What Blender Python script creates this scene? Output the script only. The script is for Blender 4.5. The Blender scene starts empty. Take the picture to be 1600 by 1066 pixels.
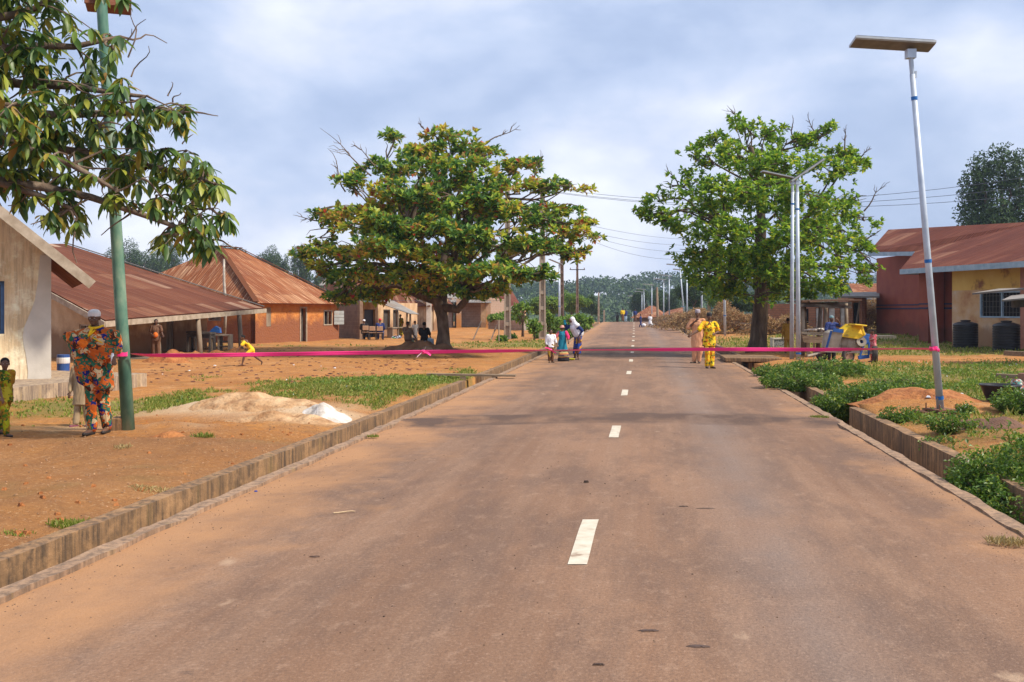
import bpy, bmesh, math, random
import numpy as np
from mathutils import Vector, Matrix, noise
R = math.radians
rnd = random.Random(7)
sc = bpy.context.scene
col = sc.collection
F = 1500.0; EYE = 1.8; HY = 485.0     # focal length in photo pixels, eye height, horizon row

# ------------------------------------------------ camera
cd = bpy.data.cameras.new("camera"); cam = bpy.data.objects.new("camera", cd); col.objects.link(cam)
cam.location = (0, 0, EYE); cam.rotation_euler = (R(90), 0, 0)
cd.sensor_width = 36.0; cd.lens = 36.0 * F / 1600.0
cd.shift_y = -(533.0 - HY) / 1600.0
cd.clip_start = 0.1; cd.clip_end = 4000
sc.camera = cam
# ------------------------------------------------ view
sc.view_settings.view_transform = 'Standard'; sc.view_settings.look = 'None'
sc.view_settings.gamma = 1.0; sc.view_settings.exposure = 0.92
# ------------------------------------------------ sun and sky
SUN_EL, SUN_AZ = 48.0, 110.0           # azimuth measured from +Y (view direction) towards +X
sd = bpy.data.lights.new("sun", 'SUN'); sun = bpy.data.objects.new("sun", sd); col.objects.link(sun)
sd.energy = 3.1; sd.angle = R(8); sd.color = (1.0, 0.90, 0.76)
dv = Vector((math.sin(R(SUN_AZ)) * math.cos(R(SUN_EL)), math.cos(R(SUN_AZ)) * math.cos(R(SUN_EL)), math.sin(R(SUN_EL))))
sun.rotation_euler = dv.to_track_quat('Z', 'Y').to_euler()
w = bpy.data.worlds.new("World"); sc.world = w; w.use_nodes = True
nt = w.node_tree; nt.nodes.clear()
def N(nt, t, **kw):
    n = nt.nodes.new(t)
    for k, v in kw.items():
        if k == 'inp':
            for kk, vv in v.items(): n.inputs[kk].default_value = vv
        else: setattr(n, k, v)
    return n
def L(nt, a, ao, b, bi): nt.links.new(a.outputs[ao], b.inputs[bi])
def ramp(nt, stops, interp='LINEAR'):
    n = nt.nodes.new('ShaderNodeValToRGB'); e = n.color_ramp.elements
    n.color_ramp.interpolation = interp
    e[0].position = stops[0][0]; e[0].color = tuple(stops[0][1]) + (1,)
    e[1].position = stops[-1][0]; e[1].color = tuple(stops[-1][1]) + (1,)
    for p, c in stops[1:-1]:
        x = e.new(p); x.color = tuple(c) + (1,)
    return n
sky = N(nt, 'ShaderNodeTexSky', sky_type='NISHITA', sun_disc=False, sun_elevation=R(SUN_EL), sun_rotation=R(SUN_AZ), air_density=1.3, dust_density=2.0)
bg1 = N(nt, 'ShaderNodeBackground', inp={'Strength': 0.06})
L(nt, sky, 0, bg1, 'Color')
tc = N(nt, 'ShaderNodeTexCoord'); sep = N(nt, 'ShaderNodeSeparateXYZ'); L(nt, tc, 'Generated', sep, 0)
zc = N(nt, 'ShaderNodeMath', operation='MAXIMUM'); L(nt, sep, 'Z', zc, 0); zc.inputs[1].default_value = 0.0
za = N(nt, 'ShaderNodeMath', operation='ADD'); L(nt, zc, 0, za, 0); za.inputs[1].default_value = 0.22
cb = N(nt, 'ShaderNodeMapping'); cb.inputs['Scale'].default_value = (1.0, 1.0, 1.9); cb.inputs['Location'].default_value = (0.62, 0.3, 0.15); cb.inputs['Rotation'].default_value = (0, 0, R(-15)); L(nt, tc, 'Generated', cb, 0)
n1 = N(nt, 'ShaderNodeTexNoise', inp={'Scale': 2.3, 'Detail': 7.0, 'Roughness': 0.5, 'Distortion': 0.2}); L(nt, cb, 0, n1, 'Vector')
n2 = N(nt, 'ShaderNodeTexNoise', inp={'Scale': 6.0, 'Detail': 8.0, 'Roughness': 0.55, 'Distortion': 0.15})
mp = N(nt, 'ShaderNodeMapping'); mp.inputs['Location'].default_value = (3.1, 8.4, 1.0); L(nt, cb, 0, mp, 0); L(nt, mp, 0, n2, 'Vector')
cr = ramp(nt, [(0.34, (0.28, 0.36, 0.54)), (0.44, (0.36, 0.44, 0.62)), (0.50, (0.44, 0.515, 0.68)), (0.555, (0.55, 0.60, 0.73)), (0.65, (0.75, 0.775, 0.84))])
mx = N(nt, 'ShaderNodeMix'); mx.data_type = 'FLOAT'; mx.inputs[0].default_value = 0.35
L(nt, n1, 0, mx, 2); L(nt, n2, 0, mx, 3); L(nt, mx, 0, cr, 0)
bg2 = N(nt, 'ShaderNodeBackground', inp={'Strength': 0.78}); L(nt, cr, 0, bg2, 'Color')
cov = ramp(nt, [(0.28, (0.80,) * 3), (0.5, (0.97,) * 3)]); L(nt, n1, 0, cov, 0)
ms = N(nt, 'ShaderNodeMixShader'); L(nt, cov, 0, ms, 0); L(nt, bg1, 0, ms, 1); L(nt, bg2, 0, ms, 2)
wo = N(nt, 'ShaderNodeOutputWorld'); L(nt, ms, 0, wo, 0)

# ------------------------------------------------ measured helpers
def cx(Y):                            # road centre line
    if Y < 0: return -0.55 + 0.1545 * Y
    v = -0.55 + 0.127 * Y + 0.55 * (1 - math.exp(-Y / 20.0))
    if Y > 112: v -= 0.0006 * min(Y - 112, 150) ** 2
    return v
_zy = [-60, 0, 45, 55, 70, 90, 104, 112, 120, 130, 150, 175, 200, 230, 300, 500, 3000]
_zz = [0, 0, 0.0, .09, .17, .3, .40, .42, .34, .1, -.45, -1.1, -2, -2.9, -5, -8, -10]
def zr(Y): return float(np.interp(Y, _zy, _zz))
def sst(a, b, x):
    t = min(1, max(0, (x - a) / (b - a))); return t * t * (3 - 2 * t)
def gau(X, Y, cx_, cy_, rx, ry): return math.exp(-((X - cx_) / rx) ** 2 - ((Y - cy_) / ry) ** 2)
def at(px, py, Y): return Vector(((px - 800) / F * Y, Y, EYE - (py - HY) / F * Y))
def gz(X, Y):                         # ground height
    t = X - cx(Y); z = zr(Y)
    n = noise.noise(Vector((X * .35, Y * .35, 0))) * .05 + (noise.noise(Vector((X * 2.2, Y * 2.2, 8))) * .05 * math.exp(-((abs(t) - 5.2) / 1.0) ** 2) * sst(26, 16, Y)) + noise.noise(Vector((X * 1.3, Y * 1.3, 3))) * .022 + noise.noise(Vector((X * 4, Y * 4, 9))) * .02 + noise.noise(Vector((X * 9, Y * 9, 2))) * .012 * sst(30, 15, Y)
    if t < 0:
        a = sst(4.25, 5.2, -t); z += -.05 * (1 - a) + .02 * a + n * (.3 + .7 * a) * (1 + sst(25, 90, Y))
        m = gau(X, Y, -4.9, 17.0, 1.1, .75) * .22 + gau(X, Y, -3.7, 16.4, .9, .7) * .12 + gau(X, Y, -5.3, 14.6, .5, .3) * .07
        m *= 1 + .5 * noise.noise(Vector((X * 2.5, Y * 2.5, 5)))
        z += m + gau(X, Y, -3.3, 39.3, 2.2, 1.3) * .25 + gau(X, Y, -5.0, 12.6, 3, .7) * .07
        z += gau(X, Y, -2.6, 21.5, 2.6, 2.2) * .16 - gau(X, Y, -4.6, 13.4, 1.6, .25) * .07
        z += sst(9, 14, -X) * sst(24, 30, Y) * sst(60, 46, Y) * .05
    else:
        a = sst(4.25, 5.2, t); z += -.02 + .10 * a + n * (.4 + .8 * a)
        z += gau(X, Y, 7.1, 17.0, 1.5, 1.1) * .22 + gau(X, Y, 6.6, 13.2, 1.3, 1.6) * .14
        z += .12 * sst(40, 60, Y) * sst(5, 10, t) - .10 * sst(8, 20, t) * sst(20, 8, Y)
        z += .55 * sst(3, 10, t) * sst(62, 75, Y) * sst(112, 95, Y)
    return z

# ------------------------------------------------ object helpers
def tag(o, label=None, cat=None, group=None, kind=None):
    if label: o['label'] = label
    if cat: o['category'] = cat
    if group: o['group'] = group
    if kind: o['kind'] = kind
    return o
def empty(name, loc, label, cat, group=None, rz=0):
    o = bpy.data.objects.new(name, None); col.objects.link(o); o.location = loc; o.rotation_euler[2] = rz
    return tag(o, label, cat, group)
def copy_tree(o, parent=None):
    c = o.copy(); col.objects.link(c)
    if parent: c.parent = parent
    for ch in list(o.children): copy_tree(ch, c)
    return c
def base_of(p):
    v = Vector((0, 0, 0))
    while p: v += Vector(p.location); p = p.parent
    return v
class MB:
    def __init__(s): s.v = []; s.f = []; s.uv = []; s.mi = []; s.cm = 0
    def face(s, pts, uv=None):
        b = len(s.v); s.v += [tuple(p) for p in pts]; s.f.append(tuple(range(b, b + len(pts))))
        s.uv.append(uv if uv else [(0, 0)] * len(pts)); s.mi.append(s.cm)
    def mesh(s, vs, fs):
        b = len(s.v); s.v += [tuple(p) for p in vs]
        for f in fs: s.f.append(tuple(b + i for i in f)); s.uv.append([(0, 0)] * len(f)); s.mi.append(s.cm)
    def box(s, c, d, rz=0, tilt=None, M=None):
        """box centred at c with full dimensions d"""
        x, y, z = [q / 2 for q in d]
        vs = [Vector((a * x, b * y, e * z)) for e in (-1, 1) for b in (-1, 1) for a in (-1, 1)]
        m = M if M else Matrix.Rotation(rz, 3, 'Z')
        if tilt: m = m @ Matrix.Rotation(tilt[0], 3, 'X') @ Matrix.Rotation(tilt[1], 3, 'Y')
        vs = [m @ v + Vector(c) for v in vs]
        s.mesh(vs, [(0, 2, 3, 1), (4, 5, 7, 6), (0, 1, 5, 4), (2, 6, 7, 3), (0, 4, 6, 2), (1, 3, 7, 5)])
    def beam(s, a, b, w, h, up=(0, 0, 1)):
        a = Vector(a); b = Vector(b); d = (b - a); ln = d.length; d.normalize()
        u = Vector(up); sdv = d.cross(u)
        if sdv.length < 1e-4: sdv = d.cross(Vector((1, 0, 0)))
        sdv.normalize(); u = sdv.cross(d)
        m = Matrix((sdv, d, u)).transposed()
        s.box((a + b) / 2, (w, ln, h), M=m)
    def tube(s, pts, rad, n=8, cap=True, sx=1.0):
        pts = [Vector(p) for p in pts]; k = len(pts); rr = rad if isinstance(rad, (list, tuple)) else [rad] * k
        b = len(s.v); prev = None
        for i, p in enumerate(pts):
            d = (pts[min(i + 1, k - 1)] - pts[max(i - 1, 0)])
            if d.length < 1e-7: d = Vector((0, 0, 1))
            d.normalize()
            if prev is None:
                u = d.cross(Vector((0, 1, 0)) if abs(d.y) < .9 else Vector((1, 0, 0))).normalized()
            else:
                u = (prev - d * prev.dot(d))
                u = u.normalized() if u.length > 1e-5 else d.orthogonal().normalized()
            prev = u; wv = d.cross(u)
            for j in range(n):
                a = 2 * math.pi * j / n
                s.v.append(tuple(p + (u * math.cos(a) * sx + wv * math.sin(a)) * rr[i]))
        for i in range(k - 1):
            for j in range(n):
                a = b + i * n + j; c = b + i * n + (j + 1) % n
                s.f.append((a, c, c + n, a + n)); s.uv.append([(0, 0)] * 4); s.mi.append(s.cm)
        if cap:
            s.f.append(tuple(b + j for j in reversed(range(n)))); s.uv.append([(0, 0)] * n); s.mi.append(s.cm)
            s.f.append(tuple(b + (k - 1) * n + j for j in range(n))); s.uv.append([(0, 0)] * n); s.mi.append(s.cm)
    def lathe(s, prof, c=(0, 0, 0), n=20, M=None):
        b = len(s.v); k = len(prof)
        for r, z in prof:
            for j in range(n):
                a = 2 * math.pi * j / n; v = Vector((r * math.cos(a), r * math.sin(a), z))
                if M: v = M @ v
                s.v.append(tuple(v + Vector(c)))
        for i in range(k - 1):
            for j in range(n):
                a = b + i * n + j; cc = b + i * n + (j + 1) % n
                s.f.append((a, cc, cc + n, a + n)); s.uv.append([(0, 0)] * 4); s.mi.append(s.cm)
    def ell(s, c, r, M=None, n=12, m=8):
        prof = [(math.sin(math.pi * i / m) + 1e-5, -math.cos(math.pi * i / m)) for i in range(m + 1)]
        b = len(s.v)
        s.lathe(prof, n=n)
        for i in range(b, len(s.v)):
            v = Vector((s.v[i][0] * r[0], s.v[i][1] * r[1], s.v[i][2] * r[2]))
            if M: v = M @ v
            s.v[i] = tuple(v + Vector(c))
    def build(s, name, mat, parent=None, world=False, smooth=False, noisev=0):
        me = bpy.data.meshes.new(name)
        off = base_of(parent) if (world and parent) else Vector((0, 0, 0))
        vs = s.v
        if off.length > 0: vs = [(v[0] - off.x, v[1] - off.y, v[2] - off.z) for v in vs]
        me.from_pydata(vs, [], s.f)
        uvl = me.uv_layers.new(name='UVMap')
        flat = [c for f in s.uv for p in f for c in p]
        uvl.data.foreach_set('uv', flat)
        mats = mat if isinstance(mat, (list, tuple)) else [mat]
        for m in mats: me.materials.append(m)
        if len(mats) > 1: me.polygons.foreach_set('material_index', s.mi)
        if smooth: me.polygons.foreach_set('use_smooth', [True] * len(me.polygons))
        me.update()
        o = bpy.data.objects.new(name, me); col.objects.link(o)
        if parent: o.parent = parent
        return o
def bent(me_ob, w=.01, seg=2):
    m = me_ob.modifiers.new('bevel', 'BEVEL'); m.width = w; m.segments = seg; m.limit_method = 'ANGLE'
    return me_ob

# ------------------------------------------------ materials
def newmat(name):
    m = bpy.data.materials.new(name); m.use_nodes = True; nt = m.node_tree; nt.nodes.clear()
    out = N(nt, 'ShaderNodeOutputMaterial'); p = N(nt, 'ShaderNodeBsdfPrincipled'); L(nt, p, 0, out, 0)
    return m, nt, p
def mixc(nt, fac, a, b):
    """fac socket/float, a,b sockets or colours -> output socket"""
    n = N(nt, 'ShaderNodeMix'); n.data_type = 'RGBA'
    for i, x in ((0, fac), (6, a), (7, b)):
        if hasattr(x, 'is_output'): nt.links.new(x, n.inputs[i])
        else: n.inputs[i].default_value = x if i == 0 else tuple(x) + ((1,) if len(x) == 3 else ())
    return n.outputs[2]
def mth(nt, op, a, b=0.0, clamp=False):
    n = N(nt, 'ShaderNodeMath', operation=op); n.use_clamp = clamp
    for i, x in ((0, a), (1, b)):
        if hasattr(x, 'is_output'): nt.links.new(x, n.inputs[i])
        else: n.inputs[i].default_value = x
    return n.outputs[0]
def nz(nt, vec, scale, detail=5, rough=.55, dist=0, loc=None, stretch=None):
    if loc or stretch:
        mp = N(nt, 'ShaderNodeMapping')
        if loc: mp.inputs['Location'].default_value = loc
        if stretch: mp.inputs['Scale'].default_value = stretch
        nt.links.new(vec, mp.inputs[0]); vec = mp.outputs[0]
    n = N(nt, 'ShaderNodeTexNoise', inp={'Scale': scale, 'Detail': detail, 'Roughness': rough, 'Distortion': dist})
    nt.links.new(vec, n.inputs['Vector']); return n.outputs[0]
def rmp(nt, fac, stops, interp='LINEAR'):
    r = ramp(nt, stops, interp); nt.links.new(fac, r.inputs[0]); return r.outputs[0]
def g3(v): return (v, v, v)
def bump(nt, p, h, strength=.3, dist=.02):
    b = N(nt, 'ShaderNodeBump', inp={'Strength': strength, 'Distance': dist})
    nt.links.new(h, b.inputs['Height']); L(nt, b, 0, p, 'Normal')
def mnoise(name, stops, scale=3, rough=.85, bmp=.25, bscale=30, bdist=.01, detail=6, stretch=None, metal=0, stain=None, spec=.3):
    """surface with mottled colour; stain = (colour, height, strength) for splash dirt along the base"""
    m, nt, p = newmat(name); tc = N(nt, 'ShaderNodeTexCoord'); v = tc.outputs['Object']
    f = nz(nt, v, scale, detail, stretch=stretch); c = rmp(nt, f, stops)
    if stain:
        sp = N(nt, 'ShaderNodeSeparateXYZ'); nt.links.new(v, sp.inputs[0])
        nn = nz(nt, v, 1.6, 6, loc=(4, 2, 9))
        h = mth(nt, 'ADD', sp.outputs[2], mth(nt, 'MULTIPLY', nn, -1.6 * stain[1]))
        k = rmp(nt, h, [(0.0, g3(stain[2])), (max(.02, stain[1] * .5), (0, 0, 0))])
        c = mixc(nt, k, c, stain[0])
    nt.links.new(c, p.inputs['Base Color']); p.inputs['Roughness'].default_value = rough; p.inputs['Metallic'].default_value = metal
    p.inputs['Specular IOR Level'].default_value = spec
    if bmp: bump(nt, p, nz(nt, v, bscale, 4, stretch=stretch), bmp, bdist)
    return m
def flat(name, c, rough=.6, metal=0, var=.12):
    return mnoise(name, [(.35, [q * (1 - var) for q in c]), (.65, [min(1, q * (1 + var)) for q in c])], 6, rough, .12, 60, .004, metal=metal)

def mleaf(name, stops, warm=None, trans=.35, rough=.5):
    """leaf colour differs leaf by leaf; warm=(colour, noise scale, threshold) = patches of ageing leaves"""
    m, nt, p = newmat(name); g = N(nt, 'ShaderNodeNewGeometry')
    rp = g.outputs['Random Per Island']; c = rmp(nt, rp, stops)
    tc = N(nt, 'ShaderNodeTexCoord')
    if warm:
        f = nz(nt, tc.outputs['Object'], warm[1], 3, loc=(2, 7, 1))
        f2 = mth(nt, 'ADD', f, mth(nt, 'MULTIPLY', mth(nt, 'SUBTRACT', mth(nt, 'FRACT', mth(nt, 'MULTIPLY', rp, 37.0)), .5), .16))
        k = rmp(nt, f2, [(warm[2], (0, 0, 0)), (warm[2] + .06, (.85, .85, .85))])
        wc = rmp(nt, mth(nt, 'FRACT', mth(nt, 'MULTIPLY', rp, 17.0)), warm[0])
        c = mixc(nt, k, c, wc)
    nt.links.new(c, p.inputs['Base Color']); p.inputs['Roughness'].default_value = rough
    t = N(nt, 'ShaderNodeBsdfTranslucent'); mc = N(nt, 'ShaderNodeMix'); mc.data_type = 'RGBA'; mc.inputs[0].default_value = .5
    nt.links.new(c, t.inputs[0])
    mix = N(nt, 'ShaderNodeMixShader', inp={0: trans}); out = [n for n in nt.nodes if n.type == 'OUTPUT_MATERIAL'][0]
    L(nt, p, 0, mix, 1); L(nt, t, 0, mix, 2); L(nt, mix, 0, out, 0)
    return m
def mroof(name, base, sheets, patch, streak=.5, wob=.5):
    """corrugated iron, UV in metres (u along the eave, v up the slope)"""
    m, nt, p = newmat(name); tc = N(nt, 'ShaderNodeTexCoord'); uv = tc.outputs['UV']
    sp = N(nt, 'ShaderNodeSeparateXYZ'); nt.links.new(uv, sp.inputs[0])
    u, v = sp.outputs[0], sp.outputs[1]
    cu = mth(nt, 'FLOOR', mth(nt, 'DIVIDE', u, .72)); cv = mth(nt, 'FLOOR', mth(nt, 'DIVIDE', v, 2.1))
    cc = N(nt, 'ShaderNodeCombineXYZ'); nt.links.new(cu, cc.inputs[0]); nt.links.new(cv, cc.inputs[1])
    wn = N(nt, 'ShaderNodeTexWhiteNoise'); wn.noise_dimensions = '2D'; L(nt, cc, 0, wn, 0)
    c = rmp(nt, wn.outputs[0], sheets)
    f = nz(nt, uv, 1.2, 7, .65, stretch=(3.2, .35, 1)); c = mixc(nt, rmp(nt, f, [(.38, (0, 0, 0)), (.62, (.75,) * 3)]), c, base)
    s = nz(nt, uv, 2.6, 6, .65, stretch=(3.5, .22, 1), loc=(7, 3, 0)); c = mixc(nt, rmp(nt, s, [(.53, (0, 0, 0)), (.62, g3(streak))]), c, patch)
    d = nz(nt, uv, 4, 6, .65, stretch=(4, .25, 1), loc=(1, 9, 0)); c = mixc(nt, rmp(nt, d, [(.5, (0, 0, 0)), (.75, (.55,) * 3)]), c, [q * .35 for q in base])
    fr = mth(nt, 'FRACT', mth(nt, 'DIVIDE', v, 2.1)); ln = rmp(nt, fr, [(0, (.6,) * 3), (.022, (0, 0, 0))])
    c = mixc(nt, ln, c, [q * .4 for q in base])
    fl_ = mth(nt, 'FRACT', mth(nt, 'DIVIDE', u, .72)); c = mixc(nt, rmp(nt, fl_, [(0, (.75,) * 3), (.09, (0, 0, 0))]), c, [q * .4 for q in base]); c = mixc(nt, rmp(nt, fl_, [(.1, (0, 0, 0)), (.14, (.3,) * 3), (.2, (0, 0, 0))]), c, patch)
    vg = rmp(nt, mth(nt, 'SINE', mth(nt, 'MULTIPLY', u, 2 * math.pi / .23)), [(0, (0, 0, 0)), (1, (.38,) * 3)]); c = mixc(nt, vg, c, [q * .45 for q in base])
    nt.links.new(c, p.inputs['Base Color']); p.inputs['Roughness'].default_value = .85; p.inputs['Specular IOR Level'].default_value = .15; p.inputs['Metallic'].default_value = .0
    w1 = mth(nt, 'SINE', mth(nt, 'MULTIPLY', u, 2 * math.pi / .15))
    fu = mth(nt, 'FRACT', mth(nt, 'DIVIDE', u, .72)); lap = rmp(nt, fu, [(0, (1, 1, 1)), (.05, (0, 0, 0))])
    h = mth(nt, 'ADD', mth(nt, 'MULTIPLY', w1, .5), mth(nt, 'MULTIPLY', lap, .7))
    h = mth(nt, 'ADD', h, mth(nt, 'MULTIPLY', nz(nt, uv, 2.0, 3), wob * 3)); bump(nt, p, h, .75, .022)
    return m
def mfabric(name, cols, scale=14, seed=0, rough=.85, stretch=None, mode='vor'):
    m, nt, p = newmat(name); tc = N(nt, 'ShaderNodeTexCoord'); v = tc.outputs['Object']
    mp = N(nt, 'ShaderNodeMapping'); mp.inputs['Location'].default_value = (seed, seed * 2.3, 1)
    if stretch: mp.inputs['Scale'].default_value = stretch
    nt.links.new(v, mp.inputs[0])
    nn = N(nt, 'ShaderNodeTexNoise', inp={'Scale': scale * .7, 'Detail': 2}); L(nt, mp, 0, nn, 'Vector')
    ad = N(nt, 'ShaderNodeVectorMath', operation='MULTIPLY_ADD'); L(nt, nn, 1, ad, 0); ad.inputs[1].default_value = (.12,) * 3; L(nt, mp, 0, ad, 2)
    vo = N(nt, 'ShaderNodeTexVoronoi', inp={'Scale': scale}); L(nt, ad, 0, vo, 'Vector')
    sx = N(nt, 'ShaderNodeSeparateXYZ'); L(nt, vo, 'Color', sx, 0)
    k = len(cols); c = rmp(nt, sx.outputs[0], [(i / k, cols[i]) for i in range(k)], 'CONSTANT') if mode == 'vor' else rmp(nt, nn.outputs[0], [(.3 + .4 * i / (k - 1), cols[i]) for i in range(k)])
    v2 = N(nt, 'ShaderNodeTexVoronoi', inp={'Scale': scale * 3.1}); L(nt, ad, 0, v2, 'Vector')
    s2 = N(nt, 'ShaderNodeSeparateXYZ'); L(nt, v2, 'Color', s2, 0)
    if mode == 'vor': c = mixc(nt, rmp(nt, s2.outputs[1], [(.70, (0, 0, 0)), (.72, (1, 1, 1))], 'CONSTANT'), c, cols[-1])
    nt.links.new(c, p.inputs['Base Color']); p.inputs['Roughness'].default_value = rough; p.inputs['Specular IOR Level'].default_value = .2
    bump(nt, p, nz(nt, v, 14, 5, stretch=(1, 1, .5)), .8, .02)
    return m
def mbrick(name, c1, c2, mortar, bw=.45, bh=.225, msz=.012, rough=.9):
    m, nt, p = newmat(name); tc = N(nt, 'ShaderNodeTexCoord')
    b = N(nt, 'ShaderNodeTexBrick', inp={'Color1': tuple(c1) + (1,), 'Color2': tuple(c2) + (1,), 'Mortar': tuple(mortar) + (1,), 'Scale': 1.0, 'Mortar Size': msz, 'Brick Width': bw, 'Row Height': bh, 'Mortar Smooth': .2})
    L(nt, tc, 'UV', b, 'Vector'); f = nz(nt, tc.outputs['Object'], 2.5, 6)
    c = mixc(nt, rmp(nt, f, [(.35, (0, 0, 0)), (.7, (.55,) * 3)]), b.outputs[0], [q * .5 for q in c1])
    nt.links.new(c, p.inputs['Base Color']); p.inputs['Roughness'].default_value = rough
    h = mth(nt, 'ADD', mth(nt, 'MULTIPLY', b.outputs[1], -1.0), mth(nt, 'MULTIPLY', nz(nt, tc.outputs['Object'], 25, 3), .4)); bump(nt, p, h, .6, .012)
    return m
LAT = (.52, .235, .085)
# soil / roads --------------------------------------------------
def msoil():
    m, nt, p = newmat('laterite_soil'); tc = N(nt, 'ShaderNodeTexCoord'); v = tc.outputs['Object']
    a = N(nt, 'ShaderNodeAttribute'); a.attribute_name = 'cover'; sp = N(nt, 'ShaderNodeSeparateColor'); L(nt, a, 'Color', sp, 0)
    f = nz(nt, v, .35, 8, .6); c = rmp(nt, f, [(.30, (.34, .135, .034)), (.45, (.45, .185, .045)), (.56, (.53, .24, .068)), (.72, (.42, .155, .036))])
    f2 = nz(nt, v, 2.8, 8, .65, loc=(5, 5, 5)); c = mixc(nt, rmp(nt, f2, [(.35, (.65,) * 3), (.6, (0, 0, 0))]), c, (.30, .15, .07))
    c = mixc(nt, rmp(nt, nz(nt, v, 1.1, 6, .6, loc=(3, 1, 2)), [(.55, (0, 0, 0)), (.72, (.8,) * 3)]), c, (.56, .31, .135))
    c = mixc(nt, sp.outputs[2], c, mixc(nt, nz(nt, v, 3, 6), (.20, .095, .042), (.36, .18, .08)))      # trodden brown earth
    c = mixc(nt, rmp(nt, nz(nt, v, 14, 8, .75, loc=(1, 8, 3)), [(.40, (.45,) * 3), (.54, (0, 0, 0))]), c, (.24, .11, .045)); c = mixc(nt, rmp(nt, nz(nt, v, 22, 6, .7, loc=(6, 2, 3)), [(.56, (0, 0, 0)), (.68, (.6,) * 3)]), c, (.62, .40, .22))
    c = mixc(nt, mth(nt, 'MULTIPLY', sp.outputs[0], .85), c, mixc(nt, nz(nt, v, 6, 5), (.11, .13, .035), (.24, .22, .06)))   # low grass
    c = mixc(nt, sp.outputs[1], c, mixc(nt, nz(nt, v, 5, 6), (.52, .36, .22), (.66, .50, .33)))       # builder's sand
    nt.links.new(c, p.inputs['Base Color']); p.inputs['Roughness'].default_value = .95; p.inputs['Specular IOR Level'].default_value = .15
    h = mth(nt, 'ADD', nz(nt, v, 7, 9, .75), mth(nt, 'MULTIPLY', nz(nt, v, 45, 4, .6), .35)); bump(nt, p, h, .9, .07)
    return m
def mroad():
    m, nt, p = newmat('dusty_asphalt'); tc = N(nt, 'ShaderNodeTexCoord'); uv = tc.outputs['UV']
    sp = N(nt, 'ShaderNodeSeparateXYZ'); nt.links.new(uv, sp.inputs[0]); u, v = sp.outputs[0], sp.outputs[1]
    c = rmp(nt, nz(nt, uv, .30, 7, .6, stretch=(1, .45, 1)), [(.32, (.135, .076, .048)), (.5, (.215, .120, .072)), (.68, (.30, .168, .098))])
    c = mixc(nt, rmp(nt, nz(nt, uv, 1.1, 7, .65, stretch=(2.2, .03, 1), loc=(3, 0, 0)), [(.42, (0, 0, 0)), (.68, (.7,) * 3)]), c, (.27, .168, .11))
    c = mixc(nt, rmp(nt, nz(nt, uv, 1.3, 9, .72, stretch=(1, .3, 1), loc=(6, 6, 0)), [(.40, (.7,) * 3), (.55, (0, 0, 0))]), c, (.135, .082, .058))
    c = mixc(nt, rmp(nt, nz(nt, uv, 7, 6, .7, stretch=(1, .7, 1), loc=(2, 5, 0)), [(.54, (0, 0, 0)), (.70, (.4,) * 3)]), c, (.36, .235, .16))
    # worn wheel tracks, greyer on the right-hand lane
    tr = rmp(nt, mth(nt, 'ABSOLUTE', mth(nt, 'SUBTRACT', u, 1.45)), [(.05, (.9,) * 3), (.6, (0, 0, 0))]); c = mixc(nt, mth(nt, 'MULTIPLY', tr, nz(nt, uv, .8, 4)), c, (.20, .16, .14))
    # coarse speckle of aggregate
    vo = N(nt, 'ShaderNodeTexNoise', inp={'Scale': 38, 'Detail': 5, 'Roughness': .8}); nt.links.new(uv, vo.inputs['Vector'])
    c = mixc(nt, rmp(nt, vo.outputs[0], [(.30, (.7,) * 3), (.48, (0, 0, 0))]), c, (.085, .06, .05))
    c = mixc(nt, rmp(nt, vo.outputs[0], [(.54, (0, 0, 0)), (.72, (.6,) * 3)]), c, (.42, .29, .21))
    # orange dust blown from the verges
    n = nz(nt, uv, .9, 7, .65, loc=(9, 2, 0)); e = mth(nt, 'ADD', mth(nt, 'ABSOLUTE', mth(nt, 'SUBTRACT', u, .35)), mth(nt, 'MULTIPLY', mth(nt, 'SUBTRACT', n, .5), 3.4))
    c = mixc(nt, rmp(nt, mth(nt, 'DIVIDE', e, 4.0), [(.64, (0, 0, 0)), (.94, (.8,) * 3)]), c, (.41, .215, .10))
    c = mixc(nt, rmp(nt, nz(nt, uv, 2.3, 5, .5, stretch=(1, .6, 1), loc=(1, 4, 7)), [(.70, (0, 0, 0)), (.75, (.55,) * 3)]), c, (.47, .33, .22))
    # transverse seam: a curved, irregular darker band broken up by noise
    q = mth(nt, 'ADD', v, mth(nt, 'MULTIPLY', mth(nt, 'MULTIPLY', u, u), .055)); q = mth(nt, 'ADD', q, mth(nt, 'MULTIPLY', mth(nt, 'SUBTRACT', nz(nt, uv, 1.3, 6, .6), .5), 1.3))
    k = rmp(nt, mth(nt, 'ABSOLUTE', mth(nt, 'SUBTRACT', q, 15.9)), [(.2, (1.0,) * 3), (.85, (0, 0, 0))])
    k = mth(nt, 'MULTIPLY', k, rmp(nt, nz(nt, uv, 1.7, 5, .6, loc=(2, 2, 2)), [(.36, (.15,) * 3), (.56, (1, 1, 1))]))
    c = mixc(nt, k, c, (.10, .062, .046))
    c = mixc(nt, rmp(nt, nz(nt, uv, 1.9, 3, .5, stretch=(1, 2.6, 1), loc=(11, 4, 1)), [(.725, (0, 0, 0)), (.75, (.6,) * 3)]), c, (.09, .06, .05))
    nt.links.new(c, p.inputs['Base Color']); p.inputs['Roughness'].default_value = .88; p.inputs['Specular IOR Level'].default_value = .25
    h = mth(nt, 'ADD', nz(nt, uv, 60, 4, .6), mth(nt, 'MULTIPLY', nz(nt, uv, 5, 5, .6), 1.2)); bump(nt, p, h, .5, .018)
    return m
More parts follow.
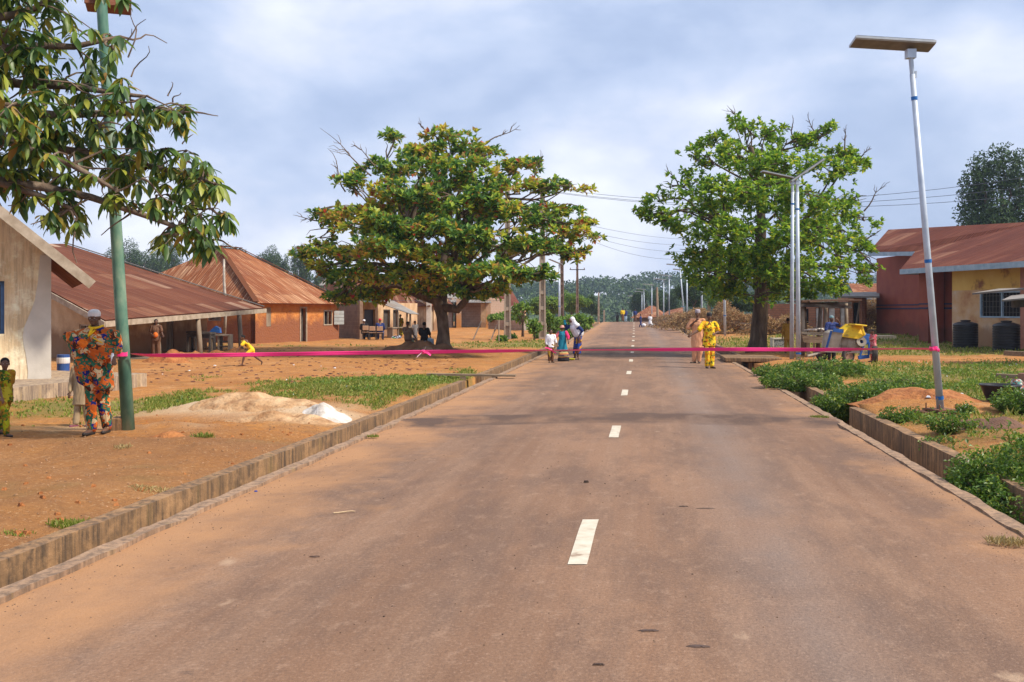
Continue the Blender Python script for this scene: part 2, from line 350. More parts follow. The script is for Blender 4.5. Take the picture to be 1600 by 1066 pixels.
def mconc(name, a, b, dark, streaks=True):
    m, nt, p = newmat(name); tc = N(nt, 'ShaderNodeTexCoord'); v = tc.outputs['Object']
    c = mixc(nt, rmp(nt, nz(nt, v, 1.2, 7, .6), [(.35, (0, 0, 0)), (.65, (1, 1, 1))]), a, b)
    if streaks:
        s = nz(nt, v, 4.5, 7, .7, stretch=(3, 3, .22)); c = mixc(nt, rmp(nt, s, [(.42, (0, 0, 0)), (.60, (.9,) * 3)]), c, dark); s = nz(nt, v, 3, 7, .7); c = mixc(nt, rmp(nt, s, [(.5, (0, 0, 0)), (.7, (.7,) * 3)]), c, [min(1, q * 1.5) for q in a])
        s = nz(nt, v, 1.2, 6, .7, stretch=(3, 3, .4), loc=(8, 1, 0)); c = mixc(nt, rmp(nt, s, [(.58, (0, 0, 0)), (.7, (.6,) * 3)]), c, (.33, .22, .07))
    nt.links.new(c, p.inputs['Base Color']); p.inputs['Roughness'].default_value = .92; bump(nt, p, nz(nt, v, 22, 6, .65), .5, .02)
    return m
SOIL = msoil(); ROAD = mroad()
PAINT = mnoise('worn_road_paint', [(.28, (.30, .22, .16)), (.42, (.50, .44, .34)), (.7, (.60, .55, .45))], 9, .8, .3, 60, .004)
KERB = mconc('dusty_kerb_concrete', (.27, .165, .10), (.36, .23, .14), (.13, .085, .055))
DWALL = mconc('stained_drain_concrete', (.31, .175, .08), (.21, .12, .058), (.07, .045, .028))
# ================================================ TERRAIN, ROAD, DRAINS
Ys = list(np.arange(-6, 30, .16)) + list(np.arange(30, 62, .4)) + list(np.arange(62, 130, 1.5)) + list(np.arange(130, 340, 10)) + [360, 420, 500, 650, 850, 1200, 1800, 2600]
LW, RW = (4.08, 4.25), (4.05, 4.22)        # inner and outer face of the far drain walls
tl = [RW[1], 4.4, 4.6, 4.8] + list(np.arange(5.0, 13, .17)) + list(np.arange(13, 26, .5)) + [27, 29, 32, 36, 41, 48, 58, 75, 100, 150, 230, 400, 800, 1600, 2600]
def cover(X, Y):
    """grass, sand, trodden-earth weights (what the ground is made of there)"""
    t = X - cx(Y); n = noise.noise(Vector((X * .8, Y * .8, 2))) * .5 + noise.noise(Vector((X * 2.6, Y * 2.6, 7))) * .35
    g = s = b = 0.0
    if t < 0:
        g = max(gau(X, Y, -2.6, 22.0, 3.0, 3.0) * 1.35, gau(X, Y, -1.6, 25.5, 1.0, 2.0), gau(X, Y, -7.6, 17.8, 2.0, 1.5) * 1.3, gau(X, Y, -8.6, 14.5, 1.6, 1.0) * .6, gau(X, Y, 1.0, 49, 4.2, 4) * 1.2, gau(X, Y, -.6, 27.8, 1.1, 1.2), gau(X, Y, -11, 47, 6, 1) * .5)
        g = g + n - .15; g *= 1 if t < -4.5 else .6
        s = max(gau(X, Y, -4.7, 16.9, 1.7, 1.2) * 1.5, gau(X, Y, -3.4, 16.2, 1.2, .9) * 1.2, gau(X, Y, -6, 14.6, 2, .5) * .6) + n * .6 - .2
        b = sst(15.5, 10.5, Y) * .6 + n * .5 + gau(X, Y, -4.3, 12.6, 2.4, 1.0) * .5
    else:
        g = .85 + n * 1.1 - 1.9 * gau(X, Y, 7.0, 16.7, 1.9, 1.3) - 1.8 * gau(X, Y, 13 + (Y - 30) * .3, 33.5, 9, 2.8) - gau(X, Y, 7.5, 13, 1.8, 1.3) * 1.0 - gau(X, Y, 8.3, 38, 2.5, 2.5) * 1.4 - gau(X, Y, 8, 22.5, 1.4, 1.6) * .9 - gau(X, Y, 12, 62, 5, 8)
        if t < 4.6: g = g * .6
        b = gau(X, Y, 7.5, 12.9, 1.6, 1.2) * .8 + n * .3
    c = lambda q: min(1, max(0, q))
    return c(g), c(s), c(b)
verts = []; cols_ = []
offs = [-t for t in reversed(tl)]; offs[-1] = -LW[1]
nL = len(offs)
prof = offs + [-4.23, -3.62, -3.56, 3.56, 3.62, 4.20] + tl
for Y in Ys:
    c = cx(Y); f = 1.0
    for i, t in enumerate(prof):
        X = c + t
        if i == nL or i == nL + 1: z = zr(Y) - .62
        elif i == nL + 4 or i == nL + 5: z = zr(Y) - .72
        elif i in (nL + 2, nL + 3): z = zr(Y) - .05
        else: z = gz(X, Y)
        verts.append((X, Y, z)); cols_ += [*cover(X, Y), 1.0]
nc = len(prof); faces = []
for i in range(len(Ys) - 1):
    for j in range(nc - 1):
        a = i * nc + j; faces.append((a, a + 1, a + nc + 1, a + nc))
me = bpy.data.meshes.new('ground'); me.from_pydata(verts, [], faces)
me.color_attributes.new('cover', 'FLOAT_COLOR', 'POINT').data.foreach_set('color', cols_)
me.polygons.foreach_set('use_smooth', [True] * len(me.polygons)); me.materials.append(SOIL)
g_ = bpy.data.objects.new('ground', me); col.objects.link(g_); tag(g_, kind='structure')

rt = list(np.linspace(-3.5, 3.5, 29)); verts = []; uvs = []
YR = [y for y in Ys if y <= 420]
def zroad(t, Y):
    q = Y + t * t * .055
    return zr(Y) + .004 + .025 * (1 - (t / 3.5) ** 2) + .04 * math.exp(-((q - 16.1) / .45) ** 2) - .025 * math.exp(-((q - 15.4) / .3) ** 2) + noise.noise(Vector((t * .7, Y * .5, 1))) * .012
for Y in YR:
    for t in rt:
        e = 0
        if abs(t) > 3.49: e = (noise.noise(Vector((0, Y * 1.7, t))) * .05) * (1 if t > 0 else -1)
        verts.append((cx(Y) + t + e, Y, zroad(t, Y))); uvs.append((t, Y))
n = len(rt); faces = [(i * n + j, i * n + j + 1, i * n + n + j + 1, i * n + n + j) for i in range(len(YR) - 1) for j in range(n - 1)]
me = bpy.data.meshes.new('road'); me.from_pydata(verts, [], faces)
ul = me.uv_layers.new(name='UVMap'); ul.data.foreach_set('uv', [q for l in me.loops for q in uvs[l.vertex_index]])
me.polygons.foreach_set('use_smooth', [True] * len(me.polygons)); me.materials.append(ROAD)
r_ = bpy.data.objects.new('road', me); col.objects.link(r_); tag(r_, kind='structure')
# centre-line dashes, painted on the road
b = MB()
y0 = 6.69
while y0 < 118:
    if y0 > 0:
        for k in range(4):
            ya, yb = y0 + 1.42 * k / 4, y0 + 1.42 * (k + 1) / 4
            ea, eb = [noise.noise(Vector((yy * 7, 0, 0))) * .008 for yy in (ya, yb)]
            b.face([(cx(ya) - .068 + ea, ya, zroad(0, ya) + .005), (cx(ya) + .068 + ea, ya, zroad(0, ya) + .005), (cx(yb) + .068 + eb, yb, zroad(0, yb) + .005), (cx(yb) - .068 + eb, yb, zroad(0, yb) + .005)])
    y0 += 6.62
tag(b.build('road_marking', PAINT), kind='structure')

def strip(b, t0, t1, top, bot, ya, yb, step=.25, jag=.012, seed=0):
    """a long cast strip between offsets t0<t1, following the road"""
    ys = list(np.arange(ya, min(yb, 40), step)) + list(np.arange(max(ya, 40), yb, 2.0)) + [yb]
    rows = []
    for Y in ys:
        j = lambda k: noise.noise(Vector((Y * 1.9, k * 5 + seed, 0))) * jag + noise.noise(Vector((Y * 6, k * 3 + seed, 4))) * jag * .6
        c = cx(Y); z = zr(Y)
        rows.append([(c + t0 + j(1), Y, z + bot), (c + t0 + j(1), Y, z + top + j(2)), (c + t1 + j(3), Y, z + top + j(4)), (c + t1 + j(3), Y, z + bot)])
    for r0, r1 in zip(rows, rows[1:]):
        for k in range(3): b.face([r0[k], r0[k + 1], r1[k + 1], r1[k]])
    b.face(rows[0]); b.face(rows[-1][::-1])
dl = empty('drain_channel', (cx(14) - 3.9, 14, 0), 'open concrete storm drain along the left edge of the road', 'drain')
b = MB(); strip(b, -3.60, -3.46, .04, -.66, -5, 112, .13, .02, 1); b.build('kerb', KERB, dl, True)
b = MB(); strip(b, -LW[1], -LW[0], .03, -.66, -5, 24.2, .25, .012, 2); b.build('side_wall', DWALL, dl, True)
b = MB(); strip(b, -LW[1], -LW[0], .02, -.66, 26.6, 112, .25, .012, 3); b.build('side_wall', DWALL, dl, True)
dr = empty('drain_channel', (cx(14) + 4, 14, 0), 'open concrete storm drain along the right edge of the road', 'drain')
b = MB(); strip(b, 3.46, 3.60, .02, -.76, -5, 112, .13, .017, 4); b.build('kerb', KERB, dr, True)
b = MB(); strip(b, RW[0], RW[1], .09, -.76, -5, 17.0, .25, .014, 5); b.build('side_wall', DWALL, dr, True)
b = MB(); strip(b, RW[0], RW[1], .09, -.76, 19.2, 29.8, .25, .014, 6); b.build('side_wall', DWALL, dr, True)
b = MB(); strip(b, RW[0], RW[1], .09, -.76, 33.0, 112, .25, .014, 7); b.build('side_wall', DWALL, dr, True)
# slab bridging the right drain by the tree
b = MB(); b.box((cx(34) + 4.2, 34.0, .10), (1.9, 2.4, .14), rz=-.13); o = b.build('drain_cover', DWALL); tag(o, 'concrete slab bridging the right drain behind the man in yellow', 'slab'); bent(o, .02)
b = MB(); b.beam((cx(25.2) - 5.3, 25.5, .10), (cx(25.6) - 3.0, 25.2, .085), .24, .05); o = b.build('plank', mnoise('grey_plank', [(.3, (.16, .11, .07)), (.7, (.30, .22, .14))], 3, .9, .5, 12, .01, stretch=(1, 8, 8))); tag(o, 'wooden plank laid across the left drain', 'plank')
PLANKM = o.data.materials[0]
b = MB(); b.box((cx(25.3) - 4.35, 25.3, -.25), (.16, .16, .6)); tag(b.build('support_post', PLANKM), 'short timber post under the plank over the left drain', 'post')

# ================================================ FOLIAGE TOOLS
def leafmesh(name, mat, P, A, Nn, Ln, Wd, parent=None, long=False, droop=.25, fold=.18):
    """P base points, A leaf directions, Nn face normals, Ln lengths, Wd widths: numpy arrays"""
    P = np.asarray(P, float); A = np.asarray(A, float); Nn = np.asarray(Nn, float); Ln = np.asarray(Ln, float)[:, None]; Wd = np.asarray(Wd, float)[:, None]
    A /= np.linalg.norm(A, axis=1)[:, None] + 1e-9
    S = np.cross(A, Nn); S /= np.linalg.norm(S, axis=1)[:, None] + 1e-9; U = np.cross(S, A)
    k = len(P)
    if not long:
        v = np.stack([P, P + A * Ln * .55 + S * Wd * .5 + U * Ln * fold * .5, P + A * Ln - U * Ln * droop * .5, P + A * Ln * .55 - S * Wd * .5 + U * Ln * fold * .5], 1).reshape(-1, 3)
        base = (np.arange(k) * 4)[:, None]; tri = np.concatenate([base + [0, 1, 2], base + [0, 2, 3]], 1).reshape(-1)
        nl, tot = len(tri), np.full(2 * k, 3)
    else:
        ts = [.22, .5, .8]; wf = [.72, 1.0, .62]; rows = [P]
        for tt, ww in zip(ts, wf):
            m = P + A * Ln * tt - U * Ln * droop * tt * tt
            rows += [m + S * Wd * .5 * ww + U * Wd * fold, m, m - S * Wd * .5 * ww + U * Wd * fold]
        rows.append(P + A * Ln * .97 - U * Ln * droop)
        v = np.stack(rows, 1).reshape(-1, 3); base = (np.arange(k) * 11)[:, None]
        ff = [(0, 1, 2), (0, 2, 3), (1, 4, 5, 2), (2, 5, 6, 3), (4, 7, 8, 5), (5, 8, 9, 6), (7, 10, 8), (8, 10, 9)]
        idx = [q for f in ff for q in f]; tri = (base + np.array(idx)[None, :]).reshape(-1); nl = len(tri); tot = np.tile([len(f) for f in ff], k)
    me = bpy.data.meshes.new(name); me.vertices.add(len(v)); me.vertices.foreach_set('co', v.reshape(-1))
    me.loops.add(nl); me.loops.foreach_set('vertex_index', tri.astype(np.int32)); me.polygons.add(len(tot))
    st = np.concatenate([[0], np.cumsum(tot)[:-1]]); me.polygons.foreach_set('loop_start', st.astype(np.int32)); me.polygons.foreach_set('loop_total', tot.astype(np.int32))
    me.polygons.foreach_set('use_smooth', [long] * len(tot))
    me.materials.append(mat); me.update(calc_edges=True); me.validate()
    o = bpy.data.objects.new(name, me); col.objects.link(o)
    if parent: o.parent = parent
    return o
def rdir(r):
    while True:
        v = Vector((r.uniform(-1, 1), r.uniform(-1, 1), r.uniform(-1, 1)))
        if .05 < v.length < 1: return v.normalized()
class Crown:
    def __init__(s): s.P = []; s.A = []; s.N = []; s.L = []; s.W = []
    def leaf(s, p, a, n, l, w): s.P.append(tuple(p)); s.A.append(tuple(a)); s.N.append(tuple(n)); s.L.append(l); s.W.append(w)
    def rosette(s, r, p, ax, k, l, ratio=.45, spread=1.0, up=.4):
        for i in range(k):
            d = (rdir(r) * spread + ax).normalized(); n = (rdir(r) * .5 + Vector((0, 0, up + .3))).normalized(); ll = l * r.uniform(.65, 1.15)
            s.leaf(p, d, n, ll, ll * ratio)
    def build(s, name, mat, parent=None, **k): return leafmesh(name, mat, s.P, s.A, s.N, s.L, s.W, parent, **k)
def curve(a, b, r, sag=0.0, k=5, wob=.08):
    a = Vector(a); b = Vector(b); ln = (b - a).length; pts = []
    o1, o2 = rdir(r) * ln * wob, rdir(r) * ln * wob
    for i in range(k + 1):
        t = i / k; p = a.lerp(b, t) + o1 * math.sin(math.pi * t) + o2 * math.sin(2 * math.pi * t) + Vector((0, 0, sag * ln * math.sin(math.pi * t)))
        pts.append(p)
    return pts
def tree(name, base, label, cat, pads, trunk, forks, mats, leaf=.22, dens=1.0, k=7, ratio=.45, seed=1, gap=-.12, twigs=8, group=None, bare=(), ax=Vector((0, 0, .5)), spread=1.0, limb=.16, long=False, long_droop=.25, up=.4, gs=1.1):
    """pads: list of (centre, (rx,ry,rz)) world; trunk: list of (point, radius); forks: limbs start points"""
    r = random.Random(seed); root = empty(name, base, label, cat, group); o0 = Vector(base); wood = MB(); tw = MB(); cr = Crown()
    wood.tube([Vector(p) - o0 for p, _ in trunk], [q for _, q in trunk], 12)
    forks = [Vector(f) for f in forks]
    for c, rad in pads:
        c = Vector(c); f = min(forks, key=lambda q: (q - c).length - .35 * q.z * 0)
        pts = curve(f, c, r, .06 if c.z > f.z else .12, 7, .09); ln = (c - f).length; r0 = limb * min(1.2, .45 + .12 * ln)
        wood.tube([p - o0 for p in pts], [max(.02, r0 * (1 - .8 * i / 7)) for i in range(8)], 7)
        for i in range(twigs):
            d = rdir(r); d.z = abs(d.z) * .6; e = c + Vector((d.x * rad[0], d.y * rad[1], d.z * rad[2])) * r.uniform(.7, 1.08); s0 = pts[r.choice((4, 5, 6, 7))]
            q = curve(s0, e, r, .04, 4, .1); tw.tube([p - o0 for p in q], [.035, .028, .02, .014, .008], 4, cap=False)
        n = int(dens * 26 * (rad[0] * rad[1] + rad[0] * rad[2] + rad[1] * rad[2]) / (leaf * 6) ** 2 * .9) + 4
        for i in range(n):
            d = rdir(r); q = r.random() ** .42
            p = c + Vector((d.x * rad[0], d.y * rad[1], d.z * rad[2])) * q
            p += Vector((noise.noise(p * .9), noise.noise(p * .9 + Vector((9, 0, 0))), noise.noise(p * .9 + Vector((0, 9, 0))))) * .35 * leaf / .22
            if noise.noise(p * gs + Vector((seed, 0, 0))) < gap: continue
            cr.rosette(r, p - o0, Vector((d.x * .5, d.y * .5, 0)) + ax, k, leaf, ratio, spread, up)
    for s, e in bare:
        q = curve(s, e, r, .02, 6, .06); tw.tube([p - o0 for p in q], [.035, .03, .026, .02, .016, .012, .006], 5, cap=False)
        for j in range(7):
            i = r.choice((2, 3, 4, 5)); p = q[i]; d = ((q[6] - q[0]).normalized() + rdir(r) * .7).normalized() * (Vector(e) - Vector(s)).length * r.uniform(.15, .35)
            q2 = curve(p, p + d, r, .05, 3, .1); tw.tube([x - o0 for x in q2], [.016, .012, .009, .005], 4, cap=False)
    wood.build('trunk', mats[0], root, smooth=True)
    if tw.v: tw.build('branches', mats[0], root)
    cr.build('crown', mats[1], root, long=long, droop=long_droop)
    return root
BARK = mnoise('grey_bark', [(.3, (.075, .05, .035)), (.5, (.15, .105, .075)), (.7, (.24, .18, .13))], 5, .95, .9, 14, .04, stretch=(1, 1, .4))
BARK2 = mnoise('brown_bark', [(.3, (.06, .04, .03)), (.55, (.12, .085, .06)), (.72, (.20, .15, .11))], 5, .95, .9, 12, .04, stretch=(1.5, 1.5, .35))

# ---- almond tree, left of the road
def pads_px(lst, Y0, rnd_, sy=1.0, depth=None):
    out = []; m = Y0 / F
    for it in lst:
        px, py, rx, rz = it[:4]
        dyo = it[4] if len(it) > 4 else rnd_.uniform(-1, 1) * depth(px, py)
        Yp = Y0 + dyo; c = at(px, py, Yp); out.append((c, (rx * m, max(rx * m * .9, .8) * sy, rz * m)))
    return out
r1 = random.Random(11); TY = 39.7
T1 = [(700, 218, 42, 14, 0), (655, 238, 52, 18, -1), (748, 238, 50, 18, .5), (615, 222, 16, 8, 1), (600, 262, 52, 18, 1), (690, 262, 75, 22, -2), (805, 262, 48, 16, 1), (770, 285, 70, 22, -2),
      (552, 290, 40, 16, 0), (640, 300, 75, 24, -3), (715, 310, 80, 24, -3.4), (838, 292, 44, 14, 0), (893, 292, 34, 8, -1), (870, 325, 44, 16, .5), (800, 330, 66, 22, -3), (560, 330, 60, 18, -2), (522, 345, 34, 16, 0), (495, 338, 16, 8, 1), (912, 352, 28, 12, 1), (880, 365, 44, 14, -1),
      (600, 355, 80, 18, -3.6), (690, 360, 80, 22, -4.2), (500, 372, 30, 14, -.5), (478, 398, 22, 10, 0), (530, 395, 60, 16, -2.6), (625, 392, 74, 18, -4), (760, 375, 80, 24, -3.4), (840, 385, 52, 16, -2), (905, 395, 28, 14, 0), (925, 372, 14, 8, .5),
      (508, 425, 32, 12, -1), (560, 428, 60, 18, -2), (650, 430, 80, 20, -2.5), (740, 425, 84, 18, -4), (820, 425, 48, 12, -4), (852, 436, 30, 10, -3), (795, 445, 50, 14, -2), (540, 460, 42, 14, -1.5), (600, 458, 52, 16, 1), (700, 452, 60, 18, -.5), (755, 462, 40, 10, -.5), (524, 470, 22, 8, -2),
      (660, 330, 80, 26, 3), (760, 330, 80, 26, 3.5), (600, 390, 80, 24, 3.5), (820, 390, 60, 24, 3), (700, 400, 90, 26, 4), (700, 290, 70, 24, 2.5), (560, 400, 60, 20, 2), (640, 455, 70, 18, 2.5), (740, 450, 60, 16, 3), (850, 350, 50, 20, 3)]
ALM = mleaf('almond_leaves', [(0, (.045, .12, .035)), (.35, (.11, .24, .055)), (.6, (.20, .36, .06)), (.8, (.34, .48, .06)), (.95, (.52, .56, .06)), (1, (.5, .07, .04))],
            warm=([(0, (.38, .50, .05)), (.45, (.68, .62, .05)), (.72, (.72, .45, .10)), (.9, (.55, .24, .11)), (.97, (.6, .03, .04)), (1, (.6, .03, .04))], .42, .515), trans=.5)
B1 = at(692, 553, TY); B1.z = gz(B1.x, B1.y)
a = lambda px, py, d=0: at(px, py, TY + d)
T1 = [(q[0], q[1], q[2] * .92, q[3] * .62) + tuple(q[4:]) for q in T1[:46]] + [(q[0], q[1], q[2] * .8, q[3] * .55) + tuple(q[4:]) for q in T1[46:]]
tree('almond_tree', B1, 'broad almond tree with layered green and reddish leaves left of the road', 'tree', pads_px(T1, TY, r1),
     [(B1 + Vector((.1, 0, -.3)), .46), (B1 + Vector((0, 0, .15)), .31), (a(693, 520), .245), (a(691, 495), .24), (a(683, 470), .235), (a(664, 462), .24), (a(645, 455), .21), (a(634, 430), .20), (a(628, 405), .16), (a(640, 360), .12), (a(655, 300), .07)],
     [a(650, 456), a(632, 425), a(690, 440, 1), a(705, 400, 1.5), a(722, 470), a(725, 450, -1), a(690, 470), a(640, 380), a(700, 370, 1)],
     (BARK, ALM), leaf=.29, dens=5.6, k=9, ratio=.56, seed=5, gap=-.22, twigs=6, limb=.085, gs=.9, up=.9, ax=Vector((0, 0, .55)),
     bare=[(a(580, 275), a(500, 200)), (a(590, 262), a(548, 225)), (a(540, 300), a(512, 232)), (a(690, 222), a(655, 190)), (a(760, 225), a(812, 196)), (a(835, 280), a(848, 240)), (a(500, 345), a(458, 336))])
b = MB()
for pts, rr in [([a(692, 480), a(715, 484, -.3), a(727, 470, -.5), a(722, 448, -.6), a(730, 430, -.6)], [.2, .17, .16, .15, .12]), ([a(690, 490), a(692, 460, .5), a(688, 430, 1), a(700, 380, 1.5), a(705, 320, 1.5)], [.26, .2, .17, .14, .08]), ([a(655, 456), a(620, 446), a(590, 450), a(560, 440)], [.14, .11, .09, .05]), ([a(672, 462), a(660, 435, .5), a(676, 410, .8)], [.13, .11, .08])]:
    b.tube(pts, rr, 9)
b.build('limb', BARK, [o for o in col.objects if o.name == 'almond_tree'][0], True, True)

# ---- rounder tree, right of the road
r2 = random.Random(23); T2Y = 39.7
T2 = [(1165, 198, 34, 16, 0), (1125, 222, 34, 18, 0), (1210, 205, 30, 14, 1), (1255, 222, 40, 18, .5), (1290, 205, 20, 10, 0), (1320, 240, 28, 14, 0), (1088, 250, 34, 20, 0), (1160, 245, 52, 24, -2), (1230, 260, 56, 24, -2), (1300, 270, 42, 22, -1), (1345, 255, 16, 10, 0),
      (1060, 290, 34, 20, 0), (1110, 300, 54, 26, -2.4), (1180, 305, 62, 28, -3.4), (1255, 315, 60, 28, -3), (1325, 315, 36, 22, -1), (1350, 345, 26, 18, 0), (1028, 315, 22, 14, 0), (1010, 335, 14, 10, 0), (1040, 345, 28, 14, 0), (1080, 350, 46, 24, -2), (1145, 360, 62, 28, -3.8), (1215, 370, 62, 28, -3.6), (1285, 370, 56, 26, -2.6), (1345, 385, 28, 20, -.5), (1370, 420, 8, 6, 0),
      (1090, 395, 38, 22, -1.5), (1140, 410, 48, 24, -3), (1200, 420, 56, 24, -3.6), (1265, 420, 56, 22, -2.8), (1325, 425, 34, 20, -1), (1355, 432, 14, 12, 0), (1100, 440, 34, 20, -1), (1140, 450, 34, 16, -2), (1215, 452, 40, 14, -2), (1275, 450, 40, 14, -1.6), (1312, 448, 20, 10, -1), (1185, 462, 34, 12, -3), (1160, 438, 40, 18, -3.4), (1225, 440, 40, 18, -3.4), (1130, 462, 22, 8, -1), (1250, 466, 26, 8, -1),
      (1120, 330, 60, 30, 3), (1200, 300, 70, 34, 3), (1270, 350, 66, 34, 3), (1160, 400, 66, 30, 3.4), (1240, 420, 60, 24, 3.2), (1110, 420, 46, 24, 2), (1310, 400, 40, 24, 2), (1180, 250, 60, 26, 2)]
LF2 = mleaf('broad_green_leaves', [(0, (.06, .14, .02)), (.3, (.14, .28, .035)), (.6, (.24, .41, .04)), (.85, (.38, .54, .045)), (.97, (.58, .62, .05)), (1, (.7, .55, .04))], trans=.5,
            warm=([(0, (.12, .20, .03)), (.6, (.20, .25, .035)), (.9, (.36, .32, .04)), (1, (.36, .32, .04))], .9, .62))
B2 = at(1183, 553, T2Y); B2.z = gz(B2.x, B2.y)
a = lambda px, py, d=0: at(px, py, T2Y + d)
tree('shade_tree', B2, 'tall round leafy green tree right of the road behind the lamp posts', 'tree', pads_px(T2, T2Y, r2),
     [(B2 + Vector((0, 0, -.3)), .6), (B2 + Vector((0, 0, .12)), .44), (a(1185, 530), .36), (a(1187, 500), .33), (a(1190, 465), .30), (a(1192, 440), .34), (a(1186, 400), .28), (a(1190, 350), .2), (a(1185, 290), .12), (a(1175, 230), .06)],
     [a(1190, 450), a(1186, 400), a(1205, 410, .6), a(1165, 410, -.5), a(1190, 350), a(1240, 360, .8), a(1130, 350, .3), a(1185, 290), a(1215, 430)],
     (BARK2, LF2), leaf=.235, dens=4.3, k=9, ratio=.5, seed=9, gap=-.10, twigs=6, limb=.075, up=.8, gs=1.4,
     bare=[(a(1180, 215), a(1136, 165)), (a(1240, 215), a(1238, 180)), (a(1280, 220), a(1262, 178)), (a(1340, 250), a(1362, 232)), (a(1350, 330), a(1385, 290)), (a(1060, 290), a(1042, 262)), (a(1345, 380), a(1376, 360)), (a(1320, 235), a(1318, 200))])

# ---- tree overhanging from the left; its trunk stands outside the frame
r3 = random.Random(4)
BL = Vector((-9.6, 11.6, gz(-9.6, 11.6)))
OV = mleaf('long_drooping_leaves', [(0, (.03, .075, .02)), (.35, (.07, .14, .03)), (.65, (.15, .24, .035)), (.9, (.38, .40, .05)), (.975, (.38, .27, .04)), (1, (.36, .2, .05))], trans=.38, rough=.42)
root = empty('drooping_tree', BL, 'big tree with long drooping leaves hanging over the green pole at the left', 'tree')
wood = MB(); tw = MB(); cr = Crown()
al = lambda px, py, Y: at(px, py, Y)
wood.tube([p - BL for p in [BL + Vector((0, 0, -.3)), BL + Vector((.1, 0, 1.5)), Vector((-9.3, 11.8, 3.2)), Vector((-8.9, 12, 5.0)), Vector((-8.4, 12.2, 7)), Vector((-8.2, 12.3, 9))]], [.42, .34, .3, .27, .2, .1], 10)
limbs = [([-9.2, 11.9, 3.6], (60, 250, 12.4), (330, 375, 12.8)), ([-9.0, 12, 4.4], (90, 190, 12.6), (300, 175, 13.2)), ([-9, 12, 4.6], (40, 200, 12.0), (180, 300, 12.2)), ([-8.8, 12, 5.2], (40, 90, 12.2), (190, 60, 12.8)),
         ([-8.7, 12, 5.4], (0, 60, 12), (110, -20, 12.5)), ([-9.2, 11.9, 3.8], (10, 260, 12.4), (110, 330, 12.2)), ([-9.0, 12, 4.2], (120, 220, 12.8), (340, 285, 13.0)), ([-8.9, 12, 4.8], (60, 130, 13), (230, 150, 12.6)), ([-9.2, 12, 3.8], (-60, 280, 12), (20, 290, 12.4)), ([-8.8, 12, 5.6], (-40, 20, 12), (60, -60, 12.4)), ([-9, 12, 4.4], (-100, 180, 11.5), (30, 160, 11.6))]
tips = []
for s, m_, e in limbs:
    A_ = Vector(s); M_ = at(*m_); E_ = at(*e); pts = []
    for i in range(10):
        t = i / 9; pts.append(A_ * (1 - t) ** 2 + M_ * 2 * t * (1 - t) + E_ * t * t + rdir(r3) * .03)
    wood.tube([p - BL for p in pts], [.10 * (1 - .82 * i / 9) + .004 for i in range(10)], 7)
    for i in range(13):
        q = pts[r3.randint(3, 9)]; d = rdir(r3); d.z = d.z * .6 - .1; ln = r3.uniform(.35, 1.0)
        e2 = q + d * ln; c2 = curve(q, e2, r3, .06, 5, .08)
        tw.tube([p - BL for p in c2], [.018, .015, .012, .01, .008, .006], 5, cap=False); tips.append((e2, d)); tips.append((c2[3], d))
# dense shadowy mass at the left edge
for i in range(200):
    px = r3.gauss(20, 55); py = r3.uniform(-60, 270) if px < 80 else r3.uniform(-60, 200)
    if px > 175: continue
    p = at(px, py, r3.uniform(11.6, 13.8)); tips.append((p, rdir(r3)))
    if i % 4 == 0: tw.tube([x - BL for x in curve(p, p + Vector((-.5, 0, .1)) + rdir(r3) * .4, r3, .05, 3, .1)], [.006, .009, .012, .015], 4, cap=False)
ALLP = []
for s_, m_, e_ in limbs:
    A_ = Vector(s_); M_ = at(*m_); E_ = at(*e_)
    ALLP += [A_ * (1 - t) ** 2 + M_ * 2 * t * (1 - t) + E_ * t * t for t in (.2, .35, .5, .65, .8, .92, 1)]
for (px, py, ra, rb, nn_) in [(95, 335, 36, 26, 9), (130, 205, 60, 50, 14), (215, 190, 36, 30, 9), (262, 178, 34, 20, 10), (285, 172, 18, 12, 5), (235, 250, 40, 30, 12), (285, 262, 34, 22, 10), (315, 285, 26, 20, 9), (345, 290, 12, 10, 4), (270, 310, 36, 26, 12), (300, 340, 36, 26, 12), (345, 338, 18, 12, 5), (285, 372, 36, 20, 12), (320, 385, 16, 10, 5), (210, 322, 14, 10, 3), (185, 255, 30, 26, 8), (60, 290, 40, 26, 10), (175, 60, 14, 40, 6), (185, 130, 14, 16, 4), (110, 262, 40, 22, 9), (170, 320, 14, 12, 3)]:
    for i in range(nn_):
        an = r3.uniform(0, 6.28); q = r3.random() ** .5; p = at(px + ra * q * math.cos(an), py + rb * q * math.sin(an), r3.uniform(12.1, 13.5))
        n_ = min(ALLP, key=lambda z: (z - p).length + .4 * max(0, z.x - p.x)); c2 = curve(n_, p, r3, .05, 6, .09); tw.tube([x - BL for x in c2], [.019, .016, .013, .01, .008, .006, .005], 5, cap=False)
        d = (c2[-1] - c2[-2]).normalized(); tips.append((p, d)); ALLP.append(c2[4])
def okpx(p):
    px = 800 + F * p.x / p.y; py = HY - F * (p.z - EYE) / p.y
    if py > 410: return False
    up = np.interp(px, [150, 195, 215, 240, 300, 310, 345, 370], [-300, -60, 110, 138, 150, 245, 262, 300]); lo = np.interp(px, [0, 40, 60, 120, 150, 190, 225, 260, 340, 370], [300, 320, 350, 365, 330, 310, 330, 400, 405, 350])
    return up < py < lo and px < 368
for e2, d in tips:
    if not okpx(e2): continue
    k = r3.randint(5, 9)
    for j in range(k):
        an = 2 * math.pi * (j + r3.random() * .6) / k; dd = Vector((math.cos(an), math.sin(an), -r3.uniform(.1, 1.5))).normalized(); dd = (dd + d * .35).normalized()
        l = r3.uniform(.17, .30); nn = (Vector((-dd.x * .2, -dd.y * .2, 1)) + rdir(r3) * .3).normalized()
        cr.leaf(e2 - BL + rdir(r3) * .02, dd, nn, l, l * r3.uniform(.24, .34))
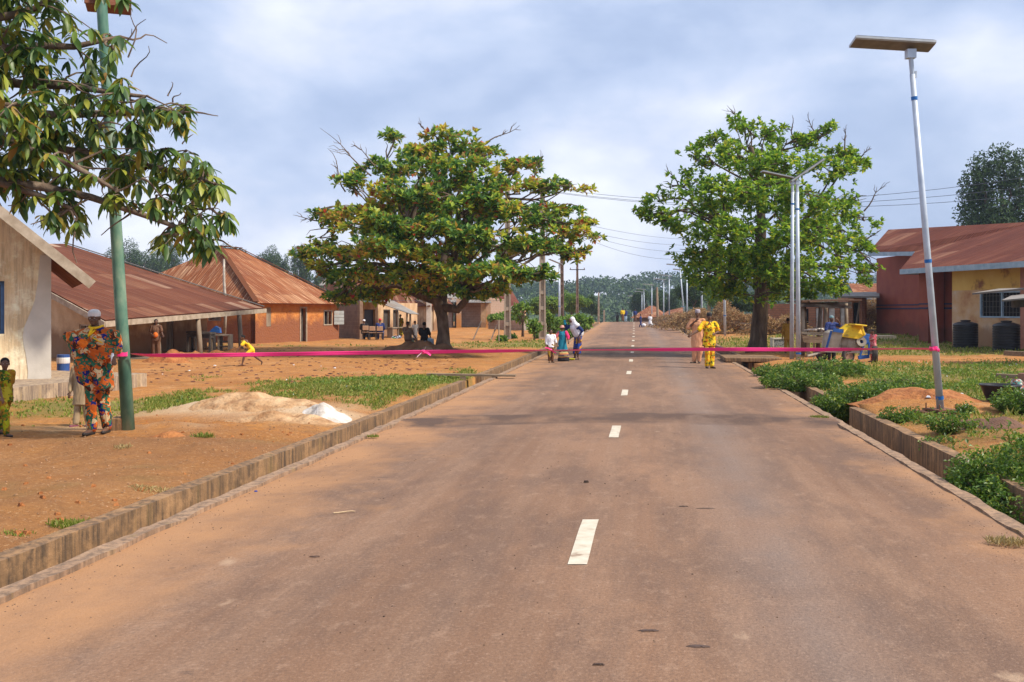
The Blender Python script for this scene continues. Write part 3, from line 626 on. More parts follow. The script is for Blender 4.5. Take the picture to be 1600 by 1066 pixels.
for s, e in [((195, 70), (228, 30)), ((190, 80), (206, 45)), ((262, 150), (268, 128)), ((270, 160), (283, 145)), ((205, 120), (232, 72)), ((200, 90), (204, 5)), ((285, 225), (302, 210))]:
    q = curve(at(*s, 12.8), at(*e, 12.8), r3, .05, 5, .12); tw.tube([p - BL for p in q], [.012, .01, .009, .007, .006, .004], 5, cap=False)
wood.build('trunk', BARK, root, smooth=True); tw.build('branches', BARK, root); cr.build('crown', OV, root, long=True, droop=.22, fold=.12)
# ================================================ FAR FOREST
FOR = mleaf('forest_leaves', [(0, (.02, .045, .018)), (.5, (.045, .09, .03)), (1, (.09, .16, .04))], trans=.2, rough=.7)
FOR2 = mleaf('scrub_leaves', [(0, (.06, .13, .02)), (.5, (.14, .25, .03)), (1, (.26, .38, .045))], trans=.3, rough=.6)
hv = []; hf = []
hx = np.arange(-700, 901, 25.0); hy = [300, 340, 380, 430, 480, 540, 600, 680, 780, 900, 1100]
def hillz(X, Y):
    q = noise.noise(Vector((X * .004, Y * .004, 2))) * 9 + noise.noise(Vector((X * .012, Y * .012, 4))) * 3.5
    top = 7 + q + 5 * gau(X, 0, 70, 0, 60, 1) + 7 * gau(X, 0, -180, 0, 140, 1)
    return -8 + (top + 8) * sst(320, 580, Y)
for Y in hy:
    for X in hx: hv.append((X * (Y / 600) ** .6, Y, hillz(X, Y)))
nn_ = len(hx)
hf = [(i * nn_ + j, i * nn_ + j + 1, i * nn_ + nn_ + j + 1, i * nn_ + nn_ + j) for i in range(len(hy) - 1) for j in range(nn_ - 1)]
me = bpy.data.meshes.new('hill'); me.from_pydata(hv, [], hf); me.materials.append(mnoise('hill_ground', [(.3, (.04, .07, .02)), (.7, (.07, .11, .03))], .05, .95, 0)); me.polygons.foreach_set('use_smooth', [True] * len(me.polygons))
o = bpy.data.objects.new('hill', me); col.objects.link(o); tag(o, kind='structure')
r = random.Random(31); cr = Crown()
for i in range(900):
    Y = r.choice((r.uniform(330, 480), r.uniform(400, 640), r.uniform(480, 650))); px = r.uniform(-60, 1700); X = (px - 800) / F * Y
    R0 = r.uniform(4, 8.5); zb = hillz(X / (Y / 600) ** .6, Y); c = Vector((X, Y, zb + R0 * .8))
    for j in range(110):
        d = rdir(r); d.z = abs(d.z) * 1.0 - .15; p = c + Vector((d.x * R0, d.y * R0, d.z * R0 * .8)) * r.uniform(.75, 1.05)
        cr.leaf(p, rdir(r), (d + rdir(r) * .7).normalized(), r.uniform(1.2, 2.2), r.uniform(.9, 1.5))
tag(cr.build('forest', FOR, None), 'far wooded hillside', None, kind='stuff')
def far_tree(px, top, wpx, Y, label, seed, mat=FOR, group='trees standing beyond the houses', base=None, bushy=False, n=1.0, name='forest_tree', leaf=None):
    r = random.Random(seed); m = Y / F; X = (px - 800) / F * Y; zb = gz(X, Y) if base is None else base
    zt = EYE - (top - HY) * m; W = wpx * m / 2; H = zt - zb
    root = empty(name, (X, Y, zb), label, 'tree' if not bushy else 'bush', group); tr = MB(); cr = Crown()
    o0 = Vector((X, Y, zb)); cz = H * (.66 if not bushy else .5); rz = H * (.36 if not bushy else .52)
    lf = leaf or max(.25, 2.6 * m); pads = []
    for i in range(int(9 + 3 * n)):
        d = rdir(r); pads.append((Vector((d.x * W * .62, d.y * W * .62, cz + d.z * rz * .62)), W * r.uniform(.32, .5), rz * r.uniform(.34, .5)))
    if not bushy: tr.tube([(0, 0, -.3), (0, 0, H * .3), (.1 * W, 0, H * .6), (0, 0, H * .8)], [max(.12, H * .035), H * .028, H * .018, H * .006], 7)
    for c, ra, rb in pads:
        tr.tube(curve((0, 0, H * (.35 if not bushy else .05)), c, r, .08, 4, .1), [H * .016, H * .012, H * .009, H * .006, H * .003], 5)
        k = int(n * 170 * max(.2, (ra / lf) ** 2) / 5 * 1.2) + 30
        for j in range(min(k, 1300)):
            d = rdir(r); q = r.random() ** .35; p = c + Vector((d.x * ra, d.y * ra, d.z * rb)) * q
            if noise.noise((p + o0) * (.8 / lf * .5)) < -.22: continue
            cr.leaf(p, (rdir(r) + Vector((0, 0, -.1))), (d + rdir(r) * .8 + Vector((0, 0, .5))).normalized(), lf * r.uniform(.6, 1.2), lf * r.uniform(.35, .6))
    tr.build('trunk' if not bushy else 'stems', BARK2, root, smooth=True); cr.build('crown' if not bushy else 'foliage', mat, root)
    return root
G1 = 'trees standing beyond the houses'
far_tree(150, 392, 40, 215, 'dark far tree left of the green pole above the low rusty roof', 1)
far_tree(203, 374, 66, 220, 'dark round far tree just right of the green pole', 2, n=1.6)
far_tree(262, 380, 62, 230, 'dark far tree under the drooping leaves left of the hipped roof', 3, n=1.4)
far_tree(312, 392, 50, 240, 'far tree showing over the left end of the hipped roof ridge', 4)
far_tree(358, 381, 50, 225, 'far tree over the peak of the hipped rusty roof', 5, n=1.4)
far_tree(415, 384, 64, 220, 'wide far tree above the right slope of the hipped roof', 6, n=1.4)
far_tree(468, 382, 42, 200, 'small round far tree alone against the sky left of the almond tree', 7, n=1.5)
far_tree(505, 400, 40, 200, 'far tree half hidden behind the left edge of the almond tree', 8)
for px_, tp_, w_, lb_ in [(235, 386, 60, 'dark far tree between the round one and the drooping leaves'), (180, 384, 46, 'dark far tree hidden behind the green pole'), (385, 388, 50, 'far tree just right of the hipped roof peak'), (128, 388, 40, 'leftmost dark far tree above the low rusty roof'), (440, 392, 34, 'narrow far tree at the right end of the tree line'), (336, 390, 40, 'far tree at the left of the hipped roof peak')]: far_tree(px_, tp_, w_, 210, lb_, px_, n=1.6)
far_tree(893, 452, 62, 118, 'bright green tree by the electric poles left of the road', 9, FOR2, n=1.6, base=.3)
far_tree(850, 462, 70, 105, 'green tree behind the thickest electric pole', 10, FOR2, n=1.3, base=.3)
far_tree(925, 462, 40, 150, 'dark tree at the left verge where the road dips', 11, n=1.3, base=-.5)
far_tree(1008, 452, 54, 190, 'dark tree behind the farthest lamp posts', 12, n=1.6, base=-2)
far_tree(1042, 446, 56, 175, 'dark tree over the far red roofs', 13, n=1.6, base=-1.5)
far_tree(1084, 436, 60, 120, 'dark bushy tree behind the two men', 14, n=1.6, base=.5)
far_tree(1118, 428, 60, 105, 'tree behind the shade tree on its left', 15, FOR2, n=1.3, base=.5)
far_tree(1160, 452, 90, 95, 'low dark tree behind the trunk of the shade tree', 16, n=1.4, base=.6)
far_tree(1562, 228, 130, 88, 'large dark tree rising behind the dark red house', 17, n=2.6, base=.3, leaf=.36)
far_tree(1420, 470, 120, 110, 'far tree behind the red house and brick building', 18, base=.3)
G2 = 'green bushes along the left verge'
for i, (px, top, wpx, Y, lb) in enumerate([(905, 490, 52, 72, 'big green hedge bush where the road narrows on the left'), (868, 492, 40, 68, 'green bush behind the thin white lamp post'), (790, 486, 64, 80, 'green bush behind the low block wall'), (735, 492, 30, 88, 'green bush by the block house corner'), (830, 502, 34, 66, 'green bush between the two thick concrete poles'), (888, 512, 30, 62, 'small bush at the foot of the tall thin pole'), (845, 520, 20, 57, 'low bush at the foot of the thickest concrete pole'), (800, 523, 22, 57, 'low round bush by the pole with slots'), (784, 527, 14, 53, 'tiny bush by the leaning stay pole'), (1100, 496, 26, 90, 'green bush behind the man in peach')]):
    far_tree(px, top, wpx, Y, lb, 40 + i, FOR2, G2 if px < 1000 else None, bushy=True, n=1.5, name='bush')
for i, (px, top, wpx, Y, lb) in enumerate([(817, 468, 34, 60, 'slim young tree near the red roofed house'), (856, 484, 20, 58, 'sapling right of the thickest concrete pole'), (835, 500, 24, 54, 'small sapling in front of the hedge')]):
    far_tree(px, top, wpx, Y, lb, 60 + i, FOR2, 'saplings along the left verge', n=.8, name='sapling')

# ================================================ BUILDINGS
def wallp(b, p0, p1, z0, z1, th=.18, ops=(), ztop=None, mi=0, flip=1):
    """wall panel from p0 to p1 (its outer face) with real openings (u0,u1,v0,v1); the thickness goes to the left of p0->p1"""
    p0 = Vector((p0[0], p0[1], 0)); p1 = Vector((p1[0], p1[1], 0)); Lw = (p1 - p0).length; d = (p1 - p0) / Lw; n = Vector((-d.y, d.x, 0)) * th * flip
    us = sorted({0, Lw, *[q for o in ops for q in o[:2]]}); vs = sorted({z0, z1, *[q for o in ops for q in o[2:4]]})
    us = [u for u in us if 0 <= u <= Lw]; b.cm = mi
    solid = lambda i, j: 0 <= i < len(us) - 1 and 0 <= j < len(vs) - 1 and not any(o[0] - 1e-4 <= us[i] and us[i + 1] <= o[1] + 1e-4 and o[2] - 1e-4 <= vs[j] and vs[j + 1] <= o[3] + 1e-4 for o in ops)
    P = lambda u, v, k: p0 + d * u + n * k + Vector((0, 0, v if not (ztop and abs(v - z1) < 1e-6) else ztop[0] + (ztop[1] - ztop[0]) * u / Lw))
    for i in range(len(us) - 1):
        for j in range(len(vs) - 1):
            if not solid(i, j): continue
            u0, u1, v0, v1 = us[i], us[i + 1], vs[j], vs[j + 1]; uv = [(u0, v0), (u1, v0), (u1, v1), (u0, v1)]
            b.face([P(u0, v0, 0), P(u1, v0, 0), P(u1, v1, 0), P(u0, v1, 0)], uv); b.face([P(u0, v0, 1), P(u0, v1, 1), P(u1, v1, 1), P(u1, v0, 1)], uv)
            if not solid(i - 1, j): b.face([P(u0, v0, 1), P(u0, v0, 0), P(u0, v1, 0), P(u0, v1, 1)], uv)
            if not solid(i + 1, j): b.face([P(u1, v0, 0), P(u1, v0, 1), P(u1, v1, 1), P(u1, v1, 0)], uv)
            if not solid(i, j - 1): b.face([P(u0, v0, 1), P(u1, v0, 1), P(u1, v0, 0), P(u0, v0, 0)], uv)
            if not solid(i, j + 1): b.face([P(u0, v1, 0), P(u1, v1, 0), P(u1, v1, 1), P(u0, v1, 1)], uv)
    return d, n / th
def pt(p0, p1, u, z, off=0.0):
    d = (Vector((p1[0], p1[1], 0)) - Vector((p0[0], p0[1], 0))).normalized(); n = Vector((-d.y, d.x, 0))
    return Vector((p0[0], p0[1], 0)) + d * u - n * off + Vector((0, 0, z))
def rplane(b, pts, ua, th=.05):
    """roof sheet polygon with thickness; uv u along ua direction, v up the slope"""
    pts = [Vector(p) for p in pts]; n = Vector((0, 0, 0))
    for i in range(1, len(pts) - 1): n += (pts[i] - pts[0]).cross(pts[i + 1] - pts[0])
    n.normalize()
    if n.z < 0: pts.reverse(); n = -n
    ua = Vector(ua); ua = (ua - n * ua.dot(n)).normalized(); va = n.cross(ua)
    uv = [((p - pts[0]).dot(ua), (p - pts[0]).dot(va) + 20) for p in pts]
    b.face(pts, uv); lo = [p - n * th for p in pts]; b.face(lo[::-1], uv[::-1])
    for i in range(len(pts)): j = (i + 1) % len(pts); b.face([pts[i], lo[i], lo[j], pts[j]], [uv[i]] * 4)
def frame(b, p0, p1, u0, u1, v0, v1, w=.07, dpt=.06, off=.02, bars=0, hb=0):
    def bm_(ua, ub, va, vb): 
        c = pt(p0, p1, (ua + ub) / 2, (va + vb) / 2, off - dpt / 2); d = (Vector((p1[0] - p0[0], p1[1] - p0[1], 0))).normalized()
        b.box(c, (ub - ua, dpt, vb - va), rz=math.atan2(d.y, d.x))
    bm_(u0, u0 + w, v0, v1); bm_(u1 - w, u1, v0, v1); bm_(u0 + w, u1 - w, v1 - w, v1); bm_(u0 + w, u1 - w, v0, v0 + w)
    for i in range(bars): u = u0 + (u1 - u0) * (i + 1) / (bars + 1); bm_(u - .015, u + .015, v0 + w, v1 - w)
    for i in range(hb): v = v0 + (v1 - v0) * (i + 1) / (hb + 1); bm_(u0 + w, u1 - w, v - .012, v + .012)
def panel(b, p0, p1, u0, u1, v0, v1, dpt=.04, off=-.08):
    d = Vector((p1[0] - p0[0], p1[1] - p0[1], 0)).normalized(); b.box(pt(p0, p1, (u0 + u1) / 2, (v0 + v1) / 2, off), (u1 - u0, dpt, v1 - v0), rz=math.atan2(d.y, d.x))
def poly_wall(b, pts, th):
    """flat polygon extruded by vector th"""
    pts = [Vector(p) for p in pts]; q = [p + Vector(th) for p in pts]; b.face(pts); b.face(q[::-1])
    for i in range(len(pts)): j = (i + 1) % len(pts); b.face([pts[j], pts[i], q[i], q[j]])

CREAM = mconc('cream_plaster', (.84, .71, .50), (.70, .52, .29), (.50, .37, .23))
PATCHC = mnoise('grey_cement_render', [(.3, (.48, .44, .38)), (.7, (.62, .57, .50))], 2.2, .9, .3, 25, .01)
MUDP = mnoise('brown_mud_plaster', [(.3, (.38, .24, .13)), (.5, (.50, .34, .20)), (.7, (.60, .44, .28))], 1.4, .95, .5, 14, .02, stain=((.20, .10, .05), 1.0, .8))
ORM = mnoise('orange_mud_wall', [(.3, (.42, .145, .04)), (.5, (.55, .21, .055)), (.7, (.62, .28, .09))], 2.2, .95, .8, 9, .05, stain=((.24, .09, .045), 1.3, .95))
TIM = mnoise('weathered_timber', [(.3, (.16, .12, .085)), (.7, (.33, .26, .19))], 4, .9, .5, 14, .01, stretch=(1, 1, .3))
TIML = mnoise('pale_fascia_board', [(.3, (.27, .21, .15)), (.7, (.48, .40, .31))], 4, .9, .5, 14, .01)
DARKW = mnoise('dark_old_wood', [(.3, (.035, .03, .028)), (.7, (.085, .07, .06))], 5, .85, .4, 20, .01)
DARK = flat('interior_shade_paint', (.012, .011, .012), .9)  # near-black colour painted in for the shade inside window and door openings
BLUEP = flat('blue_window_paint', (.06, .13, .27), .5); LBLUE = mnoise('pale_blue_fascia', [(.3, (.22, .32, .42)), (.7, (.38, .47, .56))], 3, .7, .2, 20, .01)
m_, nt_, p_ = newmat('window_glass'); p_.inputs['Base Color'].default_value = (.03, .04, .05, 1); p_.inputs['Roughness'].default_value = .08; GLASS = m_
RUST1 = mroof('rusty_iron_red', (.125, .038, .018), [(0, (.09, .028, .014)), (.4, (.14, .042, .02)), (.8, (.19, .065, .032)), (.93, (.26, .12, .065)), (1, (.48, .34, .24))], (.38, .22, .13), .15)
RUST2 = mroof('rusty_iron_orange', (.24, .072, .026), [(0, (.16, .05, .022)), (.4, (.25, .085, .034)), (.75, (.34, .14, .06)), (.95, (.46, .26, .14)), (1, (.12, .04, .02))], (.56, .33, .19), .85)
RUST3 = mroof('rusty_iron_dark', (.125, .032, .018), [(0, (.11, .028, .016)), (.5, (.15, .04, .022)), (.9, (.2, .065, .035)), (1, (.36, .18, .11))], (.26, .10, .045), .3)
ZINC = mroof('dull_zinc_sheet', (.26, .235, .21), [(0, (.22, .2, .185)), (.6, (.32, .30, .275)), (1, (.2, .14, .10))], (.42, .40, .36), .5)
BLOCK = mbrick('sandcrete_block', (.40, .27, .19), (.34, .22, .155), (.47, .36, .28)); BLOCKD = mbrick('weathered_block', (.28, .175, .115), (.23, .14, .09), (.32, .22, .15))
BRICK = mbrick('rough_red_brick', (.40, .17, .085), (.33, .13, .065), (.22, .11, .065), .32, .16, .02)

# ---- cream house with the blue window (rotated gable towards the camera)
an = R(27); e1 = Vector((math.cos(an), math.sin(an), 0)); e2 = Vector((-math.sin(an), math.cos(an), 0))
Cn = Vector((-9.95, 20.7, 0)); h1 = empty('plaster_house', (-9.95, 20.7, .0), 'stained cream plaster house with a blue window at the far left', 'house')
b = MB(); A0 = Cn - e1 * 9.4; wz0, wz1 = -.05, 3.0
uw0 = 9.4 - 2.75; uw1 = 9.4 - .88
wallp(b, A0, Cn, wz0, wz1, .22, [(uw0, uw1, 1.30, 2.42)])
apex = A0 + e1 * 4.7 + Vector((0, 0, wz1 + 4.7 * .86))
poly_wall(b, [A0 + Vector((0, 0, wz1 + .002)), Cn + Vector((0, 0, wz1 + .002)), apex], e2 * .22)
b.build('front_wall', CREAM, h1, True)
b = MB(); wallp(b, Cn + e2 * .223, Cn + e2 * 6.5, wz0, wz1, .22); b.build('side_wall', CREAM, h1, True)
b = MB(); wallp(b, A0 + e2 * 6.5, A0 + e2 * .223, wz0, wz1, .22); wallp(b, Cn + e2 * 6.5 - e1 * .223, A0 + e2 * 6.5 + e1 * .223, wz0, wz1, .22); b.build('back_wall', CREAM, h1, True)
b = MB()                                                # newer grey render: patch up the corner with an irregular left edge
zz = np.linspace(.30, 2.98, 15); ed = [.62, .60, .63, .66, .72, .74, .70, .60, .50, .42, .38, .34, .32, .30, .28]
fr = [(pt(A0, Cn, 9.4 - e_ * .72, z_, .012), pt(A0, Cn, 9.412, z_, .012)) for z_, e_ in zip(zz, ed)]
for (q0, q1), (q2, q3) in zip(fr, fr[1:]): b.face([q0, q1, q3, q2])
for (q0, q1), (q2, q3) in zip(fr, fr[1:]): b.face([q0, q2, q2 + e2 * .01, q0 + e2 * .01])
b.face([fr[0][1], fr[0][1] + e2 * .3, fr[-1][1] + e2 * .3, fr[-1][1]]); b.build('render_patch', PATCHC, h1, True)
b = MB(); frame(b, A0, Cn, uw0, uw1, 1.30, 2.42, .07, .08, -.12, 1); wf = b.build('window', BLUEP, h1, True)
b = MB(); panel(b, A0, Cn, uw0 + .07, uw1 - .07, 1.37, 2.35, .01, -.17); b.build('pane', GLASS, wf, True)
b = MB(); rg = .95; ov = .75; sl = .86
top = lambda u, v, s: A0 + e1 * u + e2 * v + Vector((0, 0, s))
rz_ = wz1 + 4.7 * sl + .10
for sg in (1, -1):
    eu = 4.7 + sg * (4.7 + ov); ez = rz_ - (4.7 + ov) * sl
    rplane(b, [top(4.7, -rg, rz_), top(eu, -rg, ez), top(eu, 7.2, ez), top(4.7, 7.2, rz_)], e2, .03)
b.build('roof', RUST1, h1, True)
b = MB()
for sg in (1, -1):
    eu = 4.7 + sg * (4.7 + ov + .02); ez = rz_ - (4.7 + ov) * sl
    b.beam(top(4.7, -rg - .03, rz_ - .12), top(eu, -rg - .03, ez - .12), .05, .20)
    for k in range(6): t = (k + .5) / 6; b.beam(top(4.7 + (eu - 4.7) * t, -rg + .01, rz_ + (ez - rz_) * t - .09), top(4.7 + (eu - 4.7) * t, 0, rz_ + (ez - rz_) * t - .09), .07, .08)
b.build('barge_board', TIML, h1, True)
# its raised concrete platform
pl = MB(); q = [(-9.45, 18.2), (-8.52, 22.4), (-12.5, 24.0), (-16.5, 19.8)]
poly_wall(pl, [(x, y, .33) for x, y in q], (0, 0, -.55)); tag(bent(pl.build('house_platform', mconc('stained_platform', (.42, .31, .20), (.34, .25, .17), (.14, .10, .08))), .03), 'low stained concrete platform in front of the cream house', 'platform')
b = MB(); b.lathe([(0.001, 0), (.17, 0), (.17, .22), (.175, .23), (.17, .25), (.17, .42), (.17, .5), (.001, .5)], n=18); o = b.build('drum', [flat('blue_plastic', (.03, .08, .26), .4)], smooth=False)
o.location = (-12.9, 27.6, gz(-12.9, 27.6)); tag(o, 'small blue drum with a white band against the brown wall', 'drum')
b = MB(); b.lathe([(.172, .25), (.178, .27), (.178, .40), (.172, .42)], n=18); b.build('band', flat('white_band', (.6, .6, .6)), o)

# ---- long low house with the veranda
k_ = 1.25; sc3 = lambda p: Vector((p[0] * k_, p[1] * k_, EYE + (p[2] - EYE) * k_))
C1, C2, N1, R1_ = sc3((-10.6, 25, 1.55)), sc3((-9.3, 36, 1.9)), sc3((-17, 29.8, 3.87)), sc3((-17, 36.5, 4.33))
h2 = empty('veranda_house', (-13.5, 32, 0), 'long low house with a red rusty roof over a post veranda', 'house')
ed = (C2 - C1).normalized()
b = MB(); rplane(b, [C1, C2, R1_, N1], ed); 
B2_ = R1_ + Vector((-7, 4, -2.4)); rplane(b, [C2, C2 + Vector((-13, 4.5, -.1)), R1_], Vector((-1, .3, 0))); rplane(b, [R1_, C2 + Vector((-13, 4.5, -.1)), N1 + Vector((-6, 3, -2)), N1], ed); b.build('roof', RUST1, h2, True)
b = MB(); b.beam(C2 + Vector((0, 0, .06)), R1_ + Vector((0, 0, .06)), .25, .03); b.build('ridge_cap', ZINC, h2, True)
b = MB(); b.beam(C1 + Vector((0, 0, -.14)), C2 + Vector((.05, .2, -.14)), .05, .19); b.beam(C1 + Vector((0, -.03, -.15)), N1 + Vector((0, -.03, -.15)), .05, .19); b.build('fascia', TIML, h2, True)
# walls: near wall, then the set-back wall of the veranda
wA0 = Vector((-19.5, 37.3)); wA1 = Vector((-13.45, 31.9)); zt = 1.45
b = MB(); d_ = (wA1 - wA0).normalized(); Lw = (wA1 - wA0).length
uW = (Lw - 2.1, Lw - 1.15)
wallp(b, wA0, wA1, -.25, zt, .2, [(uW[0], uW[1], .66, 1.32)], ztop=(3.4, 1.36)); b.build('end_wall', MUDP, h2, True)
b = MB(); frame(b, wA0, wA1, uW[0], uW[1], .66, 1.32, .05, .06, -.03, 3, 1); wf = b.build('window', TIML, h2, True)
b = MB(); panel(b, wA0, wA1, uW[0] - .05, uW[1] + .05, .6, 1.38, .02, -.14); b.build('pane', DARK, wf, True)
wB0 = wA1 + Vector((.02, .22)); wB1 = wA1 + Vector((.2, 2.0)); wC0 = Vector((-14.6, 34.2)); wC1 = Vector((-14.1, 44.4))
b = MB(); wallp(b, wB0, wB0 + Vector((-.12, 1.3)), -.3, 1.30, .2, flip=1)
Lc = (wC1 - wC0).length; wallp(b, wC0, wC1, -.3, 1.75, .2, [(1.1, 2.0, -.1, 1.45), (5.6, 6.4, -.1, 1.45)], ztop=(1.78, 2.2)); wallp(b, wC1 + Vector((0, .01)), wC1 + Vector((-6, 1.8)), -.3, 2.2, .2)
wallp(b, wB0 + Vector((-.12, 1.31)), wC0 + Vector((-.02, -.02)), -.3, 1.5, .15); b.build('veranda_wall', MUDP, h2, True)
b = MB(); panel(b, wC0, wC1, 1.1, 2.0, -.1, .95, .04, -.12)
for k in range(5): panel(b, wC0, wC1, 1.12 + .18 * k, 1.27 + .18 * k, -.08, .93, .03, -.08)
b.build('door', DARKW, h2, True)
b = MB()
for k in range(5): panel(b, wC0, wC1, 5.6 + .165 * k, 5.75 + .165 * k, -.1, 1.45, .035, -.06 - .02 * (k % 2))
b.build('door', TIM, h2, True)
b = MB(); panel(b, wC0, wC1, 1.1, 2.0, .95, 1.45, .02, -.2); b.build('opening_shade_sheet', DARK, h2, True)  # black sheet above the half door stands in for the unlit room
for k, (px, Yk, by) in enumerate([(248, 34.9, 566), (313, 38.2, 560), (377, 42.2, 552)]):
    u = (px - 800) / F; t = 0; X = u * Yk; tt = (Yk - C1.y) / (C2.y - C1.y); zt_ = C1.z + (C2.z - C1.z) * tt - .20
    b = MB(); b.tube([(X, Yk, -.25), (X - .03, Yk, .6), (X - .10, Yk, zt_)], [.115, .10, .095], 9); b.build('veranda_post', TIM, h2, True, smooth=True)
b = MB(); poly_wall(b, [(-13.25, 33.2, .06), (-12.9, 37.5, .06), (-14.2, 44, .06), (-15.2, 44, .06), (-15.2, 33.2, .06)], (0, 0, -.35)); b.build('veranda_floor', mconc('veranda_floor_cement', (.26, .21, .16), (.20, .16, .12), (.12, .09, .07), False), h2, True)

# ---- orange mud house with hipped roof
h3 = empty('mud_house', (-13.1, 49, 0), 'orange mud walled house under a big hipped rusty roof', 'house')
u3 = Vector((.43, .903, 0)).normalized(); v3 = Vector((-.903, .43, 0)); K = Vector((-13.1, 49.0, 0)); EH = 2.25; Lu, Lv = 7.2, 11.0
b = MB(); wallp(b, K, K + u3 * Lu, -.3, EH, .3, [(.85, 1.22, .95, 1.95), (3.62, 4.2, .02, 1.95), (5.75, 6.5, .98, 1.78)]); b.build('front_wall', ORM, h3, True)
b = MB(); wallp(b, K + v3 * Lv, K - u3 * 0 + v3 * .31, -.3, EH, .3, [(7.9, 8.75, 1.25, 1.85)]); wallp(b, K + v3 * .305, K + v3 * .001, -.3, EH, .3); b.build('side_wall', ORM, h3, True)
b = MB(); wallp(b, K + u3 * Lu + v3 * .31, K + u3 * Lu + v3 * Lv, -.3, EH, .3); wallp(b, K + u3 * Lu + v3 * Lv, K + v3 * Lv, -.3, EH, .3); b.build('back_wall', ORM, h3, True)
b = MB(); o3 = .45; E = [K - u3 * o3 - v3 * o3, K + u3 * (Lu + o3) - v3 * o3, K + u3 * (Lu + o3) + v3 * (Lv + o3), K - u3 * o3 + v3 * (Lv + o3)]
E = [e + Vector((0, 0, EH - .08)) for e in E]; Ra = K + u3 * 3.1 + v3 * 5.2 + Vector((0, 0, 5.35)); Rb = K + u3 * 5.0 + v3 * 5.4 + Vector((0, 0, 5.35))
rplane(b, [E[0], E[1], Rb, Ra], u3); rplane(b, [E[0], Ra, Rb + v3 * 2, E[3]], v3); rplane(b, [E[1], E[2], Rb + v3 * 2, Rb], v3); rplane(b, [E[2], E[3], Rb + v3 * 2.001], u3); rplane(b, [Ra, Rb, Rb + v3 * 2], u3); b.build('roof', RUST2, h3, True)
b = MB(); b.beam(E[0] + Vector((0, 0, .07)), Ra + Vector((0, 0, .07)), .3, .03); b.beam(Rb + Vector((0, 0, .07)), E[1] + Vector((0, 0, .07)), .3, .03); b.beam(Ra + Vector((0, 0, .08)), Rb + Vector((0, 0, .08)), .35, .03); b.build('ridge_cap', RUST2, h3, True)
P0, P1 = K, K + u3 * Lu
b = MB(); panel(b, P0, P1, .86, 1.21, .96, 1.94, .05, -.03); b.build('shutter', TIM, h3, True)
b = MB(); panel(b, P0, P1, 3.72, 4.12, .02, 1.9, .04, -.2); b.build('door', DARKW, h3, True)
b = MB(); frame(b, P0, P1, 3.60, 4.22, -.05, 1.99, .08, .09, .03); b.build('door_frame', TIML, h3, True)
b = MB(); frame(b, P0, P1, 5.72, 6.53, .95, 1.81, .06, .08, .03, 1); wf = b.build('window', TIML, h3, True)
b = MB(); panel(b, P0, P1, 5.75, 6.5, .98, 1.78, .02, -.2); b.build('pane', DARK, wf, True)
b = MB(); d9 = Matrix.Rotation(R(-28), 3, 'Z'); c9 = pt(P0, P1, 6.9, 1.38, .22)
for k in range(4): b.box(c9 + Vector((0, 0, -.3 + .2 * k)), (.62, .03, .18), rz=math.atan2(u3.y, u3.x) - R(28))
b.build('window_shutter', flat('grey_painted_shutter', (.34, .36, .35), .8), h3, True)
b = MB(); Ps0, Ps1 = K + v3 * Lv, K + v3 * .31; frame(b, Ps0, Ps1, 7.9, 8.75, 1.25, 1.85, .05, .06, .03, 1); panel(b, Ps0, Ps1, 7.95, 8.7, 1.27, 1.83, .02, -.2); b.build('window', TIM, h3, True)
b = MB(); b.tube([at(351, 524, 47), at(353, 480, 47), at(350, 440, 47), at(350, 405, 47)], [.075, .07, .065, .05], 7); tag(b.build('leaning_pole', mnoise('whitewashed_wood', [(.3, (.25, .2, .15)), (.7, (.55, .5, .44))], 5, .9, .3, 20, .01), smooth=True), 'peeling whitewashed pole standing in front of the hipped roof', 'pole')

# ---- brown house with the grey lean-to where people sit
h4 = empty('lean_to_house', at(545, 533, 57), 'brown house with a grey tin lean-to and a dark doorway behind the almond tree', 'house')
h4.location.z = 0; a = at
A_ = Vector((a(528, 0, 59).x, 59)); B_ = Vector((a(562, 0, 56).x, 56)); C_ = Vector((a(566, 0, 58.5).x, 58.5)); D_ = Vector((a(652, 0, 69).x, 69))
b = MB(); wallp(b, A_, B_, -.2, 2.35, .2); wallp(b, A_ + Vector((-2, 8)), A_, -.2, 2.3, .2); b.build('end_wall', BLOCKD, h4, True)
Lc = (D_ - C_).length
b = MB(); wallp(b, B_ + Vector((.02, .2)), C_, -.2, 2.3, .15); f_ = lambda px: next(u for u in np.arange(0, Lc, .03) if 800 + F * (C_ + (D_ - C_).normalized() * u).x / (C_ + (D_ - C_).normalized() * u).y > px)
ops = [(f_(569), f_(586), -.1, 1.85), (f_(599), f_(609), .55, 1.85), (f_(614), f_(622), .55, 1.85)]
wallp(b, C_, D_, -.2, 2.3, .2, ops); b.build('front_wall', MUDP, h4, True)
b = MB(); panel(b, C_, D_, ops[0][0], ops[0][1], -.1, 1.85, .03, -.15); b.build('door', flat('navy_door', (.02, .025, .045)), h4, True)
for q_ in ops[1:]:
    b = MB(); panel(b, C_, D_, q_[0], q_[1], .55, 1.85, .02, -.16); frame(b, C_, D_, q_[0], q_[1], .55, 1.85, .06, .05, .02); b.build('window', [DARKW], h4, True)
b = MB(); u4 = (D_ - C_).normalized(); u4 = Vector((u4.x, u4.y, 0)); s4 = Vector((u4.y, -u4.x, 0))
c3 = lambda v, z: Vector((v.x, v.y, z))
rplane(b, [a(566, 464, 57.5), a(600, 462, 61), a(655, 491, 60.5), a(640, 490, 58.5)], u4, .04); b.build('lean_to_roof', ZINC, h4, True)
b = MB(); rplane(b, [a(560, 466, 56.5), a(650, 478, 70), a(640, 440, 72), a(540, 438, 60)], u4, .04); rplane(b, [a(525, 470, 59), a(560, 466, 56.5), a(540, 438, 60), a(505, 445, 63)], s4, .04); b.build('roof', RUST1, h4, True)
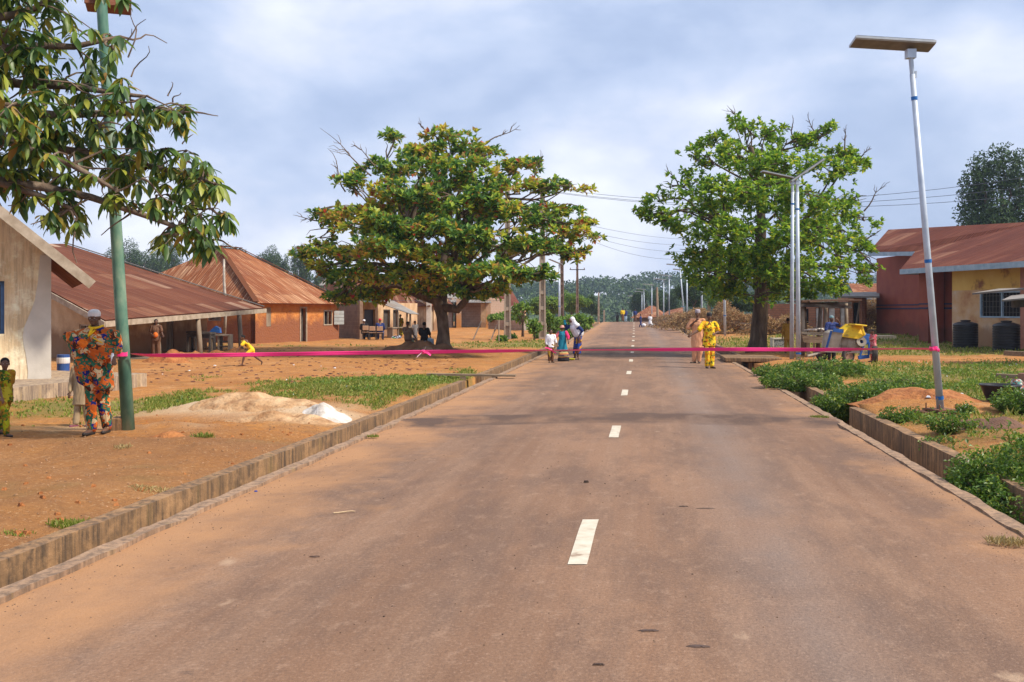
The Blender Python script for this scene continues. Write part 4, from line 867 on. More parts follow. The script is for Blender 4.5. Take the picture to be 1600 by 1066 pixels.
b = MB(); rplane(b, [a(498, 446, 66), a(540, 446, 66), a(540, 432, 70), a(514, 431, 70)], s4, .04); b.build('patch_roof', ZINC, h4, True)
b = MB(); b.beam(a(494, 437, 71), a(540, 434, 71), .4, .3); 
for px, Yp in ((622, 58.2), (636, 58.8), (641, 60)):
    b = MB(); q_ = a(px, 488, Yp); b.tube([(q_.x, Yp, -.1), (q_.x, Yp, q_.z)], .06, 6); b.build('roof_post', TIM, h4, True)
b = MB(); b.box((a(625, 0, 58.6).x, 58.6, .75), (2.4, .5, .06), rz=1.1); 
for q_ in (-1, 1): b.box((a(625, 0, 58.6).x + q_ * .48, 58.6 + q_ * .95, .36), (.07, .4, .72), rz=1.1)
tag(b.build('counter_table', TIM), 'wooden counter under the grey lean-to', 'table')

# ---- further houses behind the almond tree
h5 = empty('pillar_house', (a(650, 0, 72).x, 72, 0), 'brown house with a pale pillar and rusty roof just behind the almond trunk', 'house')
b = MB(); p5 = [Vector((a(638, 0, 74).x, 74)), Vector((a(668, 0, 70).x, 70)), Vector((a(700, 0, 82).x, 82))]
wallp(b, p5[0], p5[1], -.2, 2.75, .2); wallp(b, p5[1] + Vector((0, .2)), p5[2], -.2, 2.75, .2, [(2.0, 3.2, .3, 2.2)]); b.build('wall', MUDP, h5, True)
b = MB(); panel(b, p5[1] + Vector((0, .2)), p5[2], 2.0, 3.2, .3, 2.2, .03, -.1); b.build('door', TIM, h5, True)
b = MB(); b.box((p5[1].x + .1, p5[1].y - .02, 1.3), (.34, .34, 2.9)); b.build('pillar', PATCHC, h5, True)
b = MB(); rplane(b, [a(625, 478, 72.5), a(672, 478, 69.5), a(662, 456, 76), a(610, 455, 76)], (1, 0, 0)); rplane(b, [a(672, 478, 69.5), a(712, 478, 84), a(690, 458, 84), a(662, 456, 76)], (.3, 1, 0)); b.build('roof', RUST1, h5, True)
h6 = empty('block_house', (a(740, 0, 84).x, 84, 0), 'unplastered concrete block house right of the almond trunk', 'house')
p6 = [Vector((a(664, 0, 88).x, 88)), Vector((a(706, 0, 85).x, 85)), Vector((a(765, 0, 84).x, 84)), Vector((a(790, 0, 98).x, 98))]
b = MB(); wallp(b, p6[0], p6[1], -.2, 2.9, .2); wallp(b, p6[1] + Vector((.2, .5)), p6[2], -.2, 2.85, .2); wallp(b, p6[2] + Vector((0, .2)), p6[3], -.2, 2.9, .2); b.build('wall', BLOCK, h6, True)
for px, Yp in ((717, 83.2), (755, 83.6), (763, 83.8)):
    b = MB(); b.box((a(px, 0, Yp).x, Yp, 1.3), (.42, .3, 3.0)); b.build('pillar', mnoise('pale_pillar_plaster' , [(.3, (.42, .26, .16)), (.7, (.55, .40, .28))], 1, .9, stain=((.5, .22, .06), 1.2, .9)) if px != 755 else MUDP, h6, True)
b = MB(); rplane(b, [a(690, 472, 83.5), a(768, 473, 82.5), a(760, 458, 90), a(690, 458, 90)], (1, 0, 0)); b.build('roof', ZINC, h6, True)
b = MB(); q0, q1 = a(763, 0, 80), a(820, 0, 74); wallp(b, Vector((q0.x, 80)), Vector((q1.x, 74)), -.2, 1.0, .2); o = b.build('block_wall', BLOCK); tag(o, 'low unplastered block wall beside the block house', 'wall')
b = MB(); b.box((a(822, 0, 74).x, 74, .5), (.35, .35, 1.4)); tag(b.build('gate_pillar', PATCHC), 'short pale pillar at the end of the low block wall', 'pillar')
h7 = empty('gable_house', (a(800, 0, 100).x, 100, 0), 'house with a dark red roof and white gable board beyond the low wall', 'house')
b = MB(); rplane(b, [a(765, 478, 100), a(782, 455, 104), a(800, 455, 110), a(822, 490, 98)], (.3, 1, 0)); b.build('roof', RUST3, h7, True)
b = MB(); b.beam(a(798, 480, 97.5), a(822, 506, 97), .12, .4); b.build('barge_board', flat('white_board', (.55, .53, .5)), h7, True)
b = MB(); wallp(b, Vector((a(815, 0, 97).x, 97)), Vector((a(822, 0, 103).x, 103)), -.1, 1.9, .3); b.build('wall', MUDP, h7, True)
# far red roofs past the crest
h8 = empty('far_house', (a(1020, 0, 150).x, 150, -.4), 'far house with a peaked red rusty roof at the end of the road', 'house')
b = MB(); rplane(b, [a(985, 497, 150), a(1040, 495, 146), a(1022, 478, 156), a(1015, 478, 156)], (1, 0, 0)); rplane(b, [a(1040, 495, 146), a(1046, 495, 160), a(1022, 478, 156)], (0, 1, 0)); b.build('roof', RUST2, h8, True)
b = MB(); wallp(b, Vector((a(990, 0, 151).x, 151)), Vector((a(1039, 0, 147).x, 147)), -1, .8, .3); b.build('wall', MUDP, h8, True)
h9 = empty('far_house', (a(1050, 0, 140).x, 140, .2), 'far house with a low orange roof behind the dry brush', 'house')
b = MB(); rplane(b, [a(1030, 494, 139), a(1066, 490, 134), a(1068, 480, 142), a(1045, 485, 146)], (1, 0, 0)); b.build('roof', RUST2, h9, True)
b = MB(); wallp(b, Vector((a(1034, 0, 140).x, 140)), Vector((a(1064, 0, 136).x, 136)), -.5, 1.2, .3); b.build('wall', MUDP, h9, True)

# ---- dark red house on the right
REDP = mnoise('dark_red_paint', [(.3, (.23, .05, .032)), (.7, (.29, .075, .042))], 1.2, .75, .15, 20, .005, stain=((.10, .04, .03), .8, .5))
YELP = mnoise('yellow_stained_plaster', [(.34, (.28, .12, .06)), (.43, (.68, .42, .11)), (.7, (.76, .52, .17))], .9, .85, .2, 20, .006)
STNP = mnoise('peeling_pink_plaster', [(.3, (.40, .18, .09)), (.45, (.55, .33, .17)), (.6, (.58, .40, .27)), (.72, (.60, .50, .40))], 1.1, .9, .3, 18, .01, stain=((.28, .15, .08), .7, .8))
h10 = empty('red_house', (20.9, 49.3, .2), 'dark red house with a yellow wall and rusty roof at the right', 'house')
w0, w1 = Vector((20.9, 49.3)), Vector((22.9, 39.5)); wd = (w1 - w0).normalized(); LW_ = (w1 - w0).length; w2 = w1 + wd * 5
zt = 3.95
b = MB(); wallp(b, w0 + wd * 2.62, w2, 0, 3.0 - .25, .2, [(2.33 - .3 + .0, 5.2 - .28, 1.46, 2.66)], flip=1); b.build('lower_wall', STNP, h10, True)
b = MB(); wallp(b, w0 + wd * 2.62, w2, 2.752, zt, .22); b.build('upper_wall', YELP, h10, True)
b = MB(); q0 = w0 + Vector((1.0, .1)); wallp(b, q0, q0 + wd * 2.6, 0, zt, .2); wallp(b, w0, w0 + wd * .75, 0, zt, .9)
bw0, bw1 = Vector((23.55, 62)), Vector((23.95, 49.0)); wallp(b, bw0, bw1, 0, 5.15, .25); wallp(b, bw0 + Vector((6, .3)), bw0 + Vector((0, .02)), 0, 5.1, .25); b.build('red_wall', REDP, h10, True)
b = MB()
for za, zb in ((1.86, 1.95), (2.09, 2.16)):
    for s0, s1, n0 in ((bw0, bw1, .012), (w0, w0 + wd * .75, .012), (q0, q0 + wd * 2.6, .012)):
        d = Vector((s1.x - s0.x, s1.y - s0.y, 0)); ln = d.length; dd = d.normalized(); nn = Vector((dd.y, -dd.x, 0)) * n0
        m0 = Vector((s0.x, s0.y, (za + zb) / 2)) + nn; b.beam(m0, m0 + d, .02, zb - za)
b.build('painted_band', flat('navy_band', (.02, .025, .07)), h10, True)
wq0, wq1 = w0 + wd * 2.62, w2
b = MB(); frame(b, wq0, wq1, 2.03, 4.92, 1.46, 2.66, .07, .1, .03); frame(b, wq0, wq1, 3.42, 3.5, 1.5, 2.62, .04, .1, .02); wf = b.build('window', LBLUE, h10, True)
b = MB()
for k in range(13): u = 2.15 + k * .215; panel(b, wq0, wq1, u, u + .025, 1.5, 2.62, .02, -.06)
for k in range(4): panel(b, wq0, wq1, 2.1, 4.85, 1.7 + k * .25, 1.72 + k * .25, .02, -.05)
b.build('burglar_bars', flat('bar_iron', (.10, .09, .08)), wf, True)
b = MB(); panel(b, wq0, wq1, 2.0, 4.95, 1.4, 2.7, .02, -.16); b.build('pane', DARK, wf, True)
b = MB(); wallp(b, w0 + wd * 7.4 + Vector((-.12, 0)), w0 + wd * 8.0 + Vector((-.12, 0)), .05, zt - .02, .12); b.build('pilaster', flat('pink_pilaster', (.42, .17, .12)), h10, True)
Rr1 = a(1388, 359, 63); Rr2 = a(1625, 346, 50); Ee1 = a(1357, 394, 59); Ee2 = a(1430, 393, 55.5); Ff1 = a(1407, 421, 49.9); Ff2 = a(1690, 402, 37)
b = MB(); ud = Vector((wd.x, wd.y, 0)); rplane(b, [Ff1, Ff2, Rr2 + Vector((2.4, -6, -.4)), Rr2, Ee2], ud); rplane(b, [Ee1, Ee2, Rr2, Rr1], ud)
rplane(b, [Rr1, Rr2, Rr2 + Vector((6, 3, -2.6)), Rr1 + Vector((6, 3, -2.6))], ud); b.build('roof', RUST3, h10, True)
b = MB(); b.beam(Ff1 + Vector((-.02, 0, -.13)), Ff2 + Vector((-.02, 0, -.13)), .05, .26); b.beam(Ee1 + Vector((-.02, 0, -.13)), Ee2 + Vector((-.02, 0, -.13)), .05, .24); b.beam(Ff1 + Vector((0, .03, -.13)), Ff1 + Vector((1.6, .6, -.13)), .05, .26); b.build('fascia', LBLUE, h10, True)
b = MB(); b.beam(Ff1 + Vector((.1, -.2, -.2)), Ff1 + Vector((3.2, .6, -.2)), .9, .02); b.build('soffit', REDP, h10, True)
b = MB(); b.box((20.0, 52.5, .25), (1.6, 1.3, .35), rz=-.1); b.build('step', CREAM, h10, True)
# water tanks
TANK = flat('black_plastic', (.022, .022, .026), .38)
def tank(x, y, s, label):
    z = gz(x, y); pr = [(0.001, 0), (.54, 0)]; zz = .03
    for k in range(9): pr += [(.55, zz), (.55, zz + .07), (.525, zz + .085), (.525, zz + .10)]; zz += .115
    pr += [(.55, zz), (.55, zz + .06), (.50, zz + .12), (.3, zz + .19), (.2, zz + .20), (.2, zz + .24), (.001, zz + .25)]
    root = empty('water_tank', (x, y, z), label, 'water tank', 'black water tanks against the red house'); b = MB(); b.lathe(pr, n=40); o = b.build('tank_body', TANK, root, smooth=False); o.scale = (s, s, s)
    b = MB(); b.lathe([(.19, 0), (.23, 0), (.23, .05), (.001, .07)], (0, 0, zz + .22), 24); o = b.build('lid', TANK, root); o.scale = (s, s, s)
tank(20.55, 43.5, .96, 'black ribbed water tank under the barred window'); tank(20.75, 40.3, .96, 'black ribbed water tank nearer the right edge, pale dust on it')
# tin canopies at the right edge
o = empty('tin_canopy', a(1600, 452, 37), 'tin canopy jutting over the water tanks at the right edge', 'canopy')
b = MB(); rplane(b, [a(1519, 458, 38.2), a(1700, 441, 36.2), a(1700, 447, 38.8), a(1560, 451, 39.6)], (1, 0, 0), .07); b.build('roof', ZINC, o, True)
b = MB(); b.tube([a(1660, 560, 37), a(1660, 446, 37)], .06, 7); b.build('post', TIM, o, True)
o = empty('tin_shelter', a(1640, 470, 30), 'small tin roofed shelter with a dark inside cut by the right edge', 'shelter')
b = MB(); rplane(b, [a(1565, 469, 30), a(1720, 455, 29), a(1720, 447, 31.5), a(1580, 462, 31.5)], (1, 0, 0), .05); b.build('roof', ZINC, o, True)
b = MB(); b.beam(a(1582, 474, 30.6), a(1720, 468, 30.0), .3, .28); b.build('roof_shade_strip', DARKW, o, True)  # dark strip put in for the shade under the tin roof
b = MB(); b.tube([a(1650, 580, 30.4), a(1650, 466, 30.4)], .06, 7); b.build('post', TIM, o, True)

# ---- unfinished brick building, yellow house behind
h11 = empty('brick_building', (a(1270, 0, 64).x, 64, .3), 'unfinished red brick building with white boarded doorways right of the shade tree', 'building')
b0, b1 = Vector((a(1198, 0, 66).x, 66)), Vector((a(1352, 0, 61).x, 61)); Lb = (b1 - b0).length; bd = (b1 - b0) / Lb
fb = lambda px: next(u for u in np.arange(0, Lb + .2, .02) if 800 + F * (b0 + bd * u).x / (b0 + bd * u).y > px)
ops = [(fb(1253), fb(1263), .2, 1.9), (fb(1274), fb(1285), .25, 1.95), (fb(1294), fb(1304), .25, 1.95), (fb(1312), fb(1322), .25, 2.1), (fb(1332), fb(1342), .2, 2.3)]
zz1 = 2.25; b = MB(); um = fb(1325); wallp(b, b0, b0 + bd * um, 0, zz1, .2, ops[:4]); wallp(b, b0 + bd * (um + .001), b1, 0, 2.72, .2, [(ops[4][0] - um, ops[4][1] - um, .2, 2.3)]); wallp(b, b1 + Vector((0, .01)), b1 + Vector((.5, 6)), 0, 2.7, .2); wallp(b, b0 + Vector((1, 6)), b0, 0, 2.2, .2); wallp(b, b1 + Vector((.5, 5)), b0 + Vector((1, 5)), 0, 2.2, .2); b.build('wall', BRICK, h11, True)
WB = mnoise('whitewashed_board', [(.3, (.42, .38, .34)), (.6, (.66, .62, .56))], 3, .85, .2, 20, .004, stain=((.5, .3, .2), .8, .6))
for q_ in ops[1:4]:
    b = MB(); panel(b, b0, b1, q_[0], q_[1], q_[2], q_[3], .04, -.1); b.build('door', WB, h11, True)
for q_ in (ops[0], ops[4]):
    b = MB(); panel(b, b0, b1, q_[0], q_[1], q_[2], q_[3], .03, -.19); b.build('doorway', DARK, h11, True)  # black sheets stand in for the shade inside the open doorways
b = MB(); rplane(b, [a(1302, 463, 60.3), a(1374, 463, 58.5), a(1374, 456, 63), a(1318, 457, 64)], (1, 0, 0), .1); b.build('roof', ZINC, h11, True)
b = MB(); b.beam(a(1337, 513, 61), a(1344, 468, 60.4), .07, .07); b.build('prop', TIM, h11, True)
h12 = empty('yellow_house', (a(1360, 0, 78).x, 78, .5), 'pale yellow house with a blue window between the brick building and the red house', 'house')
y0_, y1_ = Vector((a(1340, 0, 79).x, 79)), Vector((a(1392, 0, 76).x, 76)); fy = (y1_ - y0_).length
b = MB(); wallp(b, y0_, y1_, 0, 3.1, .2, [(fy * .37, fy * .62, 1.6, 2.5)]); b.build('wall', mnoise('pale_yellow_plaster', [(.3, (.55, .40, .2)), (.7, (.68, .54, .3))], 1.2, .9, stain=((.35, .22, .12), 1.6, .8)), h12, True)
b = MB(); panel(b, y0_, y1_, fy * .37, fy * .62, 1.6, 2.5, .04, -.08); b.build('window', flat('blue_shutter', (.18, .32, .5)), h12, True)
b = MB(); rplane(b, [a(1336, 463, 77.5), a(1394, 463, 74.5), a(1394, 443, 84), a(1326, 443, 86)], (1, 0, 0)); b.build('roof', RUST2, h12, True)
b = MB(); b.beam(a(1334, 465, 77.4), a(1394, 465, 74.4), .06, .3); b.build('fascia', LBLUE, h12, True)
# ================================================ POLES, LAMPS, WIRES
a = at
GALV = mnoise('galvanised_steel', [(.3, (.38, .44, .52)), (.7, (.52, .58, .66))], 5, .5, .1, 30, .002, metal=.25)
GREENP = mnoise('green_pole_paint', [(.32, (.05, .13, .10)), (.45, (.08, .18, .13)), (.55, (.14, .24, .17)), (.66, (.24, .31, .22))], 3.5, .45, .12, 20, .003, stretch=(1, 1, .5))
TAPE = flat('blue_tape', (.02, .14, .42), .5); RUSTP = mnoise('rust_plate', [(.3, (.13, .06, .035)), (.7, (.24, .11, .06))], 8, .9, .4, 40, .005)
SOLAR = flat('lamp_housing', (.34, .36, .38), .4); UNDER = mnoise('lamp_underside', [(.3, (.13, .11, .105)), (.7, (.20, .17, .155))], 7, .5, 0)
def lamp(base, top, hd, label, r=.057, head=(1.25, .34, .05), tilt=0.0, roll=0.0, hoff=-.15, group='solar street lamps along the right verge', plate=True, bands=(.22, .9)):
    """base, top world points; hd = azimuth of the long head"""
    base = Vector(base); top = Vector(top); root = empty('street_lamp', base, label, 'street lamp', group); t = top - base
    b = MB(); b.tube([(0, 0, -.05), t * .5, t * .93], [r, r * .86, r * .72], 16); b.build('pole', GALV, root, smooth=True)
    if plate:
        b = MB(); b.box((0, 0, .02), (.40, .40, .03), rz=.3)
        for i in range(4): an = .3 + math.pi / 4 + i * math.pi / 2; b.tube([(.22 * math.cos(an), .22 * math.sin(an), -.05), (.22 * math.cos(an), .22 * math.sin(an), .12)], .012, 6)
        b.build('base_plate', RUSTP, root)
    b = MB()
    for f_ in bands: p = t * (f_ if f_ < 1 else 1) * .93; b.tube([p - t.normalized() * .028, p + t.normalized() * .028], r * (1.04 - .26 * f_) + .003, 16, cap=False)
    b.build('tape_band', TAPE, root)
    b = MB(); b.tube([t * .92, t * .995], [r * .62, r * .62], 12); b.box(t * .985, (.14, .12, .14)); b.box(t * .93 + Vector((.05, 0, .0)), (.03, .05, .1)); b.build('bracket', GALV, root)
    m = Matrix.Rotation(hd, 3, 'Z') @ Matrix.Rotation(tilt, 3, 'Y') @ Matrix.Rotation(roll, 3, 'X')
    hc = t + m @ Vector((hoff, 0, head[2] * .7 + .02))
    b = MB(); l, w_, h = head; sec = [(-w_ / 2, -h * .25), (-w_ / 2 + .03, -h / 2), (w_ / 2 - .03, -h / 2), (w_ / 2, -h * .25), (w_ / 2, h / 2), (-w_ / 2, h / 2)]
    A = [hc + m @ Vector((-l / 2, y, z)) for y, z in sec]; B = [hc + m @ Vector((l / 2, y, z)) for y, z in sec]
    b.face(A[::-1]); b.face(B)
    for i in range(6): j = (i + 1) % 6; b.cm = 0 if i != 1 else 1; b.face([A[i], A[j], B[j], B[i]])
    hh = b.build('light_head', [SOLAR, UNDER], root)
    b = MB(); b.box(hc + m @ Vector((0, 0, h / 2 + .006)), (l * .96, w_ * .94, .01), M=m); b.build('solar_panel', flat('solar_cells', (.01, .015, .04), .2) if 'solar_cells' not in bpy.data.materials else bpy.data.materials['solar_cells'], hh)
    return root
p0 = a(1470, 660, 15.5); p0.z = gz(p0.x, p0.y) + .02
lamp(p0, a(1422, 76, 15.2), R(-2), 'tall leaning street lamp nearest on the right with the ribbon tied to it', tilt=R(4), roll=R(-12), hoff=-.28, bands=(.04, .45, .93))
b = MB(); b.box((p0.x, p0.y, p0.z - .12), (.62, .62, .22), rz=.3); tag(b.build('lamp_footing', RUSTP), 'low brown footing block under the nearest street lamp', 'footing')
p1 = a(1237, 564, 33.6); p2 = a(1247.5, 566, 33.0); p1.z = gz(p1.x, p1.y); p2.z = gz(p2.x, p2.y)
lamp(p1, a(1238.5, 281, 33.6), R(0), 'left one of the twin street lamps with its head pointing left', r=.075, tilt=R(12), hoff=-.50, plate=False, bands=(.06, .93))
lamp(p2, a(1245.5, 281, 33.0), R(0), 'right one of the twin street lamps with its head tilted up', r=.082, tilt=R(-34), hoff=.45, plate=False, bands=(.04, .9), head=(1.35, .34, .07))
FL = [((1133, 531), (1131, 396), 60, 'far street lamp pole standing on the grass left of the shade tree trunk', 5), ((1097, 520), (1096, 405), 78, 'far street lamp directly behind the man in peach', 5), ((1074, 513), (1073, 424), 96, 'straight thin street lamp left of the two men', 4), ((1070, 500), (1062, 416), 100, 'leaning street lamp with a long flat head above the dry brush', 4),
      ((1046, 503), (1045.5, 432), 122, 'far street lamp, second pole right of the peaked red roof', 4), ((1037, 505), (1037, 438), 130, 'far street lamp, first pole right of the peaked red roof', 4), ((1018.5, 508), (1018.5, 446), 150, 'far street lamp in front of the peaked red roof', 4), ((1007, 510), (1006, 453), 172, 'far street lamp at the left slope of the red roof', 4),
      ((1003, 508), (1003, 457), 180, 'far street lamp just left of the red roof slope', 4), ((995.5, 510), (995, 463), 200, 'far street lamp, third from the left in the row over the crest', 4), ((990.5, 510), (990.5, 464), 205, 'far street lamp, second from the left in the row over the crest', 4), ((988.5, 508), (988.5, 474), 230, 'farthest street lamp at the left end of the row', 4)]
for (bx, by), (tx, ty), Y, lb, _ in FL:
    q = a(bx, by, Y); q.z = min(q.z, gz(q.x, Y)); lamp(q, a(tx, ty, Y), R(8), lb, r=.085, head=(1.7, .4, .09), hoff=-.55, tilt=R(5), plate=False, bands=(.3,))
q = a(874, 512, 74); q.z = gz(q.x, 74); lamp(q, a(874, 413, 74), R(20), 'thin white street lamp beside the brown electric pole on the left', r=.09, hoff=-.3, plate=False, group=None, bands=(.4,), tilt=R(20))
# green pole with the rusty box
p0 = a(201, 678, 14.2); p0.z = gz(p0.x, p0.y); root = empty('green_pole', p0, 'tall green painted steel pole at the left with the ribbon tied to it', 'pole')
pt_ = [a(201, 680, 14.2), a(190, 500, 14.2), a(178, 300, 14.2), a(166, 120, 14.2), a(158, -10, 14.2), a(152, -95, 14.2)]
b = MB(); b.tube(pt_, [.094, .088, .082, .078, .076, .074], 18); b.build('pole', GREENP, root, True, True)
b = MB(); q = a(163, -5, 14.3); m = Matrix.Rotation(R(18), 3, 'Z') @ Matrix.Rotation(R(-6), 3, 'X')
b.box(q + Vector((.0, .16, .20)), (.62, .30, .72), M=m); b.box(q + Vector((.02, .0, .20)), (.58, .03, .68), M=m); bx = bent(b.build('rusty_box', mnoise('dark_rusty_steel', [(.3, (.09, .035, .025)), (.5, (.20, .065, .035)), (.7, (.27, .11, .06))], 4, .8, .3, 25, .005), root, True), .01)
b = MB(); q = p0 + Vector((-.13, .05, .03)); b.box(q, (.26, .26, .30), rz=.15); o = b.build('concrete_base', DWALL, root, True); bent(o, .02)
# concrete electric poles
CP = mnoise('pole_concrete', [(.3, (.27, .21, .16)), (.5, (.38, .31, .24)), (.7, (.46, .38, .30))], 2, .9, .3, 20, .006)
def epole(px, by, Y, top, w0, w1, label, arms=(), mat=CP):
    q = a(px, by, Y); z0 = gz(q.x, Y); root = empty('electric_pole', (q.x, Y, z0), label, 'electric pole', 'electric poles left of the road'); H = a(px, top, Y).z - z0
    b = MB(); hw0, hw1 = w0 / 2, w1 / 2; th = .07 * w0 / .4 + .02
    for s in (-1, 1): b.beam((s * (hw0 - th / 2), 0, -.2), (s * (hw1 - th / 2), 0, H), w0 * .62, th, up=(1, 0, 0))
    b.beam((0, 0, -.2), (0, 0, H), w0 * .18, w0 * .5, up=(1, 0, 0))
    n = int(H / .85)
    for i in range(n + 1): z = H * i / n; ww = w0 + (w1 - w0) * i / n; b.box((0, 0, z), (ww - .03, w0 * .54, .22))
    b.build('pole', mat, root)
    for z, ln, an in arms:
        b = MB(); d = Vector((math.cos(an), math.sin(an), 0)) * ln / 2; b.beam(Vector((0, -.1, H + z)) - d, Vector((0, -.1, H + z)) + d, .08, .08); ar = b.build('crossarm', DARKW, root)
        for s in (-.9, 0, .9):
            b = MB(); b.lathe([(.001, 0), (.04, 0), (.055, .05), (.03, .07), (.05, .12), (.02, .18), (.001, .18)], Vector((0, -.1, H + z + .04)) + d * s, 8); b.build('insulator', flat('brown_porcelain', (.12, .06, .04), .3) if 'brown_porcelain' not in bpy.data.materials else bpy.data.materials['brown_porcelain'], ar)
    return root
BP = mnoise('brown_pole', [(.3, (.16, .10, .075)), (.7, (.27, .19, .14))], 3, .9)
epole(793, 533, 56, 291, .42, .26, 'thick concrete electric pole by the low block wall, left of the pair', [(-.5, 1.6, R(-20))])
epole(847.5, 533, 56, 288, .42, .26, 'thickest concrete electric pole behind the children, right of the pair', [(-.5, 1.6, R(-20))])
epole(878, 510, 75, 352, .34, .22, 'brown electric pole with a crossarm beside the thin white lamp', [(-.1, 1.1, R(0))], BP)
epole(902, 505, 100, 408, .32, .2, 'electric pole over the green hedge where the road narrows', [(-.9, 1.6, 0)], BP)
epole(935.5, 505, 122, 458, .26, .18, 'slim far electric pole at the left verge by the crest')
epole(944, 506, 122, 486, .22, .18, 'short far concrete post at the left verge by the crest')
q = a(1028, 500, 140); b = MB(); b.tube([(q.x, 140, -.6), a(1026.5, 449, 140)], [.22, .14], 8); tag(b.build('timber_pole', mnoise('tan_timber', [(.3, (.25, .18, .12)), (.7, (.40, .30, .2))], 2, .9)), 'leaning tan timber pole by the peaked red roof', 'pole')
q = a(1108, 510, 105); b = MB(); b.tube([(q.x, 105, .3), a(1108, 378, 105)], [.2, .12], 8); tag(b.build('timber_pole', bpy.data.materials['tan_timber']), 'timber pole hidden among the leaves of the shade tree', 'pole')
WIRE = flat('wire_black', (.10, .11, .14), .6)
def wire(p, q, sag, label, r=.011, grp='overhead wires crossing the sky'):
    b = MB(); b.tube([Vector(p).lerp(Vector(q), i / 16) - Vector((0, 0, sag * 4 * (i / 16) * (1 - i / 16))) for i in range(17)], r, 5); tag(b.build('overhead_wire', WIRE), label, 'wire', grp)
wire(a(847, 292, 56), a(1760, 250, 40), 1.25, 'top wire of the three crossing behind the shade tree')
wire(a(849, 297, 56), a(1760, 270, 40), 1.1, 'middle wire of the three crossing behind the shade tree')
wire(a(846, 298, 56), a(1760, 288, 40), 1.0, 'lowest wire of the three crossing behind the shade tree')
for i, (y1, y2, sg, lb) in enumerate([(342, 374, .5, 'highest of the wires sloping down right from the crossarm pole'), (352, 382, .6, 'second wire sloping down right from the crossarm pole'), (354, 390, .9, 'third wire sloping down right from the crossarm pole'), (356, 398, 1.3, 'lowest wire sloping down right from the crossarm pole')]):
    wire(a(880, y1, 75), a(1108, y2, 105), sg, lb, .014)
wire(a(793, 292, 56), a(847, 290, 56), .3, 'short wire slung between the two thick concrete poles')
wire(a(-80, 405, 60), a(793, 470, 56), .8, 'thin wire running left behind the hipped roof', .012)
for p, q, lb in [((752, 502), (738, 534), 'longer leaning stick by the low block wall'), ((776, 509), (767, 532), 'shorter leaning stick by the low block wall')]:
    b = MB(); b.tube([a(*p, 57), a(*q, 55)], .04, 6); tag(b.build('leaning_stick', BARK), lb, 'stick')
for px, t_, Y in [(779.5, 500, 52), (853, 505, 50)]:
    b = MB(); q = a(px, t_, Y); b.tube([(q.x, Y, -.05), q], .03, 6); tag(b.build('stake', CP), 'thin pale stake ' + ('left' if px < 800 else 'right') + ' of the grass strip by the concrete poles', 'stake')

# ================================================ RIBBON
def ribbon_mat():
    m, nt, p = newmat('pink_satin'); p.inputs['Base Color'].default_value = (.92, .03, .24, 1); p.inputs['Roughness'].default_value = .32; p.inputs['Sheen Weight'].default_value = .3; return m
RIB = ribbon_mat()
root = empty('ribbon', a(190, 553, 14.1), 'long pink ribbon stretched across the road between two poles', 'ribbon')
A_ = a(205, 553, 14.12); B_ = a(1457, 545.5, 15.42); vs = []; fs = []; n = 260
M1 = [(0, 553), (.02, 555.5), (.08, 555.5), (.3, 551), (.5, 547.5), (.7, 546), (.85, 546.5), (.97, 545), (1, 545.5)]
tw_ = [(0, .3), (.05, 1.25), (.13, 1.4), (.3, 1.35), (.42, 1.0), (.50, .35), (.56, .25), (.64, .9), (.72, 1.2), (.8, 1.45), (.9, .8), (.96, .3), (1, .5)]
for i in range(n + 1):
    t = i / n; p = A_.lerp(B_, t); py = float(np.interp(t, [q[0] for q in M1], [q[1] for q in M1])); p.z = EYE - (py - HY) / F * p.y
    an = float(np.interp(t, [q[0] for q in tw_], [q[1] for q in tw_])) + .12 * math.sin(t * 60); wd_ = .031
    d = Vector((0, -math.cos(an), math.sin(an))) * wd_
    for k in (-1, -.33, .33, 1): vs.append(p + d * k + Vector((0, .004 * math.cos(k * 3), 0)))
for i in range(n):
    for k in range(3): q = i * 4 + k; fs.append((q, q + 1, q + 5, q + 4))
b = MB(); b.mesh(vs, fs); o = b.build('ribbon_strip', RIB, root, True, True); m = o.modifiers.new('s', 'SOLIDIFY'); m.thickness = .0012
for c, r_, an in ((A_ + Vector((-.155, 0, .0)), .096, 0), (B_ + Vector((.03, .02, .01)), .066, 0)):
    b = MB()
    for k in range(20):
        a0, a1 = 2 * math.pi * k / 20, 2 * math.pi * (k + 1) / 20
        b.face([c + Vector((r_ * math.cos(a0), r_ * math.sin(a0), -.035)), c + Vector((r_ * math.cos(a1), r_ * math.sin(a1), -.035)), c + Vector((r_ * math.cos(a1), r_ * math.sin(a1), .03 + .01 * math.sin(a1 * 3))), c + Vector((r_ * math.cos(a0), r_ * math.sin(a0), .03 + .01 * math.sin(a0 * 3)))])
    if r_ > .08: b.build('wrapped_end', RIB, root, True)
for s in range(8):
    p = B_ + Vector((.03, 0, -.01)); b.ell(p + Vector((math.cos(s) * .065, math.sin(s) * .065, .01 * math.sin(s * 5))), (.018, .018, .03), n=6, m=4)
b.build('wrapped_end', RIB, root, True)
def tail(pts, w):
    b = MB(); vs = []; pts = [Vector(p) for p in pts]
    for i, p in enumerate(pts): an = i * .5; d = Vector((math.cos(an) * .5, math.sin(an) * .6, .8)).normalized() * w; vs += [p - d, p + d]
    b.mesh(vs, [(2 * i, 2 * i + 1, 2 * i + 3, 2 * i + 2) for i in range(len(pts) - 1)]); return b
kn = a(661, 549, 14.55)
b = MB(); b.ell(kn, (.025, .02, .025), n=8, m=6); b.build('knot', RIB, root, True, True)
WR = flat('ribbon_pale_side', (.85, .55, .62), .35)
